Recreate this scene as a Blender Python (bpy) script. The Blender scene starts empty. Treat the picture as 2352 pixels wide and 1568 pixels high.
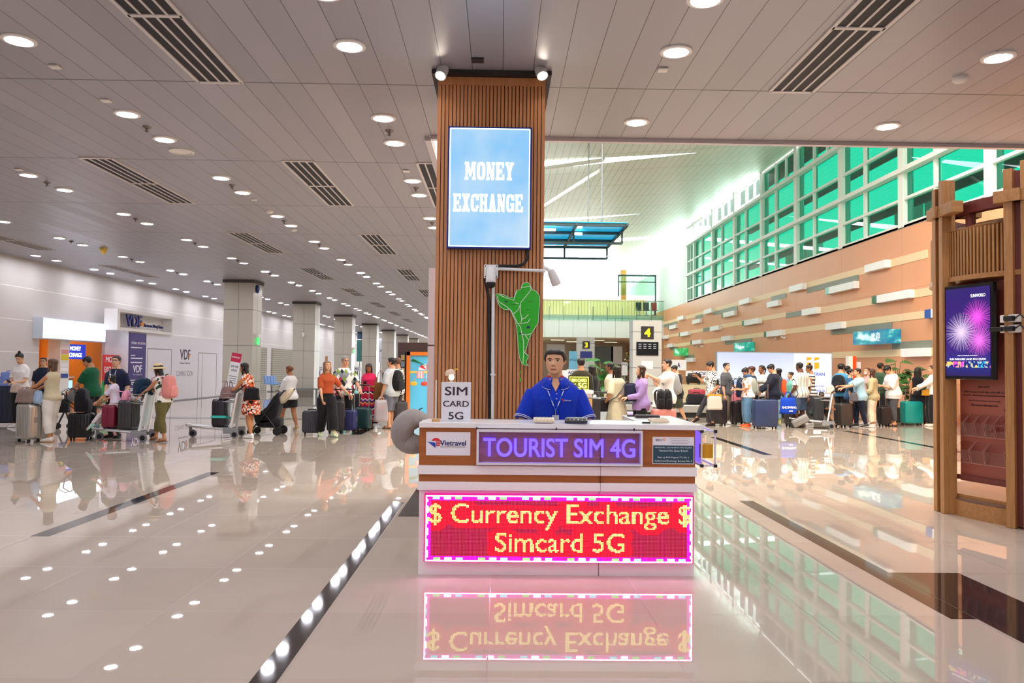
import bpy, math, random
import numpy as np
from mathutils import Vector, Matrix
random.seed(7)
sc = bpy.context.scene
COL = sc.collection
PI = math.pi
R = math.radians

# ------------------------------------------------------------------ camera
F, W, H = 1800.0, 2352, 1568
PITCH, YAW, ROLL, CAMZ = .03314, .01557, -.01111, 1.5
def _rot():
    c, s = math.cos, math.sin
    rr = np.array([[c(ROLL), -s(ROLL), 0], [s(ROLL), c(ROLL), 0], [0, 0, 1]])
    rp = np.array([[1, 0, 0], [0, c(PITCH), -s(PITCH)], [0, s(PITCH), c(PITCH)]])
    ry = np.array([[c(YAW), 0, s(YAW)], [0, 1, 0], [-s(YAW), 0, c(YAW)]])
    return ry @ rp @ rr
CM = _rot()
def _w(v): return Vector((v[0], v[2], -v[1]))
def ray(px, py):
    return _w(CM @ np.array([(px - W/2)/F, (py - H/2)/F, 1.0]))
CAM = Vector((0, 0, CAMZ))
def on_z(px, py, z=0.0):
    d = ray(px, py); return CAM + d*((z - CAMZ)/d.z)
def on_y(px, py, Y):
    d = ray(px, py); return CAM + d*(Y/d.y)
def on_x(px, py, X):
    d = ray(px, py); return CAM + d*(X/d.x)
cam = bpy.data.cameras.new('camera'); cam_o = bpy.data.objects.new('camera', cam)
COL.objects.link(cam_o); sc.camera = cam_o
cam.sensor_width = 36; cam.lens = F/W*36; cam.clip_end = 400; cam.clip_start = .05
r_, u_, b_ = _w(CM @ [1, 0, 0]), _w(CM @ [0, -1, 0]), _w(CM @ [0, 0, -1])
m4 = Matrix((r_, u_, b_)).transposed().to_4x4(); m4.translation = CAM
cam_o.matrix_world = m4

# ------------------------------------------------------------------ materials
def lin(c):
    if isinstance(c, str):
        c = tuple(int(c[i:i+2], 16) for i in (0, 2, 4))
    f = lambda u: (u/255/12.92) if u/255 <= .04045 else ((u/255 + .055)/1.055)**2.4
    return (f(c[0]), f(c[1]), f(c[2]), 1)
MATS = {}
class NT:
    def __init__(s, m): s.m = m; s.nt = m.node_tree; s.n = s.nt.nodes; s.l = s.nt.links
    def node(s, t, **k):
        n = s.n.new(t)
        for a, b in k.items(): setattr(n, a, b)
        return n
    def put(s, sock, v):
        if isinstance(v, bpy.types.NodeSocket): s.l.new(v, sock)
        elif v is not None: sock.default_value = v
    def math(s, op, a, b=None, c=None):
        n = s.node('ShaderNodeMath', operation=op)
        for i, v in enumerate((a, b, c)):
            if v is not None: s.put(n.inputs[i], v)
        return n.outputs[0]
    def mix(s, f, a, b, bt='MIX'):
        n = s.node('ShaderNodeMix', data_type='RGBA', blend_type=bt)
        s.put(n.inputs[0], f); s.put(n.inputs[6], a); s.put(n.inputs[7], b)
        return n.outputs[2]
    def pos(s, kind='Position'):
        if kind == 'Position': o = s.node('ShaderNodeNewGeometry').outputs['Position']
        else: o = s.node('ShaderNodeTexCoord').outputs[kind]
        x = s.node('ShaderNodeSeparateXYZ'); s.l.new(o, x.inputs[0])
        return o, x.outputs[0], x.outputs[1], x.outputs[2]
    def noise(s, vec, scale, detail=3, rough=.5, dist=0):
        n = s.node('ShaderNodeTexNoise'); s.l.new(vec, n.inputs['Vector'])
        n.inputs['Scale'].default_value = scale; n.inputs['Detail'].default_value = detail
        n.inputs['Roughness'].default_value = rough; n.inputs['Distortion'].default_value = dist
        return n.outputs[0]
    def scale(s, vec, v):
        n = s.node('ShaderNodeMapping'); s.l.new(vec, n.inputs[0]); n.inputs[3].default_value = v
        return n.outputs[0]
    def joint(s, x, period, off, width):
        # 1 on the joint line
        a = s.math('SUBTRACT', x, off - width/2)
        a = s.math('DIVIDE', a, period)
        a = s.math('FRACT', a)
        return s.math('LESS_THAN', a, width/period)
    def ramp(s, f, stops, interp='LINEAR'):
        n = s.node('ShaderNodeValToRGB'); s.put(n.inputs[0], f)
        e = n.color_ramp.elements; n.color_ramp.interpolation = interp
        while len(e) < len(stops): e.new(.5)
        for i, (p, c) in enumerate(stops):
            e[i].position = p; e[i].color = c
        return n.outputs[0]
    def bump(s, h, strength=.3, dist=.01):
        n = s.node('ShaderNodeBump'); s.put(n.inputs['Height'], h)
        n.inputs['Strength'].default_value = strength; n.inputs['Distance'].default_value = dist
        return n.outputs[0]
def newmat(name):
    m = bpy.data.materials.new(name); m.use_nodes = True
    b = m.node_tree.nodes['Principled BSDF']
    return m, b, NT(m)
def mat(name, c, rough=.5, metal=0, emit=None, es=1, spec=.5, trans=0, alpha=1, coat=0, noise=0, bump=0, bscale=60):
    if name in MATS: return MATS[name]
    m, b, t = newmat(name); col = lin(c)
    b.inputs['Base Color'].default_value = col
    b.inputs['Roughness'].default_value = rough; b.inputs['Metallic'].default_value = metal
    b.inputs['Specular IOR Level'].default_value = spec
    b.inputs['Transmission Weight'].default_value = trans; b.inputs['Alpha'].default_value = alpha
    b.inputs['Coat Weight'].default_value = coat
    if emit is not None:
        b.inputs['Emission Color'].default_value = lin(emit); b.inputs['Emission Strength'].default_value = es
    if noise or bump:
        v = t.pos('Object')[0]
        n = t.noise(v, bscale, 3)
        if noise:
            d = tuple(max(0, x*(1 - noise)) for x in col[:3]) + (1,)
            l = tuple(min(1, x*(1 + noise)) for x in col[:3]) + (1,)
            t.put(b.inputs['Base Color'], t.mix(n, d, l))
        if bump: t.put(b.inputs['Normal'], t.bump(n, bump, .01))
    MATS[name] = m
    return m
def fabric(c, name=None):
    key = name or 'fabric_' + (c if isinstance(c, str) else '%02x%02x%02x' % tuple(c))
    if key in MATS: return MATS[key]
    m, b, t = newmat(key); col = lin(c)
    v = t.pos('Object')[0]
    n = t.noise(v, 9, 4, .55, .4)
    d = tuple(x*.82 for x in col[:3]) + (1,); l = tuple(min(1, x*1.12) for x in col[:3]) + (1,)
    t.put(b.inputs['Base Color'], t.mix(n, d, l))
    b.inputs['Roughness'].default_value = .85; b.inputs['Specular IOR Level'].default_value = .2
    b.inputs['Sheen Weight'].default_value = .15
    t.put(b.inputs['Normal'], t.bump(t.noise(t.scale(v, (1, 1, .45)), 16, 3, .5, 1.0), .45, .03))
    MATS[key] = m
    return m
def emitter(name, c, s):
    if name in MATS: return MATS[name]
    m, b, t = newmat(name)
    b.inputs['Base Color'].default_value = lin(c); b.inputs['Roughness'].default_value = .5
    b.inputs['Emission Color'].default_value = lin(c); b.inputs['Emission Strength'].default_value = s
    MATS[name] = m
    return m
def glass(name, c, alpha_like=.85, rough=.02):
    # thin clear sheet: tinted see-through plus a mirror reflection
    if name in MATS: return MATS[name]
    m = bpy.data.materials.new(name); m.use_nodes = True; t = NT(m)
    out = t.n['Material Output']; t.n.remove(t.n['Principled BSDF'])
    tr = t.node('ShaderNodeBsdfTransparent'); tr.inputs[0].default_value = lin(c)
    gl = t.node('ShaderNodeBsdfGlossy'); gl.inputs['Roughness'].default_value = rough
    lw = t.node('ShaderNodeLayerWeight'); lw.inputs[0].default_value = .5
    fr = t.math('ADD', t.math('MULTIPLY', t.math('POWER', lw.outputs['Facing'], 5), .9), .05)
    mx = t.node('ShaderNodeMixShader'); t.l.new(fr, mx.inputs[0])
    t.l.new(tr.outputs[0], mx.inputs[1]); t.l.new(gl.outputs[0], mx.inputs[2]); t.l.new(mx.outputs[0], out.inputs[0])
    MATS[name] = m
    return m

# ------------------------------------------------------------------ mesh builder
class MB:
    def __init__(s): s.v, s.f, s.m = [], [], []
    def add(s, vs, fs, mi=0, M=None):
        o = len(s.v)
        s.v += [(M @ Vector(p) if M is not None else Vector(p)) for p in vs]
        s.f += [tuple(i + o for i in f) for f in fs]
        s.m += [mi]*len(fs) if isinstance(mi, int) else list(mi)
        return s
    def box(s, c, d, mi=0, M=None, bev=0):
        x, y, z = d[0]/2, d[1]/2, d[2]/2
        if bev <= 0:
            vs = [(c[0]+a*x, c[1]+b*y, c[2]+e*z) for a in (-1, 1) for b in (-1, 1) for e in (-1, 1)]
            fs = [(0, 1, 3, 2), (4, 6, 7, 5), (0, 4, 5, 1), (2, 3, 7, 6), (0, 2, 6, 4), (1, 5, 7, 3)]
            return s.add(vs, fs, mi, M)
        # bevelled box: three rounded-rect rings stacked (rounded in plan, chamfer top and bottom)
        bev = min(bev, x*.98, y*.98, z*.98)
        rings = []
        for zz, ins in ((-z, bev), (-z+bev*.3, bev*.3), (-z+bev, 0), (z-bev, 0), (z-bev*.3, bev*.3), (z, bev)):
            rings.append([(c[0]+p[0], c[1]+p[1], c[2]+zz) for p in rrect(x-ins, y-ins, max(bev-ins*.5, .0005))])
        return s.loft(rings, mi, M)
    def b2(s, p, q, mi=0, M=None, bev=0):
        return s.box([(a+b)/2 for a, b in zip(p, q)], [abs(b-a) for a, b in zip(p, q)], mi, M, bev)
    def loft(s, rings, mi=0, M=None, caps=True, closed=True):
        n = len(rings[0]); vs = [p for r in rings for p in r]; fs = []
        for i in range(len(rings)-1):
            for j in range(n if closed else n-1):
                k = (j+1) % n
                fs.append((i*n+j, i*n+k, (i+1)*n+k, (i+1)*n+j))
        if caps:
            fs.append(tuple(range(n))[::-1]); fs.append(tuple((len(rings)-1)*n + j for j in range(n)))
        return s.add(vs, fs, mi, M)
    def tube(s, pts, r, n=8, mi=0, M=None, caps=True, flat=1):
        pts = [Vector(p) for p in pts]
        if not hasattr(r, '__len__'): r = [r]*len(pts)
        rings = []; prev = None
        for i, p in enumerate(pts):
            t = (pts[min(i+1, len(pts)-1)] - pts[max(i-1, 0)])
            t = t.normalized() if t.length > 1e-9 else Vector((0, 0, 1))
            if prev is None:
                a = Vector((0, 0, 1)) if abs(t.z) < .9 else Vector((0, 1, 0))
                u = t.cross(a).normalized()
            else:
                u = (prev - t*prev.dot(t)); u = u.normalized() if u.length > 1e-6 else prev
            prev = u; w = t.cross(u)
            rings.append([p + u*math.cos(2*PI*j/n)*r[i] + w*math.sin(2*PI*j/n)*r[i]*flat for j in range(n)])
        return s.loft(rings, mi, M, caps)
    def lathe(s, prof, n=24, mi=0, M=None, caps=True):
        return s.loft([[(r*math.cos(2*PI*j/n), r*math.sin(2*PI*j/n), z) for j in range(n)] for r, z in prof], mi, M, caps)
    def ball(s, c, r, n=12, mi=0, M=None):
        if not hasattr(r, '__len__'): r = (r, r, r)
        rings = []
        for i in range(1, n):
            a = PI*i/n
            rings.append([(c[0]+r[0]*math.sin(a)*math.cos(2*PI*j/(2*n)), c[1]+r[1]*math.sin(a)*math.sin(2*PI*j/(2*n)), c[2]-r[2]*math.cos(a)) for j in range(2*n)])
        return s.loft(rings, mi, M)
    def prism(s, poly, z0, z1, mi=0, M=None):
        n = len(poly)
        return s.loft([[(x, y, z0) for x, y in poly], [(x, y, z1) for x, y in poly]], mi, M)
    def quad(s, a, b, c, d, mi=0): return s.add([a, b, c, d], [(0, 1, 2, 3)], mi)
    def mesh(s, name, mats, smooth=None):
        me = bpy.data.meshes.new(name)
        me.from_pydata([tuple(p) for p in s.v], [], s.f)
        for m in (mats if isinstance(mats, (list, tuple)) else [mats]): me.materials.append(m)
        me.polygons.foreach_set('material_index', s.m)
        if smooth is not None:
            me.polygons.foreach_set('use_smooth', [True]*len(s.f))
            if smooth < 180:
                me.set_sharp_from_angle(angle=R(smooth))
        me.validate(); me.update()
        return me
    def build(s, name, mats, parent=None, smooth=None, loc=None):
        o = bpy.data.objects.new(name, s.mesh(name, mats, smooth)); COL.objects.link(o)
        if parent is not None: o.parent = parent
        if loc is not None: o.location = loc
        return o
def rrect(x, y, r, n=4):
    r = min(r, x*.999, y*.999); pts = []
    for cx, cy, a0 in ((x-r, y-r, 0), (-x+r, y-r, 90), (-x+r, -y+r, 180), (x-r, -y+r, 270)):
        for i in range(n+1):
            a = R(a0 + 90*i/n); pts.append((cx + r*math.cos(a), cy + r*math.sin(a)))
    return pts
def tag(o, label=None, cat=None, group=None, kind=None):
    if label: o['label'] = label
    if cat: o['category'] = cat
    if group: o['group'] = group
    if kind: o['kind'] = kind
    return o
def thing(name, loc, label, cat, group=None, rz=0):
    o = bpy.data.objects.new(name, None); COL.objects.link(o); o.location = loc; o.rotation_euler = (0, 0, rz)
    o.empty_display_size = .1
    return tag(o, label, cat, group)
def struct(name, mb, mats, smooth=None, parent=None):
    o = mb.build(name, mats, parent, smooth)
    if parent is None: o['kind'] = 'structure'
    return o
def dup(o, loc=None, rz=None, label=None, parent=None):
    c = o.copy(); COL.objects.link(c)
    if parent is not None: c.parent = parent
    for ch in list(o.children): dup(ch, parent=c)
    if loc is not None: c.location = loc
    if rz is not None: c.rotation_euler = (0, 0, rz)
    if label: c['label'] = label
    return c
def TM(loc=(0, 0, 0), rx=0, ry=0, rz=0, s=1):
    return Matrix.Translation(Vector(loc)) @ Matrix.Rotation(rz, 4, 'Z') @ Matrix.Rotation(ry, 4, 'Y') @ Matrix.Rotation(rx, 4, 'X') @ Matrix.Scale(s, 4)

# ------------------------------------------------------------------ lettering (built-in font turned into mesh)
def text_mesh(txt, size=1, bold=0.0, align='CENTER', ext=.002, spacing=1, width=None, height=None, shear=0):
    """returns verts, faces of flat-front extruded text lying in XY; baseline at 0; scaled to width or cap height"""
    cu = bpy.data.curves.new('lettering', 'FONT'); cu.body = txt; cu.size = 1; cu.align_x = align
    cu.extrude = 0; cu.offset = 0; cu.space_character = spacing; cu.resolution_u = 5; cu.shear = shear
    o = bpy.data.objects.new('lettering', cu); COL.objects.link(o)
    dg = bpy.context.evaluated_depsgraph_get(); dg.update()
    ev = o.evaluated_get(dg); me = bpy.data.meshes.new_from_object(ev)
    vs = [v.co.copy() for v in me.vertices]; fs = [tuple(p.vertices) for p in me.polygons]
    bpy.data.objects.remove(o); bpy.data.curves.remove(cu); bpy.data.meshes.remove(me)
    if not vs: return [], []
    if bold > 0:      # heavier strokes: overlaid shifted copies of each letter
        n = len(vs); V0, F0 = vs, fs; vs, fs = [], []
        for i, (a, b) in enumerate(((0, 0), (1, .5), (-1, .5), (1, -.5), (-1, -.5))):
            vs += [v + Vector((a*bold*1.15, b*bold*1.15, -i*.0015)) for v in V0]; fs += [tuple(q + i*n for q in f) for f in F0]
    x0, x1 = min(v.x for v in vs), max(v.x for v in vs); y0, y1 = min(v.y for v in vs), max(v.y for v in vs)
    sx = sy = size
    if width and height: sx, sy = width/(x1-x0), height/(y1-y0)
    elif width: sx = sy = width/(x1-x0)
    elif height: sx = sy = height/(y1-y0)
    cx, cy = ((x0+x1)/2, (y0+y1)/2) if align == 'CENTER' else (x0, (y0+y1)/2)
    vs = [Vector(((v.x-cx)*sx, (v.y-cy)*sy, max(-.0008, v.z*.1))) for v in vs]
    return vs, fs
def put_text(mb, txt, center, M=None, mi=0, ext=.002, **k):
    """M maps text plane (x right, y up, z toward the reader) to the object; center in text plane"""
    vs, fs = text_mesh(txt, **k)
    n = len(vs)
    if not n: return
    vv = [v + Vector((center[0], center[1], ext)) for v in vs] + [v + Vector((center[0], center[1], 0)) for v in vs]
    # front faces + rim
    edges = {}
    for f in fs:
        for i in range(len(f)):
            a, b = f[i], f[(i+1) % len(f)]
            if (b, a) in edges: del edges[(b, a)]
            else: edges[(a, b)] = 1
    ff = list(fs) + [(b, a, a+n, b+n) for a, b in edges]
    mb.add(vv, ff, mi, M)
def face_M(loc, dirn='front', rz=None):
    """text plane -> world. front: reader is at -Y (camera side); rz rotates about Z"""
    base = Matrix.Rotation(R(90), 4, 'X')
    return Matrix.Translation(Vector(loc)) @ Matrix.Rotation(rz or 0, 4, 'Z') @ base
ORD = ['first', 'second', 'third', 'fourth', 'fifth', 'sixth', 'seventh', 'eighth', 'ninth', 'tenth', 'eleventh', 'twelfth', 'thirteenth', 'fourteenth']
# ================================================================== SETTING
HC = 4.5                       # low ceiling
XL, XR = -13.8, 13.0           # side walls
XB, YB = -.95, 10.15           # edge of the low ceiling where the tall hall begins
YF = 62.0                      # far balcony front of the tall hall
YE = 104.0                     # end of the low hall
def m_floor():
    m, b, t = newmat('polished_floor_tiles')
    v, x, y, z = t.pos()
    jx = t.joint(x, .985, -.045, .006); jy = t.joint(y, 1.028, 3.81, .006)
    j = t.math('MAXIMUM', jx, jy)
    cell = t.node('ShaderNodeCombineXYZ')
    t.put(cell.inputs[0], t.math('FLOOR', t.math('DIVIDE', t.math('ADD', x, .045), .985)))
    t.put(cell.inputs[1], t.math('FLOOR', t.math('DIVIDE', t.math('SUBTRACT', y, 3.81), 1.028)))
    wn = t.node('ShaderNodeTexWhiteNoise'); t.l.new(cell.outputs[0], wn.inputs[0])
    c = t.mix(wn.outputs[0], lin('bbac9c'), lin('c4b6a6'))
    cloud = t.noise(v, 2.2, 5, .6)
    c = t.mix(t.math('MULTIPLY', cloud, .35), c, lin('ae9f92'))
    c = t.mix(t.math('MULTIPLY', j, .75), c, lin('7c6c60'))
    t.put(b.inputs['Base Color'], c)
    t.put(b.inputs['Roughness'], t.math('ADD', t.math('MULTIPLY', j, .3), t.math('ADD', t.math('MULTIPLY', t.noise(v, 14, 3), .012), .006)))
    b.inputs['IOR'].default_value = 1.5; 
    wv = t.noise(v, 1.4, 1, .3)
    t.put(b.inputs['Normal'], t.bump(wv, .006, .04))
    return m
def m_granite():
    m, b, t = newmat('black_polished_granite')
    v = t.pos()[0]
    c = t.mix(t.math('GREATER_THAN', t.noise(v, 130, 2), .66), lin('2b2524'), lin('4a4140'))
    t.put(b.inputs['Base Color'], c); b.inputs['Roughness'].default_value = .05
    return m
def m_ceiling():
    m, b, t = newmat('aluminium_ceiling_planks')
    v, x, y, z = t.pos()
    jx = t.joint(x, .307, 0, .008); jy = t.joint(y, 3.226, 8.29, .025)
    j = t.math('MAXIMUM', jx, jy)
    cell = t.node('ShaderNodeCombineXYZ')
    t.put(cell.inputs[0], t.math('FLOOR', t.math('DIVIDE', x, .307)))
    t.put(cell.inputs[1], t.math('FLOOR', t.math('DIVIDE', t.math('SUBTRACT', y, 8.29), 3.226)))
    wn = t.node('ShaderNodeTexWhiteNoise'); t.l.new(cell.outputs[0], wn.inputs[0])
    c = t.mix(wn.outputs[0], lin('a4a2a9'), lin('b1afb6'))
    c = t.mix(t.math('MULTIPLY', j, .8), c, lin('4a4342'))
    t.put(b.inputs['Base Color'], c)
    b.inputs['Metallic'].default_value = .2
    t.put(b.inputs['Roughness'], t.math('ADD', t.math('MULTIPLY', wn.outputs[0], .1), .34))
    sep = t.node('ShaderNodeSeparateColor'); t.l.new(wn.outputs[1], sep.inputs[0])
    tilt = t.math('MULTIPLY', t.math('SUBTRACT', sep.outputs[1], .5), .02)
    fx = t.math('MULTIPLY', x, tilt)
    t.put(b.inputs['Normal'], t.bump(t.math('SUBTRACT', fx, t.math('MULTIPLY', j, .01)), .6, 1.0))
    return m
def m_lines(name, base, line, axis, period, off, width, rough=.6, axis2=None, period2=1, off2=0, width2=.01, vary=0, metal=0):
    m, b, t = newmat(name)
    p = t.pos(); j = t.joint(p[1+axis], period, off, width)
    if axis2 is not None: j = t.math('MAXIMUM', j, t.joint(p[1+axis2], period2, off2, width2))
    c0 = lin(base)
    n = t.noise(p[0], 1.3, 3)
    c = t.mix(n, tuple(q*(1-vary) for q in c0[:3])+(1,), tuple(min(1, q*(1+vary)) for q in c0[:3])+(1,))
    t.put(b.inputs['Base Color'], t.mix(j, c, lin(line)))
    b.inputs['Roughness'].default_value = rough; b.inputs['Metallic'].default_value = metal
    return m
def m_wood(name, a, b_, axis=2, rough=.4, sc_=1.0, kind='Object'):
    if name in MATS: return MATS[name]
    m, b, t = newmat(name); v = t.pos(kind)[0]
    s = [16*sc_]*3; s[axis] = 1.1*sc_
    n = t.noise(t.scale(v, tuple(s)), 2.0, 6, .65, .8)
    n2 = t.noise(t.scale(v, tuple(q*4 for q in s)), 3.0, 3)
    f = t.math('ADD', t.math('MULTIPLY', n, .75), t.math('MULTIPLY', n2, .25))
    t.put(b.inputs['Base Color'], t.ramp(f, [(.32, lin(b_)), (.62, lin(a))]))
    b.inputs['Roughness'].default_value = rough
    MATS[name] = m
    return m
WHITE = mat('white_paint', 'e9e6e2', .45)
WHITEGLOSS = mat('white_laminate', 'f8f4f4', .2, spec=.5)
BLACK = mat('black_plastic', '141316', .35)
DARKGREY = mat('dark_grey_plastic', '2e2d31', .4)
CHROME = mat('brushed_metal', 'c2c3c6', .25, metal=1)
STEEL = mat('steel_grey', '8d9094', .35, metal=.8)
RUBBER = mat('black_rubber', '1b1b1c', .7)
GREYP = mat('grey_plastic', '8b8c90', .45)

# ---- floor
mb = MB(); mb.quad((-16, -14, 0), (16, -14, 0), (16, YE, 0), (-16, YE, 0)); struct('floor', mb, m_floor())
GR = m_granite()
def strip(x0, x1, y0, y1, n):
    mb = MB(); mb.b2((x0, y0, -.02), (x1, y1, .0015)); struct('trim_%d' % n, mb, GR)
strip(-1.165, -1.037, 1.5, 8.72, 1); strip(-1.0, -.1, 7.9, 10.3, 2)
strip(2.765, 2.925, 4.78, 9.0, 3); strip(2.93, 3.45, 1.5, 5.86, 4)
strip(-4.03, -3.87, 6.88, 11.0, 5); strip(4.7, 4.86, 13.9, 17.4, 6)
strip(8.62, 8.78, 13.2, 19.6, 7); strip(8.5, 9.6, 11.6, 13.2, 8)
strip(-3.25, -3.0, 17.2, 20.4, 9); strip(-13.0, -5.0, 21.6, 22.3, 10); strip(1.2, 2.0, 10.4, 11.2, 11)

# ---- low ceiling (two plates around the tall hall) and its light edge trim
CEIL = m_ceiling()
mb = MB()
mb.b2((-16, -14, HC), (16, YB, HC+.12)); mb.b2((-16, YB, HC), (XB, YE, HC+.12))
struct('ceiling', mb, CEIL)
TRIM = mat('pale_metal_trim', 'cfc6cb', .35, metal=.3)
mb = MB(); mb.b2((XB+.02, YB-.06, HC-.05), (16, YB+.02, HC-.001)); struct('trim_12', mb, TRIM)
mb = MB(); mb.b2((XB-.06, YB+.02, HC-.05), (XB+.02, YE, HC-.001)); struct('trim_13', mb, TRIM)
FASC = mat('pale_fascia_paint', 'dfe3dc', .6)
mb = MB(); mb.b2((XB-.12, YB+.12, HC+.12), (XB, YE, 11)); struct('wall_fascia_side', mb, FASC)
mb = MB(); mb.b2((XB, YB, HC+.12), (XR, YB+.12, 12)); struct('wall_fascia_front', mb, FASC)

# ---- left wall with money exchange niche
LW = m_lines('white_panel_wall', 'cdc8c4', 'f7f4ef', 2, .93, 1.79, .018, .45, vary=.03)
ny0, ny1, nz = on_x(90, 800, XL).y, on_x(247, 800, XL).y, 2.2
mb = MB()
mb.b2((XL-.2, -14, 0), (XL, ny0, HC)); mb.b2((XL-.2, ny1, 0), (XL, YE, HC)); mb.b2((XL-.2, ny0, nz), (XL, ny1, HC))
struct('wall_left', mb, LW)
NW = m_lines('niche_timber_slats', 'd8862c', '8f4c12', 1, .11, 0, .02, .5, vary=.1)
mb = MB()
mb.b2((XL-2.4, ny0-1, 0), (XL-2.3, ny1+1, 2.6)); mb.b2((XL-2.4, ny0-.1, 0), (XL-.2, ny0, 2.6)); mb.b2((XL-2.4, ny1, 0), (XL-.2, ny1+.1, 2.6))
struct('wall_niche', mb, NW)
mb = MB(); mb.b2((XL-2.4, ny0-.1, 2.6), (XL-.2, ny1+.1, 2.65)); struct('ceiling_niche', mb, WHITE)
for i, u in enumerate((.2, .5, .8)):
    t = thing('downlight', (XL-1.5, ny0+(ny1-ny0)*u, 2.6), 'small warm downlight inside the left money exchange booth, %s' % ORD[i], 'ceiling light'); MB().box((0, 0, -.012), (.22, .22, .024)).build('housing', WHITE, t); MB().box((0, 0, -.026), (.18, .18, .006)).build('diffuser', emitter('booth_lamp_glow', 'ffdca0', 90), t)
mb = MB(); mb.b2((-20, YE, 0), (XB, YE+.2, 6)); struct('wall_back', mb, WHITE)
mb = MB(); mb.b2((-17, -14.2, 0), (17, -14, HC)); struct('wall_behind', mb, WHITE)
mb = MB(); mb.b2((16, -14, 0), (16.2, YB, HC)); struct('wall_right_near', mb, WHITE)

# ---- right wall of the tall hall
ZS = 6.16
OR = m_lines('terracotta_wall_panels', 'e29e72', 'bd8056', 2, 1.0, .15, .012, .42, 1, 4.5, 25.1, .015, vary=.05)
mb = MB(); mb.b2((XR, YB, 0), (XR+.3, 82, ZS)); struct('wall_right', mb, OR)
mb = MB(); mb.b2((XR, YB, ZS), (XR+.35, 54, ZS+.05)); mb.b2((XR-.02, YB, ZS-.02), (XR+.1, 54, ZS+.06)); struct('trim_14', mb, WHITE)
PALEW = mat('pale_green_wall_paint', 'dfe8df', .6)
mb = MB(); mb.b2((XR, 54.2, ZS), (XR+.3, 110, 9.6)); struct('wall_right_far', mb, PALEW)
# window bays
WF = mat('pale_window_frame', 'eef0ea', .45)
PANE = glass('green_tinted_pane', '004a36', rough=.01)
PANE2 = glass('clear_pane', 'd8f0e8', rough=.01)
posts = [16.0 + 4.54*i for i in range(9)]          # 16.0 .. 52.3
def roof_z(x): return 10.3 + .077*(x - XB)*1.0
ZT = roof_z(XR)
rails = [ZS+.05, 7.08, 7.99, 8.95, 10.09]
def bay(y0, y1, n):
    fr = MB()
    fr.b2((XR-.05, y1-.16, ZS), (XR+.3, y1+.16, ZT))                      # main mullion
    for i, z in enumerate(rails):
        hv = .075 if i in (0, 2, 4) else .045
        dx = .16 if i in (2, 4) else .0
        fr.b2((XR-.02-dx, y0, z-hv), (XR+.16, y1, z+hv))
    ym = y1 - (y1-y0)*.42
    fr.b2((XR+.0, ym-.06, ZS), (XR+.16, ym+.06, ZT)); fr.b2((XR+.02, y0, ZT-.12), (XR+.16, y1, ZT))
    fr.b2((XR+.0, (y0+ym)/2-.04, 10.09), (XR+.14, (y0+ym)/2+.04, ZT))
    o = struct('window_%d' % n, fr, WF)
    g = MB(); g.quad((XR+.1, y0, ZS), (XR+.1, y1, ZS), (XR+.1, y1, 10.09), (XR+.1, y0, 10.09)); g.build('pane', PANE, o)
    g = MB(); g.quad((XR+.1, y0, 10.09), (XR+.1, y1, 10.09), (XR+.1, y1, ZT), (XR+.1, y0, ZT)); g.build('clerestory_pane', PANE if y1 < 42 else PANE2, o)
bay(YB, posts[0], 1)
for i in range(8): bay(posts[i], posts[i+1], i+2)
bay(posts[8], 54.2, 10)
mb = MB(); y = 54.2; k = 11
fr = MB()
while y < 84:
    fr.b2((XR-.02, y-.12, 9.6), (XR+.2, y+.12, ZT)); fr.b2((XR+.05, y+1.4, 9.6), (XR+.15, y+1.5, ZT)); fr.b2((XR+.05, y+2.9, 9.6), (XR+.15, y+3.0, ZT)); y += 4.5
fr.b2((XR, 54.2, 9.6), (XR+.2, 84, 9.7))
o = struct('window_11', fr, WF); g = MB(); g.quad((XR+.1, 54.2, 9.6), (XR+.1, 84, 9.6), (XR+.1, 84, ZT), (XR+.1, 54.2, ZT)); g.build('pane', PANE2, o)

# ---- outside, seen through the green panes: soffit, columns, a pale building
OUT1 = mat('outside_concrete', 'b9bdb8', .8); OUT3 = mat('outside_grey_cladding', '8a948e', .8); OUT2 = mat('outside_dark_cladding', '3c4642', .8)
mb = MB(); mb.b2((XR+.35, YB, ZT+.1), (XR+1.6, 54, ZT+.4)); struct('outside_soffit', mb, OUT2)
rng = random.Random(3); y = 8
while y < 70:
    wd = rng.uniform(.5, 2.2); mb = MB(); hgt = rng.choice([7, 9, 10.5])
    mb.b2((XR+9, y, 0), (XR+9.6, y+wd, hgt)); struct('outside_building', mb, rng.choice([OUT1, OUT3, OUT1])); y += wd + rng.uniform(.3, 2.4)
mb = MB(); mb.b2((XR+16, 0, 0), (XR+17, 90, 8.5)); struct('outside_building', mb, OUT1)
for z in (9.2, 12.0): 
    mb = MB(); mb.b2((XR+6, 8, z), (XR+6.3, 60, z+.35)); struct('outside_beam', mb, OUT2)

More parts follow.
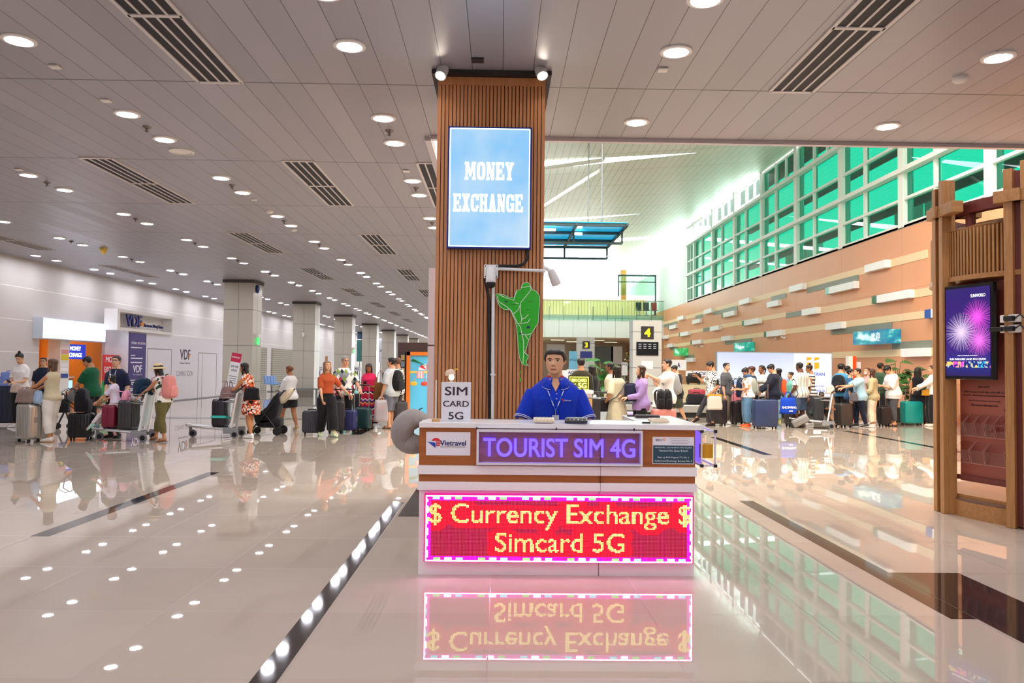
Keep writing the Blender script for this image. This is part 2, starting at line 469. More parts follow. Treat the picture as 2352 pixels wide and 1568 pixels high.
# ---- stripes on the terracotta wall (beige courses and grey green patches), all one cladding layer
BEI = mat('beige_wall_course', 'f4d4a6', .45); GRN = mat('grey_green_wall_patch', '84887a', .45)
mb = MB()
def course(px0, py0, px1, py1, th, mi=0):
    a, b = on_x(px0, py0, XR), on_x(px1, py1, XR); z = (a.z + b.z)/2
    mb.b2((XR-.015-mi*.006, min(a.y, b.y), z-th/2), (XR, max(a.y, b.y), z+th/2), mi)
K = .2806
def wp(x, y): return 1520 + x*K, 560 + y*K
course(*wp(16, 650), *wp(2180, 85), .26)
course(*wp(16, 755), *wp(1020, 590), .22); course(*wp(1300, 545), *wp(2262, 375), .25)
course(*wp(16, 838), *wp(2262, 575), .23); course(*wp(1395, 905), *wp(2300, 885), .24)
for a in ((1190, 370, 1612, 290), (900, 440, 1020, 432), (425, 562, 622, 530), (278, 600, 340, 590), (16, 668, 128, 650), (1020, 585, 1145, 568), (340, 705, 395, 695), (1390, 712, 1888, 678), (520, 805, 740, 795), (70, 862, 130, 850), (1890, 835, 2215, 815), (190, 925, 265, 920)):
    course(*wp(a[0], a[1]), *wp(a[2], a[3]), .23, 1)
struct('trim_15', mb, [BEI, GRN])

# ---- tall hall roof with skylight wedges and added daylight slots
ROOF = m_lines('ribbed_roof_lining', 'f4f6ea', 'c2c8b2', 0, .32, 0, .03, .42, 1, 3.0, 0.4, .05, vary=.04, metal=.15)
mb = MB()
def rp(x, y): return (x, y, roof_z(x))
def roof_hit(px, py):
    d = ray(px, py); t = (10.3 + .077*(CAM.x - XB) - CAM.z)/(d.z - .077*d.x); return CAM + d*t
yc = YB
for (ax, ay, bx, by) in (((1600, 351, 1300, 386)), ((1470, 491, 1300, 508))):
    ap = roof_hit(ax, ay); lo = roof_hit(bx, by)
    wl = abs(lo.y - ap.y)*(ap.x - XB)/max(.3, ap.x - lo.x)
    y0, y1, ys, ye = yc, ap.y + 2.5, ap.y - wl*.15, ap.y + wl*.85
    y1 = max(y1, ye + .5)
    mb.add([rp(XB, y0), rp(XR, y0), rp(XR, ap.y), rp(ap.x, ap.y), rp(XB, ys)], [(0, 1, 2, 3, 4)])
    mb.add([rp(XB, ye), rp(ap.x, ap.y), rp(XR, ap.y), rp(XR, y1), rp(XB, y1)], [(0, 1, 2, 3, 4)])
    yc = y1
for ya_, yb_ in ((yc, 57), (58.4, 66), (67, 84)): mb.add([rp(XB, ya_), rp(XR+.4, ya_), rp(XR+.4, yb_), rp(XB, yb_)], [(0, 1, 2, 3)])  # slots between strips added to light the balcony front and timber wall
struct('roof', mb, ROOF)

# ---- far balcony building of the tall hall
FW = m_lines('white_fascia_panels', 'e3e8e0', 'a8b0a8', 0, 1.12, .2, .03, .35)
mb = MB(); mb.b2((XB, YF, 3.95), (XR, YF+.3, 5.45)); struct('wall_far_front', mb, FW)
mb = MB(); mb.b2((XB, YF+.3, 5.5), (XR, 84, 5.75)); struct('floor_upper', mb, mat('upper_floor', 'c9c2b4', .4))
mb = MB(); mb.b2((XB, YF+.3, 3.95), (XR, 84, 4.05)); struct('ceiling_far', mb, mat('warm_ceiling', 'f4ead0', .5))
TIM = m_lines('pale_timber_slat_wall', 'ead296', 'c8a868', 0, .28, 0, .05, .5, vary=.08)
a, b = on_y(1250, 686, 70), on_y(1503, 686, 70)
mb = MB(); mb.b2((XB, 70, 5.75), (b.x, 70.2, a.z)); struct('wall_upper', mb, TIM)
mb = MB(); mb.b2((XB, 80, 0), (XR, 80.2, 3.95)); struct('wall_far_back', mb, mat('warm_white_wall', 'ece4d0', .5))
mb = MB(); mb.b2((XR-1.4, 75, 5.75), (XR-.9, 75.6, 11)); struct('pillar_timber', mb, mat('ochre_timber', 'c08a3c', .5))

# ---- world: bright hazy daylight
w = bpy.data.worlds.new('daylight'); sc.world = w; w.use_nodes = True
bg = w.node_tree.nodes['Background']; bg.inputs[0].default_value = (.9, .96, 1.0, 1); bg.inputs[1].default_value = 9.0

sc.view_settings.view_transform = 'Standard'; sc.view_settings.look = 'None'
sc.view_settings.exposure = .40; sc.view_settings.gamma = 1
cy = sc.cycles
cy.use_denoising = True; cy.max_bounces = 7; cy.diffuse_bounces = 4; cy.glossy_bounces = 4; cy.transmission_bounces = 4; cy.transparent_max_bounces = 10
cy.sample_clamp_indirect = 6; cy.use_light_tree = True; cy.caustics_reflective = False; cy.caustics_refractive = False

# ================================================================== CEILING FITTINGS
LIT = emitter('lamp_diffuser_glow', 'f6f5ff', 88.0)
RING = mat('white_lamp_ring', 'f2efec', .35)
def lamp_name(x, j, k):
    c = round((x + 1.44)/3.07)
    side = 'in line with the slatted pillar' if c in (0,) else ('%s lamp column left of the pillar' % ORD[-c-1] if c < 0 else '%s lamp column right of the pillar' % ORD[c-1])
    return side
ring = MB(); ring.lathe([(.118, -.02), (.15, -.014), (.152, 0), (.118, 0)], 28, caps=False)
ring.f += []
disc = MB(); disc.add([(.118*math.cos(2*PI*i/28), .118*math.sin(2*PI*i/28), -.012) for i in range(28)], [tuple(range(28))[::-1]])
RM, DM = ring.mesh('downlight', RING, 40), disc.mesh('diffuser', LIT)
fm = MB(); fm.lathe([(.118, -.02), (.15, -.014), (.152, 0)], 14, 0, caps=False); fm.add([(.118*math.cos(2*PI*i/14), .118*math.sin(2*PI*i/14), -.012) for i in range(14)], [tuple(range(14))[::-1]], 1)
FM = fm.mesh('downlight', [RING, LIT])
def downlight(x, y, label, near):
    o = bpy.data.objects.new('downlight', RM if near else FM); COL.objects.link(o); o.location = (x, y, HC-.001)
    tag(o, label, 'ceiling light', 'round recessed ceiling downlights')
    if near:
        d = bpy.data.objects.new('diffuser', DM); COL.objects.link(d); d.parent = o
spr = MB(); spr.lathe([(.055, 0), (.05, -.012), (.018, -.03), (.012, -.05), (.03, -.055), (.03, -.06), (.008, -.062), (.008, -.075)], 12)
SPM = spr.mesh('sprinkler_head', mat('dark_chrome', '77706c', .3, metal=.8), 40)
pillars = [(-9.25, 27.8 + 9.3*i) for i in range(7)]
row = 0
for j in range(-7, 28):
    for k in (0, 1):
        y = 9.4 + 3.226*j*.985 + 1.05*k
        if y < -13 or y > 92: continue
        row = round((y - 6.2)/1.6)
        cols = [-13.05, -10.62, -7.58, -4.51, -1.44, 1.63, 4.70, 7.77, 10.84]
        for x in cols:
            if x > XB and y > YB: continue
            if x == -13.05 and y < 20: continue
            if any(abs(x-px) < .9 and abs(y-py) < .9 for px, py in pillars): continue
            if y < 2 and abs(x) > 8: continue
            n = j + 3 if y > 2.2 else -1
            c = round((x + 1.44)/3.07)
            pos_ = 'lamp line beside slatted pillar' if c == 0 else '%s lamp line %s of pillar' % (ORD[abs(c)-1], 'left' if c < 0 else 'right')
            if n < 0: lab = 'downlight behind the camera near the hall entrance'
            elif n <= 13 and y < 45: lab = '%s downlight of the %s ceiling bay, %s' % ('nearer' if k == 0 else 'farther', ORD[max(0, n-1)], pos_)
            else: lab = 'tiny bright downlight far down the hall ceiling'
            downlight(x, y, lab, y < 24)
        if k == 0 and y < 32:
            for x in cols[1:]:
                if x > XB and y > YB-1: continue
                if y < 6: continue
                o = bpy.data.objects.new('ceiling_sprinkler', SPM); COL.objects.link(o); o.location = (x + .0, y + .52 + (0 if y > 9 else -1.6), HC)
                c = round((x + 1.44)/3.07)
                tag(o, 'small metal sprinkler by the lamps of ceiling bay %s, %s' % (ORD[max(0, j+2)], 'pillar line' if c == 0 else '%s line %s of pillar' % (ORD[abs(c)-1], 'left' if c < 0 else 'right')), 'sprinkler', 'ceiling sprinkler heads')
# linear air grilles
GF = mat('white_grille_frame', 'd9d3d2', .4); GD = mat('dark_grille_gap', '1c1a22', .6)
def vent(x, y0, y1, label):
    t = thing('air_grille', (x, (y0+y1)/2, HC), label, 'vent', 'linear air grilles in the ceiling')
    L, wd = y1-y0, .46
    fr = MB()
    for sx in (-1, 1): fr.box((sx*wd/2, 0, -.008), (.035, L, .016))
    for yy in (-L/2, 0, L/2): fr.box((0, yy, -.008), (wd, .05, .016))
    fr.build('frame', GF, t)
    b = MB(); b.box((0, 0, -.002), (wd-.02, L-.02, .004)); b.build('backing', GD, t)
    for i in range(1, 4):
        sl = MB(); sl.box((-wd/2 + wd*i/4, 0, -.007), (.022, L-.06, .012)); sl.build('slat', GF, t)
    return t
V0 = 8.29
for bi, (j, xs) in enumerate(((-1, (-3.0, 3.1)), (1, (-5.95, -3.0, -1.02)), (3, (-12.1, -6.0, -3.0)), (5, (-12.1, -6.0, -3.0)), (7, (-6.0, -3.0)), (9, (-6, -3)), (11, (-6, -3)), (13, (-6, -3)))):
    y0 = V0 + 3.226*j*.985
    for i, x in enumerate(xs):
        which = {-1: ('left', 'right')}.get(j, ('leftmost', 'middle', 'rightmost') if len(xs) == 3 else ('left', 'right'))[i]
        vent(x, y0, y0+3.17, '%s slatted air grille in the %s ceiling bay that has grilles' % (which, ORD[bi]))
# small ceiling devices
SM = MB(); SM.box((0, 0, -.012), (.1, .1, .024), bev=.01)
SMM = SM.mesh('ceiling_sensor', WHITE)
for px, py, lab in ((126, 151, 'square white ceiling sensor near the top left downlight'), (243, 229, 'square white ceiling sensor before the second left lamp pair'), (1522, 158, 'square white ceiling sensor behind the lamp right of pillar'), (43, 388, 'small square sensor by the left third bay lamps'), (933, 391, 'small square sensor above the grille beside pillar'), (583, 457, 'small square sensor by middle third bay lamps')):
    p = on_z(px, py, HC); o = bpy.data.objects.new('ceiling_sensor', SMM); COL.objects.link(o); o.location = p; tag(o, lab, 'sensor', 'small square ceiling sensors')
SD = MB(); SD.lathe([(.07, 0), (.07, -.03), (.05, -.05), (.02, -.055), (.0, -.055)], 18, caps=False); SDM = SD.mesh('smoke_detector', WHITE, 50)
for px, py, lab in ((2204, 178, 'round white smoke detector near top right lamp'), (619, 484, 'round white smoke detector in fourth ceiling bay'), (675, 526, 'flat round detector by fourth bay lamp pair')):
    p = on_z(px, py, HC); o = bpy.data.objects.new('smoke_detector', SDM); COL.objects.link(o); o.location = p; tag(o, lab, 'detector')
p = on_z(417, 347, HC); mb = MB(); mb.lathe([(.17, 0), (.17, -.015), (.15, -.02), (.15, -.006), (.0, -.006)], 24, caps=False)
tag(mb.build('ceiling_speaker', WHITE, loc=p, smooth=50), 'flat round white ceiling speaker behind the second left lamp', 'speaker')
p = on_z(1097, 136, HC); mb = MB(); mb.box((0, 0, -.01), (.12, .1, .02)); tag(mb.build('ceiling_camera', DARKGREY, loc=p), 'dark rectangular device on ceiling above the pillar', 'camera')
# yellow warning cone on ceiling
p = on_z(238, 570, HC); mb = MB(); mb.lathe([(.09, 0), (.09, -.05), (.02, -.17), (.0, -.17)], 14, caps=False); tag(mb.build('ceiling_beacon', mat('yellow_plastic', 'e8c35a', .4), loc=p, smooth=50), 'small yellow beacon hanging from the left ceiling', 'beacon')

# ================================================================== COLUMNS
TILEC = m_lines('grey_column_tiles', 'bdb8aa', '85817a', 2, 1.27, .9, .022, .25, vary=.03)
def column(x, y, n, h=HC):
    mb = MB()
    for sx in (-1, 1):
        for sy in (-1, 1): mb.box((x+sx*.262, y+.51+sy*.262, h/2), (.505, .505, h))
    mb.box((x, y+.51, h/2), (1.0, 1.0, h))
    o = struct('pillar_%d' % n, mb, TILEC)
    c = MB(); c.box((x, y+.51, h-.06), (1.12, 1.12, .1)); c.build('capital_band', mat('dark_capital', '4d4742', .5), o)
for i, (x, y) in enumerate(pillars): column(x, y, i+1)

# unseen fill lamps added under the tall hall roof to brighten the right wall
HB = emitter('added_fill_glow', 'fff6ee', 200.0)
for i, (x, y) in enumerate(((1.5, 12.2), (5.5, 12.2), (9.5, 12.2), (1.5, 15.6), (5.5, 15.6), (9.5, 15.6), (1.5, 19.2), (5.5, 19.2), (9.5, 19.2))):
    t = thing('added_ceiling_fill_lamp', (x, y, roof_z(x)), 'square flood lamp under the tall hall roof, %s of the %s row' % (ORD[i % 3], ('near', 'middle', 'far')[i//3]), 'ceiling light', 'tall hall flood lamps')
    mb = MB(); mb.box((0, 0, -.16), (.7, .7, .1), bev=.02); mb.box((0, 0, -.06), (.1, .1, .12)); mb.build('housing', WHITE, t)
    mb = MB(); mb.quad((-.32, -.32, -.212), (-.32, .32, -.212), (.32, .32, -.212), (.32, -.32, -.212)); mb.build('diffuser', HB, t)
# ================================================================== WALL LIGHT BOXES ON THE TERRACOTTA WALL
WB = mat('white_box_lacquer', 'fbfcfc', .4)
TIPS = {0: WB, 1: mat('dark_green_tip', '0f6b45', .3), 2: mat('teal_tip', '8fd4c8', .3), 3: mat('blue_tip', '1c4fa8', .3)}
wallboxes = [(1658, 1830, 205, 160, 0), (1337, 1575, 385, 335, 2), (1718, 2020, 455, 410, 1), (1040, 1150, 372, 345, 0), (858, 950, 495, 485, 0), (630, 712, 477, 465, 0), (1143, 1265, 560, 545, 0), (655, 790, 648, 630, 1), (487, 590, 585, 565, 1), (342, 405, 555, 548, 0), (248, 310, 635, 632, 0), (125, 175, 610, 603, 0), (392, 465, 692, 688, 0), (140, 215, 740, 733, 1), (50, 112, 685, 675, 1), (835, 980, 740, 725, 1), (1338, 1470, 680, 660, 0), (2150, 2330, 572, 555, 3), (1955, 2155, 890, 885, 0), (485, 560, 775, 770, 0), (235, 318, 807, 800, 1), (42, 85, 832, 828, 0), (5, 35, 765, 760, 0), (190, 255, 950, 948, 0)]
tipn = {0: 'plain white', 1: 'dark green ended white', 2: 'pale teal ended white', 3: 'blue ended white'}
rows_ = {}
for i, (x0, x1, ya, yb, tip) in enumerate(sorted(wallboxes, key=lambda q: -q[0])):
    P0, P1 = on_x(*wp(x0, ya), XR-.2), on_x(*wp(x1, yb), XR-.2)
    z = (P0.z + P1.z)/2; y1, y0 = P0.y, P1.y; zz = round((z-1.5)/.45)
    rows_.setdefault(zz, []).append(0)
    hn = 'top' if z > 4.9 else 'upper' if z > 4.2 else 'middle' if z > 3.4 else 'lower' if z > 2.6 else 'bottom'
    n = rows_.setdefault(hn, []); n.append(0)
    o = MB().b2((XR-.2, y0, z-.13), (XR-.01, y1 - (.35 if tip else 0), z+.13), bev=.0).build('wall_box', WB)
    if tip: MB().b2((XR-.2, y1-.35, z-.13), (XR-.01, y1, z+.13)).build('end_cap', TIPS[tip], o)
    tag(o, '%s box on the orange wall, %s course, %s from the window side' % (tipn[tip], hn, ORD[min(13, len(n)-1)]), 'wall box', 'long boxes fixed to the orange wall')
def m_welcome(name, a, b_):
    m, b, t = newmat(name); v, x, y, z = t.pos('Generated')
    n = t.noise(t.scale(v, (1, 1.6, 1.0)), 1.3, 2)
    c = t.ramp(n, [(.3, lin(a)), (.55, lin(b_)), (.7, lin('c9f0ee'))])
    t.put(b.inputs['Base Color'], c); t.put(b.inputs['Emission Color'], c); b.inputs['Emission Strength'].default_value = .45
    b.inputs['Roughness'].default_value = .3
    return m
LETW = mat('white_letters', 'f4f6f8', .4, emit='ffffff', es=.5)
for (x0, x1, ya, yb, hh, txt, a, b_, lab) in ((1565, 1835, 775, 752, .46, '欢迎', '123f86', '1f8fa0', 'blue lit welcome sign in Chinese on the orange wall'), (588, 680, 845, 842, .46, 'welcome', '0f7f78', '1fae9a', 'teal lit welcome sign above the white billboard'), (100, 160, 885, 883, .5, '', '0c8a3c', '3fc070', 'small green lit sign far along the orange wall')):
    P0, P1 = on_x(*wp(x0, ya), XR-.5), on_x(*wp(x1, yb), XR-.5); z = (P0.z+P1.z)/2
    o = MB().b2((XR-.5, P1.y, z-hh/2), (XR-.01, P0.y, z+hh/2)).build('welcome_sign', m_welcome('sign_face_' + a, a, b_))
    tag(o, lab, 'sign')
    if txt:
        mb = MB(); put_text(mb, txt, (0, 0), TM((XR-.502, (P0.y*.3+P1.y*.7), z), rz=R(-90)) @ Matrix.Rotation(R(90), 4, 'X'), ext=.004, height=hh*.62 if txt != 'welcome' else hh*.4)
        mb.build('lettering', LETW, o)
CAMW = mat('white_camera_shell', 'e8e8e6', .35)
def bullet(loc, rz, label, rx=-20):
    t = thing('security_camera', loc, label, 'camera', None, rz)
    mb = MB(); mb.tube([(0, 0, 0), (0, -.05, 0), (0, -.09, -.02)], .025, 10); mb.lathe([(.045, 0), (.045, .012)], 12, 0, TM(rx=R(90))); mb.build('bracket', CAMW, t, 50)
    M = TM((0, -.12, -.03), rx=R(90+rx)); mb = MB(); mb.lathe([(.0, -.08), (.045, -.08), (.045, .12), (.04, .13), (0, .13)], 14, 0, M, False); mb.build('housing', CAMW, t, 50)
    mb = MB(); mb.lathe([(0, .12), (.032, .131), (0, .134)], 12, 0, M, False); mb.build('lens', BLACK, t)
for px, py, lab in ((948, 770, 'left camera of the pair under the wall boxes'), (1020, 762, 'right camera of the pair under the wall boxes'), (300, 838, 'left camera of the far pair on the orange wall'), (345, 834, 'right camera of the far pair on the orange wall')):
    p = on_x(*wp(px, py), XR); bullet(p, R(-90) + (R(25) if 'left' in lab else R(-25)), 'white bullet ' + lab)

# ================================================================== SLATTED TIMBER PILLAR
YK = 7.9
kx0, kx1 = on_y(1001, 560, YK).x, on_y(1249, 560, YK).x
WS = m_wood('pillar_slat_wood', 'd2915f', 'b97847', 2, .42)
WD = mat('dark_slat_gap', '875836', .6)
mb = MB(); wK = kx1-kx0; dK = 1.1
mb.b2((kx0+.02, YK+.02, 0), (kx1-.02, YK+dK-.02, HC-.03), 1)
ns = 29; pt = wK/ns
for i in range(ns):
    x = kx0 + pt*(i+.5)
    mb.box((x, YK+.010, (HC-.12)/2), (pt*.74, .016, HC-.12), 0)
    mb.box((x, YK+dK-.012, (HC-.12)/2), (pt*.74, .016, HC-.12), 0)
nd = int(dK/pt)
for i in range(nd):
    y = YK + dK*(i+.5)/nd
    for x in (kx0+.012, kx1-.012): mb.box((x, y, (HC-.12)/2), (.026, pt*.66, HC-.12), 0)
mb.b2((kx0-.0, YK-.005, HC-.13), (kx1, YK+dK+.005, HC-.05), 0)
struct('pillar_20', mb, [WS, WD])
mb = MB(); mb.b2((kx0-.06, YK-.08, HC-.045), (kx1+.06, YK+dK+.08, HC-.002)); struct('trim_20', mb, mat('dark_shadow_gap', '2c2625', .6))
# white cladding strip standing beside the pillar
mb = MB(); p0, p1 = on_y(984, 800, 9.3), on_y(1010, 800, 9.3)
for i, (za, zb) in enumerate(((0, .62), (.63, 1.74), (1.76, 2.66))): mb.b2((p0.x, 9.2, za), (p1.x, 9.32, zb))
tag(mb.build('totem', mat('white_acrylic', 'eceaf2', .3)), 'tall narrow white panel standing just left behind the slatted pillar', 'panel')

# ---- slab serif letters for the light box
def slab_polys(ch):
    Rr = lambda x0, y0, x1, y1: [(x0, y0), (x1, y0), (x1, y1), (x0, y1)]
    s = .14
    if ch == 'H': return [Rr(.08,0,.38,1), Rr(.62,0,.92,1), Rr(.3,.42,.7,.58), Rr(0,0,.45,s), Rr(.55,0,1,s), Rr(0,1-s,.45,1), Rr(.55,1-s,1,1)]
    if ch == 'E': return [Rr(.08,0,.42,1), Rr(0,1-s,.95,1), Rr(.74,.7,.95,.9), Rr(.3,.43,.72,.57), Rr(.58,.36,.72,.64), Rr(0,0,1,s), Rr(.78,.1,1,.32)]
    if ch == 'M': return [Rr(.07,0,.25,1), Rr(.75,0,.93,1), [(.1,1),(.36,1),(.58,.2),(.42,.2)], [(.64,1),(.9,1),(.58,.2),(.42,.2)], Rr(0,0,.33,s), Rr(.67,0,1,s), Rr(0,1-s,.32,1), Rr(.68,1-s,1,1)]
    if ch == 'N': return [Rr(.08,0,.28,1), Rr(.72,0,.92,1), [(.05,1),(.4,1),(.92,0),(.6,0)], Rr(0,0,.38,s), Rr(0,1-s,.3,1), Rr(.62,1-s,1,1)]
    if ch == 'Y': return [Rr(.33,0,.67,.5), [(.04,1),(.38,1),(.64,.4),(.36,.4)], [(.62,1),(.96,1),(.64,.4),(.36,.4)], Rr(.2,0,.8,s), Rr(0,1-s,.44,1), Rr(.56,1-s,1,1)]
    if ch == 'X': return [[(.04,0),(.36,0),(.96,1),(.64,1)], [(.64,0),(.96,0),(.36,1),(.04,1)], Rr(0,0,.44,s), Rr(.56,0,1,s), Rr(0,1-s,.44,1), Rr(.56,1-s,1,1)]
    if ch == 'A': return [[(.1,0),(.32,0),(.56,1),(.34,1)], [(.58,0),(.92,0),(.66,1),(.34,1)], Rr(.24,.2,.76,.33), Rr(0,0,.42,s), Rr(.52,0,1,s)]
    if ch in 'OCG':
        n = 40; out = []
        def se(a, rx, ry, e=3.2):
            c, s_ = math.cos(a), math.sin(a)
            return (.5 + rx*math.copysign(abs(c)**(2/e), c), .5 + ry*math.copysign(abs(s_)**(2/e), s_))
        for i in range(n):
            a, b = 2*PI*i/n, 2*PI*(i+1)/n
            if ch != 'O' and (a < R(38) or b > R(322)): continue
            out.append([se(a,.5,.5), se(b,.5,.5), se(b,.17,.34), se(a,.17,.34)])
        if ch == 'C': out += [Rr(.66,.66,1,.8), Rr(.66,.2,1,.34), Rr(.84,.66,1,.98)]
        if ch == 'G': out += [Rr(.66,.66,1,.8), Rr(.84,.66,1,.98), Rr(.66,.05,1,.46), Rr(.54,.36,1,.5)]
        return out
def slab_text(mb, txt, cx, cy, width, h, M, mi=0):
    ws = [1.3 if c == 'M' else 1.0 for c in txt]; gap = .12
    u = width/(sum(ws) + gap*(len(txt)-1)); x = cx - width/2
    for c, w_ in zip(txt, ws):
        for k, po in enumerate(slab_polys(c)):
            q = [(x + a*w_*u, cy - h/2 + b*h) for a, b in po]
            mb.prism(q, 0, .003, mi, M)
        x += (w_ + gap)*u
# light box
YS = YK-.09
a, b = on_y(1030, 290, YS), on_y(1219, 572, YS)
cx, cz, sw, sh = (a.x+b.x)/2, (a.z+b.z)/2, b.x-a.x, a.z-b.z
ls = thing('light_box_sign', (cx, YS, cz), 'large light blue money exchange light box high on the slatted pillar', 'sign')
mb = MB()
for sx in (-1, 1): mb.box((sx*(sw/2-.008), .04, 0), (.016, .09, sh))
for sz in (-1, 1): mb.box((0, .04, sz*(sh/2-.008)), (sw-.033, .09, .016))
mb.box((0, .078, 0), (sw-.034, .008, sh-.034)); mb.build('frame', mat('navy_metal_frame', '1b2f86', .35, metal=.4), ls)
def m_lightbox():
    m, b, t = newmat('sky_blue_lit_sheet'); v, x, y, z = t.pos('Generated')
    n = t.noise(t.scale(v, (1.0, 1, 1.2)), 1.6, 3, .5)
    c = t.ramp(n, [(.35, lin('8ccbfb')), (.65, lin('bfe0fb'))])
    b.inputs['Base Color'].default_value = (.02, .03, .04, 1); t.put(b.inputs['Emission Color'], c); b.inputs['Emission Strength'].default_value = .72
    return m
mb = MB(); mb.box((0, .0, 0), (sw-.03, .01, sh-.03)); mb.build('lit_face', m_lightbox(), ls)
LED = emitter('white_led_edge', 'd8f0ff', 2.2)
mb = MB()
for sx in (-1, 1): mb.box((sx*(sw/2-.021), -.006, 0), (.010, .006, sh-.04))
for sz in (-1, 1): mb.box((0, -.006, sz*(sh/2-.021)), (sw-.04, .006, .010))
mb.build('edge_light', LED, ls)
M = TM((0, -.006, 0), rx=R(90)); mb = MB(); px = YS/F
slab_text(mb, 'MONEY', (1124-1125)*px, (431-393)*px, 113*px, 41*px, M); slab_text(mb, 'EXCHANGE', (1122-1125)*px, (431-467)*px, 161*px, 41*px, M)
mb.build('lettering', emitter('white_lit_letters', 'ffffff', 1.6), ls)
# spot lamps on the pillar top
SPOTG = emitter('spot_glow', 'fff0dc', 40.0)
for px_, lab in ((1015, 'left'), (1243, 'right')):
    p = on_y(px_, 166, YK-.16); t = thing('spot_lamp', p, 'lit white cylindrical spot lamp at the pillar top, %s corner' % lab, 'spot lamp', 'spot lamps on the pillar')
    s_ = -1 if lab == 'left' else 1
    M = TM((0, 0, 0), rx=R(-32), ry=R(-14*s_)); mb = MB(); mb.lathe([(0, .075), (.05, .07), (.058, .05), (.058, -.06), (.05, -.06)], 20, 0, M, False); mb.build('housing', CAMW, t, 50)
    mb = MB(); mb.lathe([(.05, -.055), (0, -.058)], 20, 0, M, False); mb.build('lens', SPOTG, t)
    mb = MB(); mb.tube([(0, .0, .06), (0, .03, .11), (0, .03, HC-.05-p.z)], .012, 8); mb.build('arm', CAMW, t)
# power cable, conduits, dome camera, bullet camera
YC_ = YK-.02
def pl(pts, Y): return [on_y(x, y, Y) for x, y in pts]
mb = MB(); mb.tube(pl([(1211, 572), (1212, 592), (1203, 606), (1190, 611), (1125, 611), (1115, 616), (1114, 640), (1118, 660), (1123, 690), (1124, 970)], YC_-.03), .016, 8)
tag(mb.build('power_cable', BLACK, smooth=60), 'black power cable looping from the light box down the pillar', 'cable')
mb = MB(); mb.tube(pl([(1133, 648), (1131, 975)], YC_-.03), .017, 10); mb.tube(pl([(1142, 617), (1252, 622)], YC_-.03), .016, 10)
for q in ((1132, 860), (1196, 619)):
    p = on_y(*q, YC_-.03); mb.box(p, (.05, .03, .02))
tag(mb.build('wall_mounted_conduit', CAMW, smooth=50), 'white conduit pipe running down and across the slatted pillar', 'conduit')
p = on_y(1128, 622, YC_-.02); t = thing('dome_camera', p + Vector((0, -.03, -.01)), 'white dome camera on a square plate on the pillar', 'camera'); t.scale = (1.3, 1.3, 1.3)
mb = MB(); mb.box((0, 0, 0), (.11, .03, .105), bev=.006)
for sx in (-1, 1):
    for sz in (-1, 1): mb.box((sx*.043, -.016, sz*.04), (.008, .004, .008), 1)
mb.build('mounting_plate', [CAMW, BLACK], t)
mb = MB(); mb.lathe([(0, .06), (.03, .055), (.036, .03), (.04, -.06), (.038, -.065)], 18, 0, TM((0, -.05, -.03), rx=R(-8)), False); mb.build('housing', CAMW, t, 50)
mb = MB(); mb.ball((0, -.055, -.1), (.037, .037, .037), 10); mb.build('lens', mat('smoked_dome', '15161c', .08), t, 180)
p = on_y(1268, 640, YK+.05); t = thing('security_camera', p, 'white bullet camera on the right side of the slatted pillar', 'camera')
mb = MB(); mb.lathe([(0, .1), (.03, .095), (.042, .07), (.05, -.06), (.045, -.07)], 16, 0, TM((.02, -.02, 0), ry=R(-25), rx=R(18)), False); mb.build('housing', CAMW, t, 50)
mb = MB(); mb.lathe([(.046, -.06), (0, -.065)], 16, 0, TM((.02, -.02, 0), ry=R(-25), rx=R(18)), False); mb.build('lens', mat('grey_lens', '9fb4b8', .2), t)
mb = MB(); mb.tube([(0, 0, .06), (-.05, 0, .1), (-.1, 0, .12)], .02, 10); mb.box((-.1, 0, .09), (.03, .09, .13)); mb.build('bracket', CAMW, t)
# green island map
mpts = [(905,262),(945,258),(965,285),(980,320),(1010,330),(1040,370),(1043,430),(1035,520),(1030,600),(1000,650),(970,700),(945,760),(935,800),(915,860),(945,880),(940,910),(925,940),(950,975),(930,965),(895,960),(870,900),(862,850),(855,760),(848,660),(835,590),(800,510),(785,490),(740,490),(700,460),(680,420),(665,360),(690,352),(740,365),(790,388),(825,382),(845,325),(880,318),(890,280)]
def mp(x, y): 
    q = on_y(960 + x/3.732, 580 + y/3.732, YK-.03); return (q.x, q.z)
gm = mat('green_acrylic_map', '23a51a', .15, emit='1a9a14', es=.12)  # acrylic given a faint glow of its own to brighten it
bmap = MB(); poly = [mp(*q) for q in mpts]
MM = Matrix.Translation((0, YK-.03, 0)) @ Matrix.Rotation(R(90), 4, 'X')
bmap.prism(poly[::-1], 0, .014, 0, MM)
mo = bmap.build('wall_map', gm); tag(mo, 'green acrylic island map fixed on the slatted pillar', 'map')
mb = MB()
for line in ([(890,300),(960,290),(970,320),(930,370),(880,430),(875,500),(890,570),(880,610),(850,610)], [(680,370),(690,420),(760,465),(800,500),(830,560),(850,600),(880,640),(890,700),(905,760),(905,850),(900,950)], [(690,360),(760,390),(820,410),(845,330)], [(820,525),(860,490),(880,440)], [(885,575),(920,560),(945,530)], [(870,610),(940,600),(960,570)], [(890,700),(930,705),(970,695)], [(905,850),(940,880)], [(920,710),(945,745)], [(830,430),(860,440)]):
    for r0 in (.0042,): mb.tube([(q[0], YK-.047, q[1]) for q in [mp(*c) for c in line]], r0, 6)
mb.tube([(q[0], YK-.043, q[1]) for q in poly + poly[:1]], .003, 6); mb.build('road_lines', mat('pale_road_lines', 'dff0d2', .4), mo)
for (x, y, w_, h_) in ((755, 420, .03, .016), (945, 640, .034, .022), (885, 695, .04, .016)):
    q = mp(x, y); MB().box((q[0], YK-.046, q[1]), (w_, .004, h_)).build('photo_patch', mat('map_photo', '1d3a56', .3), mo)
mb = MB()
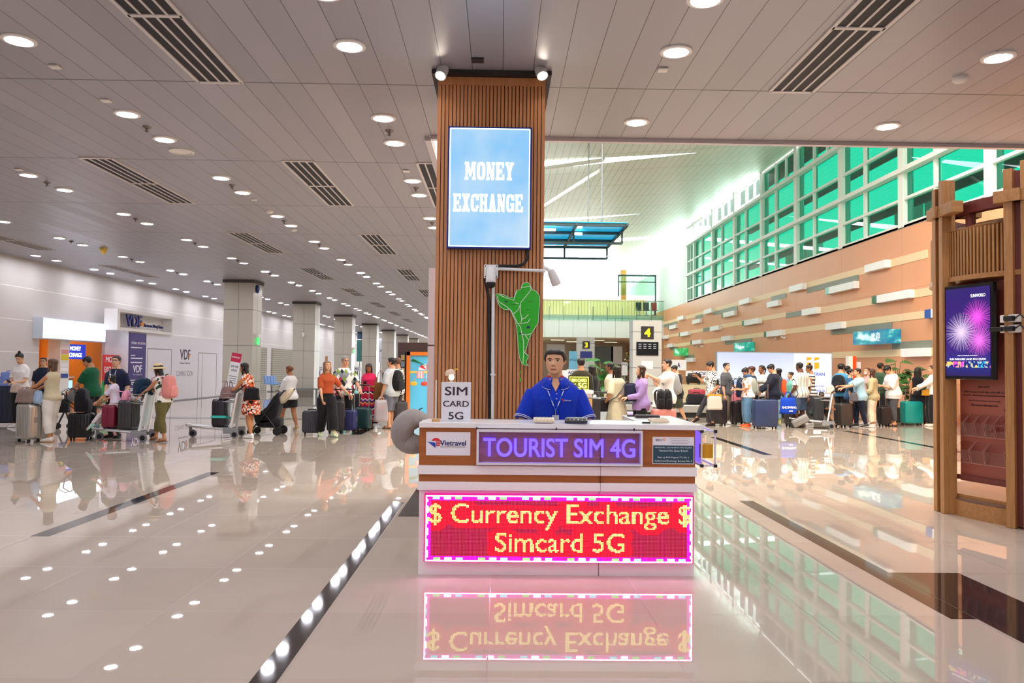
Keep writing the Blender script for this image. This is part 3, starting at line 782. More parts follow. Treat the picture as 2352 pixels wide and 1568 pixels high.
for (x, y, w_) in ((905, 345, .03), (960, 420, .06), (815, 445, .06), (940, 490, .03), (905, 510, .02), (880, 765, .02)):
    q = mp(x, y); mb.box((q[0], YK-.0455, q[1]), (w_, .002, .004))
mb.build('place_names', mat('map_ink', '14501a', .4), mo)
for (x, y, w_, h_) in ((880, 985, .008, .012), (875, 1028, .012, .022), (875, 1090, .016, .045)):
    q = mp(x, y); MB().box((q[0], YK-.037, q[1]), (w_, .012, h_), bev=.004).build('islet', gm, mo)

# ================================================================== SERVICE COUNTER
YCF = 5.72
def fz(py, px_=1280): return on_y(px_, py, YCF).z
def fx(px_, py=1100): return on_y(px_, py, YCF).x
CX0, CX1 = fx(962, 1200), fx(1594, 1200)
ORW = m_wood('counter_orange_veneer', 'b5682f', '9c5522', 0, .35, .5)
ct = thing('service_counter', ((CX0+CX1)/2, YCF, 0), 'white and timber service counter with a red LED board', 'counter')
def cpart(name, mb, m, sm=None):
    o = mb.build(name, m, ct, sm); o.location = -Vector(ct.location); return o
zt, zl = fz(972), fz(984)
z1, z2, z3, z4 = fz(1070), fz(1090), fz(1107), fz(1126)
mb = MB(); mb.b2((CX0, YCF, 0), (CX1, YCF+.03, z4)); mb.b2((CX0, YCF+.031, 0), (CX0+.03, YCF+.55, zl)); mb.b2((CX1-.03, YCF+.031, 0), (CX1, YCF+1.05, zl))
mb.b2((CX0+.01, YCF+.45, .1), (CX1-.01, YCF+.47, zl)); cpart('body', mb, WHITEGLOSS)
mb = MB(); mb.b2((CX0-.004, YCF-.01, z1), (CX1+.004, YCF+.02, zl)); mb.b2((CX0-.004, YCF-.01, z3), (CX1+.004, YCF+.02, z2))
mb.b2((CX1-.005, YCF+.021, z1), (CX1+.008, YCF+1.04, zl)); mb.b2((CX0-.008, YCF+.021, z1), (CX0+.005, YCF+.5, zl)); cpart('timber_band', mb, ORW)
for a_, b_ in ((z2, z1), (z4, z3)):
    mb = MB(); mb.b2((CX0-.012, YCF-.03, a_), (CX1+.012, YCF+.02, b_), bev=.0); cpart('ledge', mb, WHITEGLOSS)
mb = MB(); mb.b2((CX0-.005, YCF-.035, zl), (CX1+.055, YCF+.38, zt), bev=.004); mb.b2((CX1-.36, YCF+.38, zl), (CX1+.055, YCF+1.08, zt), bev=.004); cpart('countertop', mb, WHITEGLOSS)
mb = MB(); mb.b2((CX0+.03, YCF+.381, zl-.01), (CX1-.365, YCF+.62, zt-.012)); cpart('inner_desk', mb, mat('dark_grey_laminate', '6d6a70', .35))
mb = MB(); mb.b2((fx(1378)-.001, YCF-.0315, z4), (fx(1378)+.001, YCF-.0, zl)); mb.b2((fx(1376)-.0015, YCF-.004, 0), (fx(1376)+.0015, YCF+.001, z4)); cpart('panel_seam', mb, mat('seam_brown', '5b3a2b', .7))  # vertical panel joints in dark brown
for q in ((1443, 956), (1478, 972)):
    p = on_z(*q, zt); mb = MB(); mb.box((p.x+.02, p.y, zt-.004), (.06, .02, .03)); cpart('hinge', mb, BLACK)
mb = MB()
for (x, y, w_, h_) in ((1048, 985+48-40, .0, .0),): pass
# ---- LED board
la, lb_ = on_y(975, 1133, YCF-.06), on_y(1593, 1293, YCF-.06)
lw, lh = lb_.x-la.x, la.z-lb_.z
lc = Vector(((la.x+lb_.x)/2, YCF-.06, (on_y(1284, 1136.5, YCF-.06).z + on_y(1284, 1292.5, YCF-.06).z)/2))
lh = on_y(1284, 1136.5, YCF-.06).z - on_y(1284, 1292.5, YCF-.06).z
led = thing('led_board', lc, 'wide red scrolling LED board with currency exchange message on the counter front', 'sign')
mb = MB(); mb.box((0, .03, 0), (lw, .055, lh)); mb.build('housing', emitter('led_case_glow', 'd0108e', .5), led)  # case glows magenta in place of spill from the border pixels
NX, NY = 192, 48; pit = (lw-.02)/NX; pv = (lh-.012)/NY
grid = {}
def raster(txt, cx_, cy_, width, height, col, bold=.0):
    vs, fs = text_mesh(txt, width=width, height=height, bold=bold)
    for f in fs:
        P = [vs[i] for i in f]
        for k in range(1, len(P)-1):
            A, B, C = P[0], P[k], P[k+1]
            x0, x1 = min(A.x, B.x, C.x), max(A.x, B.x, C.x); y0, y1 = min(A.y, B.y, C.y), max(A.y, B.y, C.y)
            for gx in range(int(math.floor(x0+cx_)), int(math.ceil(x1+cx_))+1):
                for gy in range(int(math.floor(y0+cy_)), int(math.ceil(y1+cy_))+1):
                    X, Y = gx+.5-cx_, gy+.5-cy_
                    d = (B.y-C.y)*(A.x-C.x) + (C.x-B.x)*(A.y-C.y)
                    if abs(d) < 1e-12: continue
                    u = ((B.y-C.y)*(X-C.x) + (C.x-B.x)*(Y-C.y))/d; v = ((C.y-A.y)*(X-C.x) + (A.x-C.x)*(Y-C.y))/d
                    if u >= -.02 and v >= -.02 and u+v <= 1.02: grid[(gx, gy)] = col
def lx(px_): return (px_ - 975)/(1593-975)*NX
def ly(py): return (1292.5 - py)/(1292.5-1136.5)*NY
raster('$ Currency Exchange $', lx(1286), ly(1186), 189, 18.5, 1, .008)
raster('Simcard 5G', lx(1286), ly(1246), 93, 14, 1, .008)
for gx in range(NX):
    for gy in (0, NY-1): grid[(gx, gy)] = 2
for gy in range(NY):
    for gx in (0, NX-1): grid[(gx, gy)] = 2
for i in range(NX):
    ph = i % 32; c = {0: 4, 1: 3, 2: 5}.get((ph-5)//8 if ph >= 5 and (ph-5) % 8 < 5 else -1)
    if c:
        for k in (1, 2): grid[(i, NY-1-k)] = c; grid[(NX-1-i, k)] = c
for i in range(3, NY-3):
    ph = i % 16; c = {0: 3, 1: 4}.get((ph-3)//8 if ph >= 3 and (ph-3) % 8 < 5 else -1)
    if c:
        for k in (1,): grid[(k, i)] = c; grid[(NX-1-k, NY-1-i)] = c
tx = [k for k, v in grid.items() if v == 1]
near = set()  # halo zone: dots close to the text brightened as painted bloom
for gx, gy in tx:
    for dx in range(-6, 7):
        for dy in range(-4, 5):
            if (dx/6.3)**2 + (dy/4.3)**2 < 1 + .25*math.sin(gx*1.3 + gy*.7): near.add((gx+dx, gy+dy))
mb = MB()
mb.box((0, -.0005, 0), (lw-.006, .006, lh-.006)); mb.build('face_plate', emitter('led_face_red', 'b00030', .26), led)  # plate glows faint red as if lit by the text dots
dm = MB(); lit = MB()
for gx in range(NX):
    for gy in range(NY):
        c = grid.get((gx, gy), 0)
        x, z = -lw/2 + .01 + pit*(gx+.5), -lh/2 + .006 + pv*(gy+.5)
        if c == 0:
            brd = min(gx, NX-1-gx, gy, NY-1-gy) < 4  # border band coloured magenta as bloom of the edge pixels
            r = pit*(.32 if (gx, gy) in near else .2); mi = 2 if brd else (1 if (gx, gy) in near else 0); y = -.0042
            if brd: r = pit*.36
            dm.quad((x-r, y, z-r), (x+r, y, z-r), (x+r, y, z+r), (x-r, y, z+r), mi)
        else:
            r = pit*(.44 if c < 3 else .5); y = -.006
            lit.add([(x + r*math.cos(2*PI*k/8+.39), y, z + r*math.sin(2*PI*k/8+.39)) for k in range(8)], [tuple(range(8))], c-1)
dm.build('dim_and_bloom_pixels', [emitter('led_dim_pink', 'd84a88', .6), emitter('led_red_halo', 'ff1430', 1.05), emitter('led_magenta_bloom', 'ff10d8', 1.6)], led)
lit.build('lit_pixels', [emitter('led_yellow', 'fff07a', 1.7), emitter('led_pinkwhite', 'ff9aff', 34.0), emitter('led_white', 'ffe6ff', 48), emitter('led_cyan', '7af0ff', 2.2), emitter('led_green', '7cff7a', 1.6)], led)
# ---- acrylic sign "TOURIST SIM 4G"
ya = YCF-.075
a, b = on_y(1095, 986, ya), on_y(1476, 1071, ya); sw, cx = b.x-a.x, (a.x+b.x)/2
zc = (on_y(1285, 988, ya).z + on_y(1285, 1069, ya).z)/2; sh = on_y(1285, 988, ya).z - on_y(1285, 1069, ya).z
ts = thing('acrylic_sign', (cx, ya, zc), 'clear acrylic sign with violet lit tourist SIM letters on the counter', 'sign')
mb = MB()
for sx in (-1, 1): mb.box((sx*(sw/2-.008), .03, 0), (.016, .07, sh))
for sz in (-1, 1): mb.box((0, .03, sz*(sh/2-.008)), (sw-.033, .07, .016))
mb.build('frame', mat('white_aluminium', 'e6dfe8', .35), ts)
mb = MB(); mb.box((0, .06, 0), (sw-.02, .006, sh-.02)); mb.build('back_sheet', m_wood('violet_lit_veneer', 'b5686a', '9a5250', 0, .4), ts)  # violet of the letter light is mixed into the veneer colour
mb = MB(); put_text(mb, 'TOURIST SIM 4G', (0, -.004), TM((0, .052, 0), rx=R(90)), ext=.022, width=sw*.92, height=sh*.52, bold=.008)
mb.build('lettering', emitter('violet_led_letters', '7c62ff', .95), ts)
mb = MB(); put_text(mb, 'TOURIST SIM 4G', (0, -.004), TM((0, .056, 0), rx=R(90)), ext=.006, width=sw*.925, height=sh*.55, bold=.022)
mb.build('letter_rim', emitter('violet_rim', '5a2be0', 1.6), ts)
mb = MB(); mb.quad((-sw/2+.01, 0, -sh/2+.01), (sw/2-.01, 0, -sh/2+.01), (sw/2-.01, 0, sh/2-.01), (-sw/2+.01, 0, sh/2-.01)); mb.build('front_sheet', glass('clear_acrylic', 'f6f2f8'), ts)
for u in (-.5, -.02, .45):
    MB().box((u*sw, .02, sh/2+.008), (.008, .02, .02)).build('hook', BLACK, ts)
# ---- posters
def poster(x0, y0, x1, y1, Y, name, label, m, ys=None):
    a, b = on_y(x0, y0, Y), on_y(x1, y1, Y)
    c = Vector(((a.x+b.x)/2, Y, (a.z+b.z)/2)); t = thing(name, c, label, 'poster')
    MB().box((0, .002, 0), (b.x-a.x, .004, a.z-b.z)).build('sheet', m, t)
    return t, b.x-a.x, a.z-b.z
PW = mat('white_poster_paper', 'f1ecf4', .4); NAVY = mat('navy_ink', '262a6b', .5); REDI = mat('red_ink', 'dc2a34', .5); BLK = mat('black_ink', '201c24', .6); GREYI = mat('grey_ink', '77747e', .6)
t, w_, h_ = poster(979, 991.5, 1080, 1046, YCF-.014, 'paper_poster', 'white paper with a red and blue travel company logo on the counter', PW)
TF = TM((0, -.001, 0), rx=R(90)); px = YCF/F
mb = MB(); put_text(mb, 'Vietravel', (.032*1.1, .006), TF, ext=.0015, width=.188, bold=.02); mb.build('lettering', NAVY, t)
mb = MB(); put_text(mb, 'ASIA LEADING TOUR OPERATOR', (.034, -.022), TF, ext=.001, width=.18, height=.007); mb.build('small_lettering', GREYI, t)
mb = MB(); C_ = (-.088, .008); rr = .034
for k, (y0_, y1_) in enumerate(((.012, .034), (.0, .008), (-.012, -.005), (-.024, -.017))):
    x0_, x1_ = [math.sqrt(max(0, rr*rr-y*y)) for y in (y0_, y1_)]
    n = 8; top = [(C_[0]+math.sqrt(max(0, rr*rr-(y0_+(y1_-y0_)*i/n)**2)), C_[1]+y0_+(y1_-y0_)*i/n) for i in range(n+1)]
    lef = [(2*C_[0]-x if k == 0 else C_[0], y) for x, y in top]
    mb.prism(top + lef[::-1], 0, .0015, 0, TF)
mb.build('logo_red', REDI, t)
mb = MB(); mb.prism([(-.15, .015), (-.092, .006), (-.092, -.03)], 0, .0018, 0, TF); mb.build('logo_blue', mat('blue_ink', '1d3fae', .5), t)
t, w_, h_ = poster(1499, 1003, 1594, 1066, YCF-.014, 'exchange_bureau_notice', 'white and dark teal exchange bureau notice at the counter corner', PW)
MB().box((0, -.001, -h_*.14), (w_*.97, .002, h_*.66)).build('dark_panel', mat('dark_teal_print', '23485a', .4), t)
TF2 = TM((0, -.002, 0), rx=R(90))
mb = MB()
for txt, y, ww in (('VIETRAVEL CHI NHÁNH PHÚ QUỐC', .12, .9), ('Vietravel Phu Quoc Branch', -.01, .7), ('Ðại Lý Ðổi Ngoại Tệ Số: 2', -.25, .76), ('Authorised Exchange Bureau No: 2', -.39, .9)):
    put_text(mb, txt, (0, y*h_), TF2, ext=.0012, width=w_*ww, height=h_*.085)
mb.build('lettering', mat('pale_ink', 'e8eef0', .5), t)
mb = MB(); put_text(mb, 'BIDV', (-w_*.34, h_*.385), TM((0, 0, 0), rx=R(90)), ext=.0012, width=w_*.17); mb.build('bank_lettering', BLK, t)
mb = MB(); mb.tube([(-w_*.22 + .008*math.cos(a), -.001, h_*.41 + .008*math.sin(a)) for a in [2*PI*i/10 for i in range(11)]], .002, 6); mb.build('bank_logo', mat('orange_ink', 'f0952c', .5), t)
mb = MB()
for k in range(4): mb.box((w_*.15, -.0005, h_*(.44-.06*k)), (w_*(.5-.1*(k % 2)), .001, .002))
mb.build('small_lettering', GREYI, t)
# ---- side light box
xs = CX1+.058
sb = thing('side_sign', (xs+.04, YCF+.28, (z1+zl)/2), 'violet lit acrylic sign box on the right end of the counter', 'sign')
hb = zl-z1-.02; mb = MB()
for sx in (-.04, .06):
    for sy in (-.26, .3): mb.box((sx, sy, 0), (.012, .012, hb))
for sz in (-1, 1):
    for sx in (-.04, .06): mb.box((sx, .02, sz*hb/2), (.012, .56, .012))
    for sy in (-.26, .3): mb.box((.01, sy, sz*hb/2), (.1, .012, .012))
mb.build('frame', mat('white_aluminium', 'e6dfe8', .35), sb)
MB().box((-.035, .02, 0), (.006, .54, hb-.02)).build('back_sheet', emitter('violet_back_glow', '7a5cf0', .9), sb)
for sx in (-.04, .06):
    for sz in (-1, 1): MB().box((sx, -.27, sz*hb/2), (.022, .022, .022)).build('corner_cap', BLACK, sb)
tr = MB(); tr.lathe([(.02, -.05), (.05, -.05), (.05, .05), (.02, .05)], 20, 0, TM((xs+.045, YCF+.06, (z1+zl)/2-.02)), False)
tag(tr.build('tape_roll', mat('amber_tape', 'd89a1c', .25), smooth=50), 'amber roll of tape inside the side sign box', 'tape')

# ---- things on the counter
ytop = zt + .0005
p = on_z(1047, 970, zt); p.y = YCF+.12; a, b = on_y(1014, 877, p.y), on_y(1081, 969, p.y)
t = thing('table_sign', ((a.x+b.x)/2, p.y, ytop), 'white upright SIM CARD 5G sign on the counter, left end', 'sign')
sw, sh = b.x-a.x, a.z-zt
mb = MB(); mb.box((0, 0, sh/2), (sw, .012, sh), bev=.002); mb.box((0, .03, .004), (sw*.8, .07, .008)); mb.build('board', mat('white_card_board', 'eeeef4', .3), t)
mb = MB(); TF = TM((0, -.006, 0), rx=R(90))
put_text(mb, 'SIM', (.0, sh*.77), TF, ext=.002, width=sw*.76, height=sh*.22, bold=.012); put_text(mb, 'CARD', (0, sh*.445), TF, ext=.002, width=sw*.87, height=sh*.15, bold=.012); put_text(mb, '5G', (0, sh*.14), TF, ext=.002, width=sw*.5, height=sh*.19, bold=.012)
mb.build('lettering', mat('dark_plum_ink', '3a2b36', .5), t)
# little lit lamp behind the table sign
p = on_y(1037, 866, YCF+.2); t = thing('desk_lamp', (p.x, YCF+.2, ytop), 'small glowing lamp with a shell shade behind the table sign', 'lamp')
hz = p.z - zt
mb = MB(); mb.lathe([(.03, 0), (.03, .01), (.008, .015), (.008, hz-.04), (.015, hz-.035)], 14); mb.build('stem', WHITE, t, 40)
mb = MB(); mb.ball((0, 0, hz), (.02, .02, .026), 8); mb.build('bulb', emitter('bulb_glow', 'fff0c8', 25.0), t, 180)
mb = MB(); mb.lathe([(.038, .018), (.036, .04), (.026, .055), (0, .06)], 18, 0, TM((-.005, 0, hz), ry=R(-12)), False); mb.build('lamp_shade', mat('peach_shell', 'ecd0b4', .5), t, 60)
mb = MB(); mb.tube([(.02, 0, hz+.05), (.035, 0, hz+.062), (.05, 0, hz+.055)], .006, 6); mb.build('bow', mat('yellow_ribbon', 'f0b42c', .5), t, 60)
# stick in a wooden base
p = on_z(994, 971, zt); t = thing('sign_holder', (p.x+.01, YCF+.06, ytop), 'slim white upright stick in a small wooden base at the counter corner', 'holder')
MB().box((0, 0, .01), (.055, .05, .02), bev=.003).build('base', m_wood('pale_oak', 'e0b070', 'c08a44', 0), t)
hs = on_y(993, 873, YCF+.06).z - zt
MB().box((0, 0, hs/2), (.011, .004, hs)).build('stick', WHITE, t)
# calculators and tray
def calculator(px0, px1, py, body, label, keys, rz=0, tilt=6):
    a, b = on_z(px0, py, zt), on_z(px1, py, zt); w_ = b.x-a.x; d = w_*.82
    t = thing('calculator', ((a.x+b.x)/2, max(YCF+.02, a.y), ytop), label, 'calculator', None, rz)
    M = TM((0, 0, .012), rx=R(tilt)); mb = MB(); mb.box((0, 0, .01), (w_, d, .022), 0, M, bev=.006); mb.build('body', body, t, 30)
    mb = MB(); mb.box((0, d*.3, .022), (w_*.8, d*.2, .004), 0, M); mb.build('display', mat('lcd_grey', '9aa596', .2), t)
    kb = MB()
    for i in range(5):
        for j in range(4): kb.box((w_*(-.36+.18*i), d*(.08-.14*j), .023), (w_*.13, d*.09, .006), 0, M)
    kb.build('keys', keys, t)
calculator(1226, 1273, 972, mat('cream_plastic', 'f0dfc2', .4), 'cream calculator lying before the man on the counter', mat('ivory_keys', 'e8d8c0', .4))
calculator(1300, 1352, 974, mat('dark_calc', '3a3a3e', .35), 'silver and black calculator lying on the counter', mat('black_keys', '1c1c20', .4), R(-6))
t = calculator(1492, 1531, 972, mat('cream_plastic', 'f0dfc2', .4), 'cream calculator on the right wing of the counter', mat('ivory_keys', 'e8d8c0', .4), R(10))
p = on_z(1486, 959, zt); mb = MB(); mb.box((0, 0, .012), (.2, .09, .022), bev=.006)
tag(mb.build('bill_folder', mat('dark_leather', '33262c', .45), loc=(p.x, p.y, ytop)), 'dark closed bill folder on the right counter wing', 'folder')
# grey travel pillow hanging on the counter end
p = on_y(975, 990, YCF+.34); NP = MB(); pts = []; rad = []
for i in range(21):
    a = R(30 + 300*i/20); pts.append((.0 + .082*math.cos(a), .02*math.sin(a*2), .092*math.sin(a))); rad.append(.09*(1 - .25*abs(i-10)/10*.6) if 0 < i < 20 else .03)
t = thing('travel_pillow', (CX0-.085, YCF+.3, p.z-.0), 'puffy grey travel neck pillow hung at the left end of the counter', 'pillow', None, R(12))
NP.tube(pts, rad, 18); NP.build('cushion', fabric('a39b96', 'grey_velour'), t, 180)
MB().tube([(.02, 0, .12), (.05, 0, .17), (.07, 0, .18)], .005, 6).build('strap', BLACK, t)

# ================================================================== TIMBER ROUND KIOSK AT RIGHT
KC = Vector((6.1, 8.3, 0)); KR = 1.25
OAK = m_wood('kiosk_oak', 'b98650', '99693a', 2, .42); OAKH = m_wood('kiosk_oak_flat', 'b98650', '99693a', 0, .42); MAH = mat('red_brown_board', '9a5142', .45, noise=.05, bscale=4); MAHD = mat('dark_red_brown', '6e2f26', .5)
kt = thing('round_kiosk', KC, 'round timber brochure kiosk with paired posts and a slatted ring', 'kiosk')
hK = 3.56
angs = [R(176), R(216.5), R(257), R(310), R(10)]
def kp(a, r, z=0): return Vector((math.cos(a)*r, math.sin(a)*r, z))
for i, a in enumerate(angs):
    M = TM(kp(a, KR+.02), rz=a)     # local x outward, y tangent
    for sgn in (-1, 1):
        mb = MB(); mb.box((.03, sgn*.075, hK/2 - (.03 if sgn < 0 else 0)), (.14, .08, hK - (.06 if sgn < 0 else 0)), 0, M, bev=.006); mb.build('post', OAK, kt)
    mb = MB(); mb.box((.0, 0, hK/2-.03), (.09, .075, hK-.1), 0, M); mb.build('post_core', MAHD, kt)
    mb = MB(); mb.box((.06, .08, 3.23), (.12, .56, .12), 0, M, bev=.006); mb.box((-.1, 0, 3.23), (.5, .1, .12), 0, M); mb.build('cross_beam', OAKH, kt)
mb = MB()   # upper ring beam with hangers
n = 72
def arc_ring(mb, r0, r1, z0, z1, mi=0, a0=0, a1=360, n=72):
    rings = []
    for i in range(n+1):
        a = R(a0 + (a1-a0)*i/n); rings.append([kp(a, r0, z0), kp(a, r1, z0), kp(a, r1, z1), kp(a, r0, z1)])
    mb.loft(rings, mi, None, True)
arc_ring(mb, KR-.12, KR-.02, 3.17, 3.29)
for i in range(16): mb.box(kp(R(22.5*i+9), KR-.07, 3.05), (.07, .07, .26), 0)
mb.build('ring_beam', MAHD, kt)
mb = MB(); nsl = 196
for i in range(nsl):
    a = 2*PI*i/nsl; M = TM(kp(a, KR), rz=a)
    z0, z1 = 2.5, 3.02
    mb.add([(-.16, -.009, z1+.06), (-.16, .009, z1+.06), (.05, .010, z1-.02), (.05, -.010, z1-.02), (-.16, -.009, z1+.02), (-.16, .009, z1+.02), (.01, .010, z1-.05), (.01, -.010, z1-.05)], [(0, 1, 2, 3), (4, 7, 6, 5), (0, 3, 7, 4), (1, 5, 6, 2), (0, 4, 5, 1), (3, 2, 6, 7)], 0, M)
    mb.box((.03, 0, (z0+z1)/2-.02), (.045, .02, z1-z0-.02), 0, M)
mb.build('slatted_ring', OAK, kt)
mb = MB(); arc_ring(mb, KR-.14, KR+.07, 2.46, 2.51); mb.build('ring_shelf', OAKH, kt)
mb = MB(); arc_ring(mb, KR-.03, KR-.0, 2.51, 2.96); mb.build('ring_lining', mat('dark_ring_lining', '4a2c1e', .6), kt)
mb = MB(); arc_ring(mb, .05, KR-.1, 2.42, 2.46); mb.build('soffit', MAHD, kt)
mb = MB(); arc_ring(mb, .02, KR+.02, .0, .16); mb.build('base_ring', OAKH, kt)
mb = MB(); arc_ring(mb, .02, KR+.0, .16, .185); mb.build('deck', m_wood('deck_walnut', '8a6a58', '6d5044', 1, .3), kt)
# flat panel between the two visible posts
A, B = kp(angs[0], KR-.02), kp(angs[1], KR-.02); mid = (A+B)/2; ch = (B-A); La = ch.length; pa = math.atan2(ch.y, ch.x)
MP = TM(mid, rz=pa)     # local x along the panel (left->right seen from outside), -y outward
mb = MB(); mb.box((0, .03, 1.4), (La-.2, .03, 2.08), 0, MP); mb.build('back_panel', MAH, kt)
mb = MB(); mb.box((0, .0, .4), (La-.18, .05, .05), 0, MP); mb.build('panel_rail', MAHD, kt)
mb = MB(); mb.box((0, .0, .12), (La-.1, .05, .2), 0, MP); mb.build('front_rail', OAKH, kt)
for i in (1, 2, 3, 4):
    A2, B2 = kp(angs[i], KR-.02), kp(angs[(i+1) % 5], KR-.02)
    if i in (1,):
        m2 = (A2+B2)/2; c2 = B2-A2
        mb = MB(); mb.box((0, .03, 1.4), (c2.length-.2, .03, 2.08), 0, TM(m2, rz=math.atan2(c2.y, c2.x))); mb.build('back_panel', MAH, kt)
mb = MB(); TX = MP @ TM((0, .013, 0), rx=R(90))
for txt, z, ww, hh in (('PHÚ QUỐC', 1.355, .17, .026), ('ÐIỂM DU LỊCH ÐẶC SẮC CỦA THẾ GIỚI', 1.30, .6, .026), ('PHU QUOC - UNIQUE TRAVEL DESTINATION OF THE WORLD', 1.262, .62, .016), ('Tìm hiểu thêm thông tin tài liệu tại đây', 1.21, .46, .02), ('Find out more information here', 1.165, .38, .02)):
    put_text(mb, txt, (-.03, z), TX, ext=.002, width=ww*.82, height=hh)
mb.prism([(.213, 1.20), (.225, 1.20), (.216, 1.135), (.224, 1.137), (.208, 1.105), (.198, 1.131), (.206, 1.133)], 0, .002, 0, TX); mb.build('lettering', mat('dark_brown_ink', '33120f', .6), kt)
CLR = glass('clear_holder', 'f3e9e8')
def holder(x0, x1, z0, z1, label):
    t = thing('brochure_holder', KC + (MP @ Vector(((x0+x1)/2, .012, z0))), label, 'brochure holder', 'clear brochure holders on the kiosk', pa)
    w_, h_ = x1-x0-.006, z1-z0; g = MB()
    g.quad((-w_/2, 0, 0), (w_/2, 0, 0), (w_/2, 0, h_), (-w_/2, 0, h_)); g.quad((-w_/2, -.06, 0), (w_/2, -.06, 0), (w_/2, -.09, h_*.62), (-w_/2, -.09, h_*.62)); g.quad((-w_/2, 0, 0), (-w_/2, -.06, 0), (-w_/2, -.09, h_*.62), (-w_/2, 0, h_)); g.quad((w_/2, 0, 0), (w_/2, -.06, 0), (w_/2, -.09, h_*.62), (w_/2, 0, h_))
    g.build('pocket', CLR, t)
    e = MB(); EM = .0013
    for pth in ([(-w_/2, -.06, 0), (w_/2, -.06, 0)], [(-w_/2, 0, 0), (-w_/2, -.06, 0), (-w_/2, -.09, h_*.62), (-w_/2, 0, h_)], [(w_/2, 0, 0), (w_/2, -.06, 0), (w_/2, -.09, h_*.62), (w_/2, 0, h_)]): e.tube(pth, EM, 5)
    e.build('bright_edges', mat('acrylic_edge', 'c8a29c', .2), t)
Lp = La-.26
for i in range(5): holder(-Lp/2-.02+Lp*i/5+.005, -Lp/2-.02+Lp*(i+1)/5-.005, .84, 1.07, 'narrow clear brochure holder in the upper kiosk row, %s from left' % ORD[i])
for i, (u0, u1) in enumerate(((0, .3), (.3, .59), (.59, 1))): holder(-Lp/2-.02+Lp*u0+.005, -Lp/2-.02+Lp*u1-.005, .56, .78, 'wide clear brochure holder in the lower kiosk row, %s from left' % ORD[i])
# portrait screen on the kiosk
zs0, zs1 = 1.44, 2.42
tv = thing('display_screen', KC + (MP @ Vector((-.075, -.13, 1.93-.01))), 'portrait advertising screen with purple fireworks on the timber kiosk', 'screen', None, pa)
sw, sh = La*.70, zs1-zs0
mb = MB(); mb.box((0, .01, 0), (sw, .06, sh), bev=.006); mb.build('housing', mat('black_gloss', '101016', .15), tv)
def m_fire():
    m, b, t = newmat('fireworks_picture'); v, x, y, z = t.pos('Generated')
    base = t.ramp(z, [(.0, lin('2a1a5a')), (.12, lin('1b2a80')), (.3, lin('3a1c78')), (1, lin('2b1a6a'))])
    tot = base
    for (cx_, cz_, r_, col, ph) in ((.72, .66, .30, 'ff5af0', 0.), (.36, .5, .32, 'f4d8ff', .35), (.76, .40, .28, 'ff7af4', .7)):
        dx = t.math('MULTIPLY', t.math('SUBTRACT', x, cx_), sw/sh); dz = t.math('SUBTRACT', z, cz_)
        r2 = t.math('SQRT', t.math('ADD', t.math('MULTIPLY', dx, dx), t.math('MULTIPLY', dz, dz)))
        an = t.math('ARCTAN2', dz, dx)
        wob = t.math('ADD', t.math('MULTIPLY', an, 19.0), ph)
        st = t.math('POWER', t.math('ABSOLUTE', t.math('SINE', wob)), 14.0)
        st2 = t.math('POWER', t.math('ABSOLUTE', t.math('SINE', t.math('ADD', t.math('MULTIPLY', an, 13.5), 1.1+ph))), 12.0)
        fall = t.math('MAXIMUM', t.math('SUBTRACT', 1.0, t.math('DIVIDE', r2, r_*.72)), 0.0)
        core = t.math('POWER', fall, 3.0)
        on = t.math('MULTIPLY', t.math('MAXIMUM', st, st2), t.math('POWER', fall, .8))
        f = t.math('MINIMUM', t.math('ADD', on, core), 1.0)
        tot = t.mix(f, tot, lin(col))
    n = t.noise(t.scale(v, (6, 1, 9)), 2.0, 3)
    city = t.math('MULTIPLY', t.math('GREATER_THAN', n, .5), t.math('LESS_THAN', t.math('ABSOLUTE', t.math('SUBTRACT', z, .13)), .035))
    tot = t.mix(city, tot, t.ramp(t.noise(t.scale(v, (5, 1, 2)), 1.7, 2), [(.35, lin('20c8ff')), (.5, lin('ffd24a')), (.65, lin('ff4ad0'))]))
    t.put(b.inputs['Base Color'], (0, 0, 0, 1)); t.put(b.inputs['Emission Color'], tot); b.inputs['Emission Strength'].default_value = .95; b.inputs['Roughness'].default_value = .15
    return m
mb = MB(); mb.box((0, -.022, 0), (sw*.9, .004, sh*.93)); mb.build('picture', m_fire(), tv)
mb = MB(); TV = TM((0, -.0245, 0), rx=R(90)); put_text(mb, 'SUN PARADISE LAND PHU QUOC', (0, -sh*.29), TV, ext=.001, width=sw*.74, height=.024); put_text(mb, 'Embrace unforgettable adventures in', (0, -sh*.25), TV, ext=.001, width=sw*.4, height=.012); put_text(mb, 'SUNWORLD', (sw*.22, sh*.375), TV, ext=.001, width=sw*.29, height=.032)
mb.build('lettering', emitter('white_screen_letters', 'ffffff', 1.0), tv)
# power adapters on the kiosk post
for i, z in enumerate((2.03, 1.93)):
    M_ = MP @ TM((La/2-.02, -.13, z)); p = KC + (M_ @ Vector((0, 0, 0)))
    t = thing('power_socket', p, 'white socket box with black plugs on the kiosk post, %s one' % ('upper' if i == 0 else 'lower'), 'socket', None, pa)
    MB().box((0, 0, 0), (.2, .06, .075), bev=.008).build('box', WHITE, t); MB().box((.02, -.045, .0), (.1, .05, .05), bev=.008).build('plug', BLACK, t)
    if i: MB().box((-.13, -.03, 0), (.14, .05, .045), bev=.008).build('adapter', BLACK, t)
    mb = MB(); mb.tube([(.07, -.04, 0), (.14, -.05, .03), (.2, -.03, -.03), (.26, 0, -.02)], .008, 6); mb.build('cord', BLACK, t, 60)
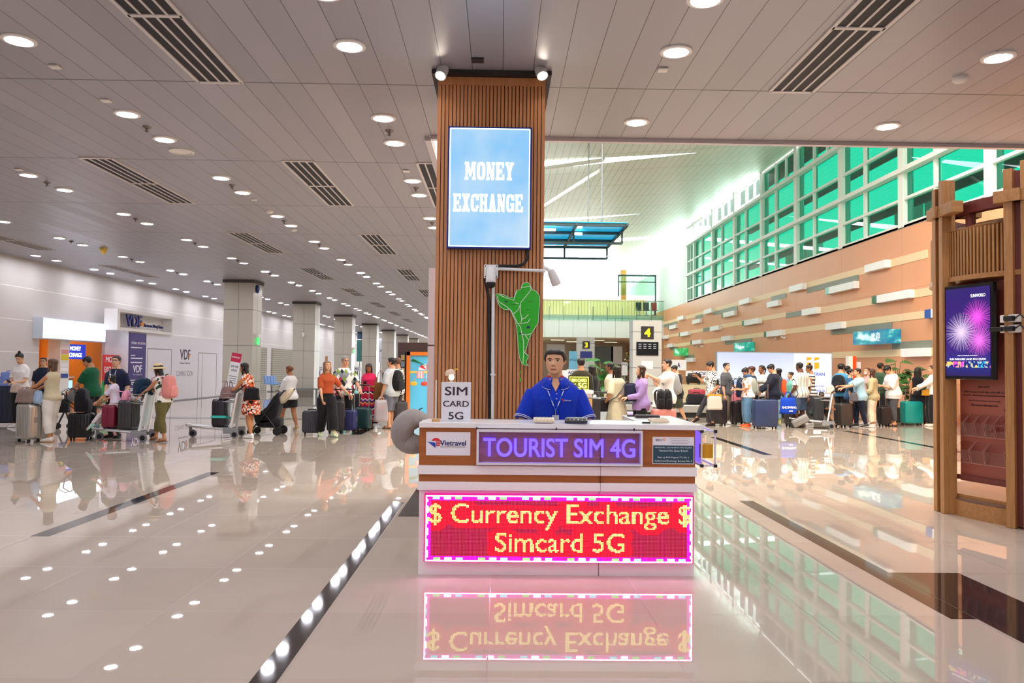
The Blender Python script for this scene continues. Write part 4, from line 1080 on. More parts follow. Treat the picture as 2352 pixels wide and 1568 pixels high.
# ================================================================== LEFT SIDE: MONEY EXCHANGE NICHE, HOARDING, SHUTTERS
def wall_text(mb, txt, X, y, z, mi=0, ext=.004, **k):
    # reader stands at +X of the wall and looks toward -X
    put_text(mb, txt, (0, 0), TM((X, y, z), rz=R(90)) @ Matrix.Rotation(R(90), 4, 'X'), mi, ext, **k)
a, b = on_x(98, 762, XL+.3), on_x(243, 762, XL+.3)
y0, y1 = a.y, b.y
t = thing('light_box_sign', (XL+.15, (y0+y1)/2, 2.52), 'white glowing light box above the money exchange booth at left', 'sign')
MB().box((0, 0, 0), (.3, y1-y0, .64), bev=.01).build('housing', mat('pale_box_metal', 'd8e4f0', .4), t)
MB().box((.152, 0, 0), (.006, y1-y0-.06, .58)).build('lit_face', emitter('cool_sign_glow', 'e2efff', 2.2), t)
mb = MB(); mb.b2((XL-1.2, y0+.3, 0), (XL-.75, y1-.05, .98), 1); mb.b2((XL-1.25, y0+.25, .98), (XL-.7, y1-.02, 1.03), 0)
tag(mb.build('exchange_counter', [WHITEGLOSS, m_wood('booth_veneer', 'd08a3c', 'b06a24', 2)]), 'timber money exchange counter inside the left booth', 'counter')
BL = mat('blue_sign_print', '2346d8', .3, emit='2346d8', es=.5)
mb = MB(); yb0, yb1 = on_x(160, 795, XL-.6).y, on_x(197, 795, XL-.6).y
o = MB().b2((XL-.66, yb0-.9, 1.62), (XL-.6, yb1, 2.12)).build('blue_sign', BL); tag(o, 'blue money exchange sign hanging inside the left booth', 'sign')
mb = MB(); wall_text(mb, 'MONEY', XL-.598, yb1-.65, 1.98, height=.14, bold=.02); wall_text(mb, 'EXCHANGE', XL-.598, yb1-.75, 1.76, height=.14, bold=.02); mb.build('lettering', emitter('white_lit_letters2', 'ffffff', 1.0), o)
p0, p1 = on_x(137, 860, XL+.05), on_x(158, 860, XL+.05)
o = MB().b2((XL-.35, p0.y, 0), (XL+.05, p1.y, 2.2)).build('booth_post', WHITE); tag(o, 'white booth post covered with small stickers', 'post')
for i, (z, hh, c) in enumerate(((2.02, .12, 'e9d6d6'), (1.84, .14, 'e8a0a0'), (1.66, .18, 'e8d42c'), (1.42, .1, 'f4f4f4'), (1.28, .1, 'fafafa'), (1.08, .14, '3a4f9c'))):
    MB().box((XL+.052, (p0.y+p1.y)/2, z), (.004, (p1.y-p0.y)*.8, hh)).build('sticker', mat('sticker_'+c, c, .5), o)
o = MB().b2((XL-.9, p1.y+.15, 1.03), (XL-.88, p1.y+.75, 1.36)).build('counter_sign', PW); tag(o, 'white notice standing on the money exchange counter', 'sign')
mb = MB(); mb.b2((XL-.72, p1.y+.5, .3), (XL-.69, p1.y+1.6, .9)); tag(mb.build('lit_panel', emitter('pale_blue_panel', 'a8dcf4', .8)), 'pale blue lit panel on the money exchange counter front', 'panel')
# red and green standing banner
HX = -13.0
a = on_x(236, 830, HX-.3); b = on_x(280, 830, HX-.3)
t = thing('standing_banner', (HX-.3, (a.y+b.y)/2, 0), 'red over green money exchange open banner by the left booth', 'banner')
bw = (b.y-a.y); MB().b2((-.01, -bw/2, .9), (.01, bw/2, 1.78), 0).build('red_sheet', mat('banner_red', 'de2222', .5), t)
o = MB().b2((-.01, -bw/2, .15), (.01, bw/2, .9)).build('green_sheet', mat('banner_green', '1f9a4c', .5), t)
mb = MB(); wall_text(mb, 'MONEY', .012, 0, 1.62, height=.2, width=bw*.75, bold=.02); wall_text(mb, 'EXCHANGE', .012, 0, 1.28, height=.2, width=bw*.86, bold=.02); wall_text(mb, 'OPEN', .012, 0, .72, height=.2, width=bw*.7, bold=.02); mb.build('lettering', PW, t)
MB().b2((-.12, -bw/2, 0), (.12, bw/2, .05)).build('base', DARKGREY, t); MB().tube([(-.03, 0, .05), (-.03, 0, 1.8)], .012, 6).build('pole', STEEL, t)
# hoarding
hy0, hy1 = on_x(293, 830, HX).y, 38.5
HB_ = mat('white_hoarding_vinyl', 'e4e1e8', .35)
hz = 2.62
mb = MB(); mb.b2((XL, hy0, 0), (HX, hy1, hz)); o = struct('wall_hoarding', mb, HB_)
mb = MB()
for (x0, x1, zt_) in ((338, 393, 2.05), (455, 497, 1.98)):
    ya, yb = on_x(x0, 850, HX).y, on_x(x1, 850, HX).y
    for yy in (ya, yb): mb.b2((HX, yy-.02, .05), (HX+.004, yy+.02, zt_))
    mb.b2((HX, ya, zt_-.015), (HX+.004, yb, zt_+.015))
    if x0 == 455: mb.b2((HX, (ya*1.6+yb*.4)/2, .05), (HX+.004, (ya*1.6+yb*.4)/2+.03, zt_))
mb.b2((HX, hy0, .0), (HX+.004, hy1, .04)); mb.build('door_outline', mat('hoarding_seam', '8e8b93', .6), o)
mb = MB(); yv = on_x(425, 830, HX).y
wall_text(mb, 'VDF', HX, yv, 1.88, height=.42, width=1.05, bold=.015); wall_text(mb, 'Vietnam Duty Free', HX, yv, 1.52, height=.1, width=1.05); mb.build('lettering', mat('navy_plum_ink', '2f2a52', .5), o)
mb = MB(); mb.b2((HX, yv+.34, 1.76), (HX+.005, yv+.5, 1.9)); mb.build('logo_accent', mat('orange_ink', 'f0952c', .5), o)
mb = MB(); wall_text(mb, 'COMING SOON', HX, yv, 1.1, height=.2, width=1.7); mb.build('lettering', mat('pale_grey_ink', 'a19da8', .5), o)
# purple project banner on the hoarding
pa0, pa1 = on_x(294, 830, HX).y+.03, on_x(333, 830, HX).y
pb = MB().b2((HX+.002, pa0, .45), (HX+.03, pa1, hz-.04)).build('project_banner', mat('purple_print', '45377f', .45)); tag(pb, 'purple project information banner on the white hoarding', 'banner')
ym = (pa0+pa1)/2; ww = pa1-pa0; mb = MB()
wall_text(mb, 'THÔNG TIN DỰ ÁN', HX+.03, ym, 2.22, width=ww*.86, height=.13); wall_text(mb, 'VDF', HX+.03, ym, 1.3, width=ww*.55, height=.26, bold=.02); wall_text(mb, 'Vietnam Duty Free', HX+.03, ym, 1.09, width=ww*.55, height=.05)
for z, u in ((2.06, .8), (1.78, .3), (1.68, .85), (1.53, .8), (.9, .5), (.82, .8), (.76, .2), (.6, .45), (.54, .6)): mb.b2((HX+.03, ym-ww*.42, z-.018), (HX+.034, ym-ww*.42+ww*.84*u, z+.018))
mb.build('lettering', PW, pb)
# duty free box sign
va, vb = on_x(268, 740, HX+.1).y, on_x(397, 755, HX+.1).y
t = thing('shop_sign', (HX-.3, (va+vb)/2, 2.98), 'white framed box sign with navy shop letters above the hoarding', 'sign')
hw = (vb-va)/2; mb = MB()
for s_ in (-1, 1): mb.box((.2, s_*(hw-.09), 0), (.45, .18, .72)); mb.box((.2, 0, s_*.31), (.45, 2*hw-.364, .1))
mb.box((0, 0, 0), (.06, 2*hw-.37, .5)); mb.build('frame', WHITE, t)
mb = MB(); wall_text(mb, 'VDF', .28, -hw*.36, .02, height=.42, width=hw*.52, bold=.03, ext=.05); wall_text(mb, 'Vietnam Duty Free', .28, hw*.34, -.1, height=.16, width=hw*.74, ext=.03, bold=.01); mb.build('lettering', mat('deep_navy', '201d72', .4), t)
MB().box((.3, -hw*.08, -.06), (.05, .2, .14)).build('logo_accent', mat('orange_ink', 'f0952c', .5), t)
# shutters on the left wall
SHM = m_lines('beige_roller_grille', 'b5a98e', '6f6650', 1, .2, 0, .07, .5, 2, .13, 0, .05)
for i, (x0, x1, z) in enumerate(((586, 611, 2.5), (623, 669, 2.5), (700, 716, 2.4))):
    ya, yb = on_x(x0, 850, XL).y, on_x(x1, 850, XL).y
    o = MB().b2((XL, ya, 0), (XL+.05, yb, z)).build('roller_shutter', SHM); tag(o, 'beige roller grille on the far left wall, %s from camera' % ORD[i], 'shutter', 'roller grilles on the left wall')
# exit sign on first pillar, blue lamp, camera
EXG = emitter('exit_green', '3fc86a', 1.0)
for (x, y), lab in ((pillars[0], 'small green exit sign on the nearest tiled pillar'), (pillars[2], 'small green exit sign on the third tiled pillar')):
    t = thing('exit_sign', (x+.515, y+.5, 2.43), lab, 'sign'); MB().box((.05, 0, .1), (.1, .3, .12)).build('housing', WHITE, t); MB().box((.05, 0, -.08), (.03, .26, .26)).build('lit_panel', EXG, t)
p = Vector((pillars[0][0]+.515, pillars[0][1]+.3, 4.2)); mb = MB(); mb.ball((.05, 0, 0), (.07, .1, .16), 8); tag(mb.build('blue_lamp', mat('blue_dome', '1a2c6a', .25), loc=p, smooth=180), 'dark blue dome lamp high on the nearest tiled pillar', 'lamp')
bullet(Vector((pillars[1][0]+.0, pillars[1][1]-.01, 2.95)), 0, 'round white camera on the second tiled pillar', -70)
# airport seats and bench
def seat_row(loc, rz, n, c, label, seat_m):
    t = thing('airport_seat', loc, label, 'seat', None, rz)
    for i in range(n):
        x = (i-(n-1)/2)*.56
        mb = MB(); mb.box((x, 0, .44), (.5, .46, .05), bev=.02); mb.build('seat', seat_m, t)
        mb = MB(); mb.box((x, .24, .7), (.5, .05, .46), 0, TM(rx=R(-8)), bev=.02); mb.build('backrest', seat_m, t)
    mb = MB(); mb.box((0, 0, .36), (n*.56, .06, .06)); mb.build('beam', STEEL, t)
    for s_ in (-1, 1):
        mb = MB(); mb.box((s_*n*.2, 0, .17), (.05, .06, .34)); mb.box((s_*n*.2, 0, .02), (.05, .5, .04)); mb.build('leg', STEEL, t)
BLS = mat('blue_seat_plastic', '5c8fd0', .4)
seat_row(Vector((-12.6, 44.5, 0)), R(90), 4, 0, 'row of light blue airport seats by the far shutters', BLS)
mb = MB()
for i, (x, y) in enumerate(pillars[1:2]):
    for s_ in (-1,):
        mb.b2((x-.9, y-.55, .36), (x+.9, y-.1, .42)); mb.b2((x-.8, y-.45, 0), (x-.7, y-.2, .36)); mb.b2((x+.7, y-.45, 0), (x+.8, y-.2, .36))
tag(mb.build('bench', STEEL), 'low steel bench at the foot of the second tiled pillar', 'bench')
# ================================================================== far signs down the left hall
def vsign(x0, y0, x1, y1, Y, name, label, m, txt=None, tm=None, th=.5, post=True, cat='sign', tw=.8):
    a, b = on_y(x0, y0, Y), on_y(x1, y1, Y); c = Vector(((a.x+b.x)/2, Y, (a.z+b.z)/2)); w_, h_ = abs(b.x-a.x), abs(a.z-b.z)
    t = thing(name, c, label, cat); MB().box((0, 0, 0), (w_, .06, h_)).build('board', m, t)
    if txt:
        mb = MB()
        for i, tt in enumerate(txt if isinstance(txt, list) else [txt]):
            n = len(txt) if isinstance(txt, list) else 1
            put_text(mb, tt, (0, h_*(.5-(i+.5)/n)), TM((0, -.031, 0), rx=R(90)), ext=.006, width=w_*tw, height=h_/n*th, bold=.015)
        mb.build('lettering', tm or NAVY, t)
    if post and c.z-h_/2 > .1:
        mb = MB(); mb.box((0, .04, -h_/2-(c.z-h_/2)/2), (.06, .06, c.z-h_/2)); mb.box((0, .04, -c.z+.015), (.4, .3, .03)); mb.build('stand', STEEL, t)
    return t
WSG = mat('white_sign_board', 'f0f0f4', .4)
vsign(728, 841, 741, 852, 40, 'counter_sign', 'white counter sign with navy letter behind the rust top woman', WSG, 'C', NAVY)
vsign(813, 841, 829, 852, 40, 'counter_sign', 'white counter sign with navy letters behind the argyle man', WSG, 'AC', NAVY)
vsign(820, 780, 833, 830, 70, 'poster', 'tall teal and green leaf poster far down the hall', mat('teal_poster', '3d7f78', .4, noise=.6, bscale=1.2), None)
vsign(821, 762, 832, 779, 70, 'poster', 'dark blue strip sign above the leaf poster', mat('dark_blue_strip', '2c4a62', .4), None, post=False)
vsign(869, 778, 880, 832, 70, 'poster', 'pale information poster with dark letters far down the hall', mat('pale_info_board', 'dfe6ee', .4), ['>'], BLK, th=.12, tw=.4)
vsign(747, 818, 753, 832, 60, 'poster', 'small tan notice beyond the second pillar', mat('tan_notice', 'c49a78', .5))
# orange framed beach stand
YO = 22.5
a, b = on_y(936, 808, YO), on_y(1012, 952, YO)
t = thing('brochure_stand', ((a.x+b.x)/2, YO, 0), 'orange framed stand with a blue beach picture left of the pillar', 'stand')
w_, h_ = b.x-a.x, a.z
ORF = mat('orange_frame', 'ee7a1c', .4); mb = MB()
for s_ in (-1, 1): mb.box((s_*(w_/2-.05), 0, h_/2), (.1, .4, h_))
mb.box((0, 0, h_-.05), (w_, .4, .1)); mb.build('frame', ORF, t)
MB().box((0, .0, h_/2), (w_-.2, .3, h_-.1)).build('picture', mat('sky_blue_print', '5fc3ea', .4), t)
mb = MB(); yp = -.155
mb.box((0, yp, h_*.70), (w_-.2, .006, .06)); mb.build('sand_strip', mat('sand_print', 'f0cf5a', .5), t)
mb = MB(); ux, uz = .08, h_*.73
for i in range(6):
    a0, a1 = R(180*i/6), R(180*(i+1)/6)
    mb.add([(ux, yp-.003, uz), (ux+.24*math.cos(a0), yp-.003, uz+.18*math.sin(a0)), (ux+.24*math.cos(a1), yp-.003, uz+.18*math.sin(a1))], [(0, 1, 2)], i % 2)
mb.box((ux, yp-.001, uz-.1), (.014, .003, .26), 1); mb.build('umbrella_print', [REDI, PW], t)
mb = MB(); mb.box((-.1, yp-.003, h_*.66), (.2, .004, .2), 0); mb.box((-.06, yp-.005, h_*.66), (.03, .004, .2), 1); mb.box((-.13, yp-.005, h_*.66), (.03, .004, .2), 1); mb.build('deck_chair_print', [mat('pink_print', 'f0a0a0', .5), PW], t)
for s_, c in ((-.28, 'f2c23a'), (.02, 'e04a3c')):
    mb = MB(); mb.ball((s_, yp, h_*.53), (.1, .01, .07), 6); mb.tube([(s_, yp-.004, h_*.56), (s_+.03, yp-.004, h_*.61)], .008, 4); mb.build('cable_car_print', mat('print_'+c, c, .5), t)
mb = MB()
for i in range(5): mb.tube([(-.36, yp-.004, h_*.87), (-.30+.05*i, yp-.004, h_*(.90-.015*i)), (-.24+.09*i, yp-.004, h_*(.86-.02*i))], [.02, .03, .004], 5, flat=.3)
mb.build('palm_print', mat('palm_green', '3f9a4a', .5), t)
o = MB().b2((-3.0, YO+.6, 0), (-1.4, YO+1.4, 2.2)).build('dark_booth', mat('dark_brown_booth', '46302c', .5)); tag(o, 'dark brown booth standing behind the orange brochure stand', 'booth')
t = thing('postcard_rack', (a.x-.1, YO-.1, 0), 'narrow rack of small photo cards beside the orange stand', 'rack')
MB().box((0, 0, .95), (.12, .3, 1.9)).build('frame', DARKGREY, t)
for i in range(8): MB().box((0, -.152, 1.75-.19*i), (.1, .006, .15)).build('card', mat('card_%d' % (i % 4), ['a08a5c', '6d7a86', 'c8b08a', '8c6a5a'][i % 4], .5), t)

# ================================================================== BAGGAGE CAROUSELS
def carousel(x0, x1, y0, y1, label):
    t = thing('baggage_carousel', ((x0+x1)/2, (y0+y1)/2, 0), label, 'carousel'); w_, d = x1-x0, y1-y0
    MB().box((0, 0, .075), (w_-.1, d-.1, .15)).build('plinth', mat('black_plinth', '1a181a', .5), t)
    MB().box((0, 0, .27), (w_, d, .24), bev=.02).build('side_panel', mat('carousel_steel', 'b6b4ae', .35, metal=.4), t)
    MB().box((0, 0, .395), (w_-.14, d-.14, .02)).build('belt', mat('belt_rubber', '26262a', .6), t)
    return t
carousel(1.9, 9.6, 24.4, 26.0, 'long steel baggage carousel behind the right hand queue')
carousel(-4.6, -1.2, 25.2, 26.6, 'steel baggage carousel behind the grey shirted young man')
# pillar four, pillar three with carousel numbers
def numbered(x0, x1, ytop, Y, n, label):
    a, b = on_y(x0, ytop, Y), on_y(x1, ytop, Y); t = thing('carousel_sign_pillar', ((a.x+b.x)/2, Y+.35, 0), label, 'sign pillar'); w_, h_ = b.x-a.x, a.z
    MB().box((0, 0, h_/2), (w_, .7, h_)).build('cladding', m_lines('sign_pillar_cladding', 'c9c9c4', '6f706c', 2, .62, .3, .02, .35), t)
    mb = MB(); s_ = w_*.44 ; zz = h_ - w_*.43; mb.box((0, -.36, zz), (s_, .03, s_)); mb.build('number_board', mat('black_board', '24221f', .4), t)
    mb = MB(); put_text(mb, n, (0, 0), TM((0, -.376, zz), rx=R(90)), height=s_*.68, bold=.035, ext=.005); mb.build('number', emitter('yellow_number', 'ffd400', .65), t)
    return t, w_, h_
YP = 25.9
t, w_, h_ = numbered(1454, 1520, 735, 27.0, '4', 'grey pillar with black and yellow carousel number 4')
mb = MB(); mb.box((0, -.37, h_-w_*.98), (w_*.76, .05, w_*.46)); mb.build('flight_screen', mat('dark_screen', '14161c', .2), t)
mb = MB()
for i in range(3):
    for j in range(4): mb.box((w_*(-.26+.17*j), -.397, h_-w_*(.83+.07*i)), (w_*.1, .003, .018))
mb.build('screen_text', emitter('screen_text_glow', 'c8ccd4', .6), t)
mb = MB(); mb.box((w_*.0, -.355, h_-w_*1.55), (w_*.4, .01, w_*.28)); mb.build('notice', PW, t)
t, w_, h_ = numbered(1327, 1366, 775, 40.0, '3', 'pale pillar with black and yellow carousel number 3')
mb = MB(); mb.box((0, -.37, h_-w_*1.0), (w_*.7, .04, w_*.4)); mb.build('blue_board', mat('blue_board_print', '232c86', .4), t)
# counters ACV
vsign(1302, 848, 1327, 862, 30, 'counter_sign', 'white counter sign with navy letters above the man at the kiosk', WSG, 'ACV', mat('deep_navy', '201d72', .4))
t = vsign(1575, 851, 1640, 864, 28.5, 'counter_sign', 'long white counter sign with navy letters on the orange wall side', WSG, 'ACV', mat('deep_navy', '201d72', .4), th=.6, tw=.4)
o = MB().b2((6.4, 28.2, 0), (9.6, 29.2, .95)).build('information_desk', mat('cream_desk', 'd8c9a4', .5)); tag(o, 'cream information desk under the long counter sign', 'desk')
vsign(1541, 826, 1576, 850, 29, 'poster', 'white poster with a navy letter beside the number four pillar', WSG, 'A', mat('deep_navy', '201d72', .4), th=.5, tw=.2)
# ---- big glowing billboard
YBB = 27.6
a, b = on_y(1648, 809, YBB), on_y(1910, 911, YBB); w_, h_ = b.x-a.x, a.z-b.z
bb = thing('billboard', ((a.x+b.x)/2, YBB, (a.z+b.z)/2), 'long glowing white and lavender billboard behind the right queue', 'billboard')
MB().box((0, .08, 0), (w_+.06, .14, h_+.06)).build('housing', mat('billboard_frame', '9aa0ac', .4), bb)
MB().box((0, .08, -h_/2-(bb.location.z-h_/2)/2), (w_, .1, bb.location.z-h_/2)).build('plinth', DARKGREY, bb)
def m_bb():
    m, b_, t = newmat('lavender_billboard_print'); v, x, y, z = t.pos('Generated')
    wv = t.math('ADD', z, t.math('MULTIPLY', t.math('SINE', t.math('MULTIPLY', x, 5.0)), .10))
    c = t.ramp(wv, [(.16, lin('e6b8f2')), (.3, lin('f4e0fa')), (.38, lin('8fb0ea')), (.44, lin('eef4ff')), (.7, lin('e2eaff')), (1, lin('c9d6f6'))])
    right = t.math('GREATER_THAN', x, .67)
    c = t.mix(right, c, lin('fbfaff'))
    b_.inputs['Base Color'].default_value = (.1, .1, .1, 1); t.put(b_.inputs['Emission Color'], c); b_.inputs['Emission Strength'].default_value = .74; b_.inputs['Roughness'].default_value = .4
    return m
MB().box((0, .0, 0), (w_, .02, h_)).build('lit_face', m_bb(), bb)
mb = MB(); ox = w_*.335
for (u0, u1) in ((-.055, -.012), (.012, .055)):
    for z0_, z1_ in ((.41, .33), (.29, .13)):
        mb.prism([(ox+w_*u0, h_*z1_), (ox+w_*u1, h_*(z1_+.03)), (ox+w_*u1, h_*z0_), (ox+w_*u0, h_*(z0_-.0))], 0, .004, 0, TM((0, -.012, 0), rx=R(90)))
mb.build('logo', emitter('orange_logo', 'ff9420', .62), bb)
mb = MB(); TB = TM((0, -.012, 0), rx=R(90)); put_text(mb, 'TRAN', (w_*.39, h_*.02), TB, height=h_*.07, bold=.02); put_text(mb, 'NG CÁO', (w_*.39, -h_*.25), TB, height=h_*.055); put_text(mb, '999 9', (w_*.39, -h_*.38), TB, height=h_*.08)
mb.build('lettering', emitter('blue_letters', '3b52b8', .8), bb)
# orange and white stele, notice
a, b = on_y(1946, 818, 24.2), on_y(1964, 848, 24.2)
t = thing('stele', ((a.x+b.x)/2, 24.2, 0), 'white and orange upright stele right of the billboard', 'stele')
MB().box((-.06, 0, a.z/2), (.13, .2, a.z)).build('white_side', WHITE, t); MB().box((.06, 0, a.z/2), (.11, .2, a.z)).build('orange_side', mat('orange_red_board', 'e2501c', .4), t)
vsign(1965, 831, 1976, 846, 24.3, 'notice', 'small white notice board by the orange stele', PW, None)
# ================================================================== FAR HALL UNDER THE BALCONY
for (x0, y0, x1, y1, Y, lab, c, txt) in ((1256, 790, 1297, 832, 66, 'grey banner hanging under the balcony behind the seller', 'c9cbd4', 'SUN'), (1366, 795, 1408, 836, 66, 'dark landscape picture hanging under the balcony', '57646a', None), (1404, 795, 1429, 836, 66, 'pale lettered banner beside the dark landscape picture', 'd4d8e2', 'SUN')):
    vsign(x0, y0, x1, y1, Y, 'hanging_banner', lab, mat('banner_'+c, c, .5, noise=.3 if txt is None else 0, bscale=.6), None, NAVY, th=.25, post=False, cat='banner')
vsign(1307, 806, 1326, 848, 34, 'poster', 'tall light blue poster stand behind the seller', mat('light_blue_poster', '74c0ea', .4, noise=.3, bscale=2), 'PQ', NAVY, th=.08)
vsign(1428, 832, 1441, 862, 34, 'poster', 'small white and navy poster left of the number four pillar', WSG, ['PQ', ' ', ' '], NAVY, th=.5)
WLG = emitter('warm_hall_light', 'fff0b8', 6.0)
for i in range(7):
    t = thing('ceiling_strip_lamp', (1.5+1.7*i, 66.5+(i % 2)*4, 3.94), 'warm strip lamp under the far balcony, %s from left' % ORD[i], 'lamp', 'warm strip lamps under the balcony'); MB().box((0, 0, -.03), (1.2, .35, .06)).build('housing', WHITE, t); MB().box((0, 0, -.064), (1.1, .28, .01)).build('diffuser', WLG, t)
# christmas tree
p = on_y(1447, 868, 36); t = thing('christmas_tree', (p.x, 36, 0), 'decorated green christmas tree left of the number four pillar', 'tree')
rng = random.Random(5); mb = MB(); mo_ = {c: MB() for c in ('c23a2c', 'd9a03a', 'e8d8b0')}
ht = on_y(1447, 795, 36).z
for i in range(420):
    u = rng.random()**.7; z = .3 + (ht-.35)*(1-u) ; r = .62*u*(.6+.4*rng.random()); a = rng.uniform(0, 2*PI)
    p = Vector((r*math.cos(a), r*math.sin(a), z)); d = Vector((math.cos(a)*.16, math.sin(a)*.16, -.05-.04*rng.random()))
    s_ = Vector((-math.sin(a), math.cos(a), 0))*.05
    mb.add([p, p+d*.5+s_, p+d, p+d*.5-s_], [(0, 1, 2, 3)])
    if i % 5 == 0: list(mo_.values())[i % 3].ball(p+d, .05, 5)
mb.build('foliage', mat('fir_green', '4a5a2c', .7, noise=.3), t); MB().tube([(0, 0, 0), (0, 0, ht)], [.06, .01], 8).build('trunk', mat('trunk_brown', '5a4030', .8), t)
for c, q in mo_.items(): 
    o = q.build('baubles', mat('bauble_'+c, c, .25), t, 180); o['kind'] = 'stuff'
# monstera plants
def leaf(mb, base, dirn, up, L, W_, mi=0, droop=.35):
    d = dirn.normalized(); side = d.cross(up).normalized(); n = side.cross(d)
    prof = [(0, .05), (.08, .32), (.25, .5), (.45, .52), (.65, .42), (.85, .22), (1, .0)]
    for s_ in (-1, 1):
        for k in range(len(prof)-1):
            (t0, w0), (t1, w1) = prof[k], prof[k+1]
            f = lambda t, w: base + d*(L*t) + side*(s_*W_*w) - n*(droop*L*t*t*.6) + n*(abs(w)*W_*.18)
            gap = .15 if 0 < k < 5 else 0
            t1g = t1 - (t1-t0)*gap*2
            mb.add([f(t0, 0), f(t0, w0), f(t1g, w1 if gap == 0 else (w0+w1)/2*1.02), f(t1, 0)] if s_ > 0 else [f(t1, 0), f(t1g, w1 if gap == 0 else (w0+w1)/2*1.02), f(t0, w0), f(t0, 0)], [(0, 1, 2, 3)], mi)
LEAF = mat('monstera_green', '2f6b2c', .35, noise=.35, bscale=3); STEM = mat('stem_green', '5d7a3a', .6); POT = mat('dark_pot', '3a3836', .5)
def monstera(loc, leaves, label, seed, s=1.0):
    rng = random.Random(seed); t = thing('potted_monstera', loc, label, 'plant')
    mb = MB(); mb.lathe([(.16, 0), (.22, .02), (.28, .42), (.25, .42), (.24, .38), (0, .38)], 20, caps=False); mb.build('pot', POT, t, 40)
    lf, st = MB(), MB()
    for (dx, dz, dirx, L) in leaves:
        e = Vector((dx, rng.uniform(-.25, .25), dz)); m_ = Vector((dx*.35, e.y*.4, .4+(dz-.4)*.6))
        st.tube([(0, 0, .38), m_, e], [.016, .012, .008], 6)
        dv = Vector((dirx, rng.uniform(-.6, -.1), rng.uniform(-.15, .25))); leaf(lf, e, dv, Vector((0, -.35, 1)), L, L*.85)
    lf.build('leaves', LEAF, t); st.build('stems', STEM, t)
def mono_at(px, pyb, Y, pts, label, seed):
    p = on_y(px, pyb, Y); o = Vector((p.x, Y, 0)); L = []
    for (x, y, dirx, Lp) in pts:
        q = on_y(x, y, Y); L.append((q.x-p.x, q.z, dirx, Lp*Y/F))
    monstera(o, L, label, seed)
def bush(px, pyb, Y, x0, x1, y0, y1, n, label, seed, L=(20, 34)):
    r = random.Random(seed); pts = []
    for i in range(n):
        x = r.uniform(x0, x1); y = y0 + (y1-y0)*r.random()**.8; pts.append((x, y, (x-px)/(x1-x0)*3 + r.uniform(-.4, .4), r.uniform(*L)))
    mono_at(px, pyb, Y, pts, label, seed)
bush(1385, 950, 19.5, 1366, 1402, 822, 905, 34, 'bushy potted monstera behind the black haired couple', 2, (18, 32))
mono_at(2060, 950, 23.4, [(2050, 828, -1, 30), (2062, 832, 1, 26), (2048, 842, .2, 18), (2070, 850, .3, 22), (2056, 846, -.8, 20)], 'tall potted monstera with high leaves behind the white tee man', 4)
bush(2096, 950, 23.1, 2080, 2112, 842, 915, 30, 'broad potted monstera behind the curly haired woman', 6, (18, 32))
# ================================================================== HANGING BLUE GLASS CANOPY, STRUTS, UPPER FLOOR
cz, cy0, cy1 = 6.0, 24.4, 29.0
t = thing('glass_canopy', (1.6, 26.6, cz), 'hanging steel canopy with blue glass in the tall hall', 'canopy')
CF = mat('dark_teal_steel', '1f3f44', .4); BG = mat('blue_canopy_glass', '1f9fc4', .12, emit='1aa0d0', es=.6)  # blue glass glows by itself in place of light falling through it
x0, x1 = -2.4, 2.35; yy0, yy1 = cy0-26.6, cy1-26.6
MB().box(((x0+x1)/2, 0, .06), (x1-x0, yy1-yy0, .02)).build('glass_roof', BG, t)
mb = MB()
for y in (yy0, yy0+1.5, yy1-1.5, yy1): mb.box(((x0+x1)/2, y, 0), (x1-x0, .09, .09))
for i in range(4): mb.box((x0+(x1-x0)*i/3, 0, 0), (.08, yy1-yy0, .08))
for y in (yy0+1.0, yy1):
    mb.box(((x0+x1)/2, y, -.42), (x1-x0, .07, .07))
    for i in range(4): mb.box((x0+(x1-x0)*i/3, y, -.2), (.06, .06, .44))
mb.build('frame', CF, t)
mb = MB()
for i in range(2):
    for y in (yy0+.4, yy1-.4): mb.tube([(x0+.8+3.2*i, y, .05), (x0+.8+3.2*i, y, 10.3-cz)], .025, 6)
mb.build('hanger', STEEL, t)
for i, q in enumerate(((-.3, -1.6), (.95, -.9))):
    MB().box((q[0], q[1], -.07), (.9 if i == 0 else .25, .12, .06)).build('lamp', emitter('canopy_lamp_glow', 'e8f4ff', 12), t)
STR = mat('cream_strut', 'f6f4ec', .4)
for i, (qa, qb, r) in enumerate((((1376, 386), (1200, 506), .09), ((1385, 361), (1180, 396), .09))):
    a = roof_hit(*qa); a.z -= .12; b = on_y(*qb, a.y)
    o = MB().tube([b, a, a + Vector((.03, 0, .1))], r, 10).build('roof_strut', STR, smooth=40); tag(o, ['long white slanting strut under the tall roof', 'shallow white strut under the nearer skylight'][i], 'strut')
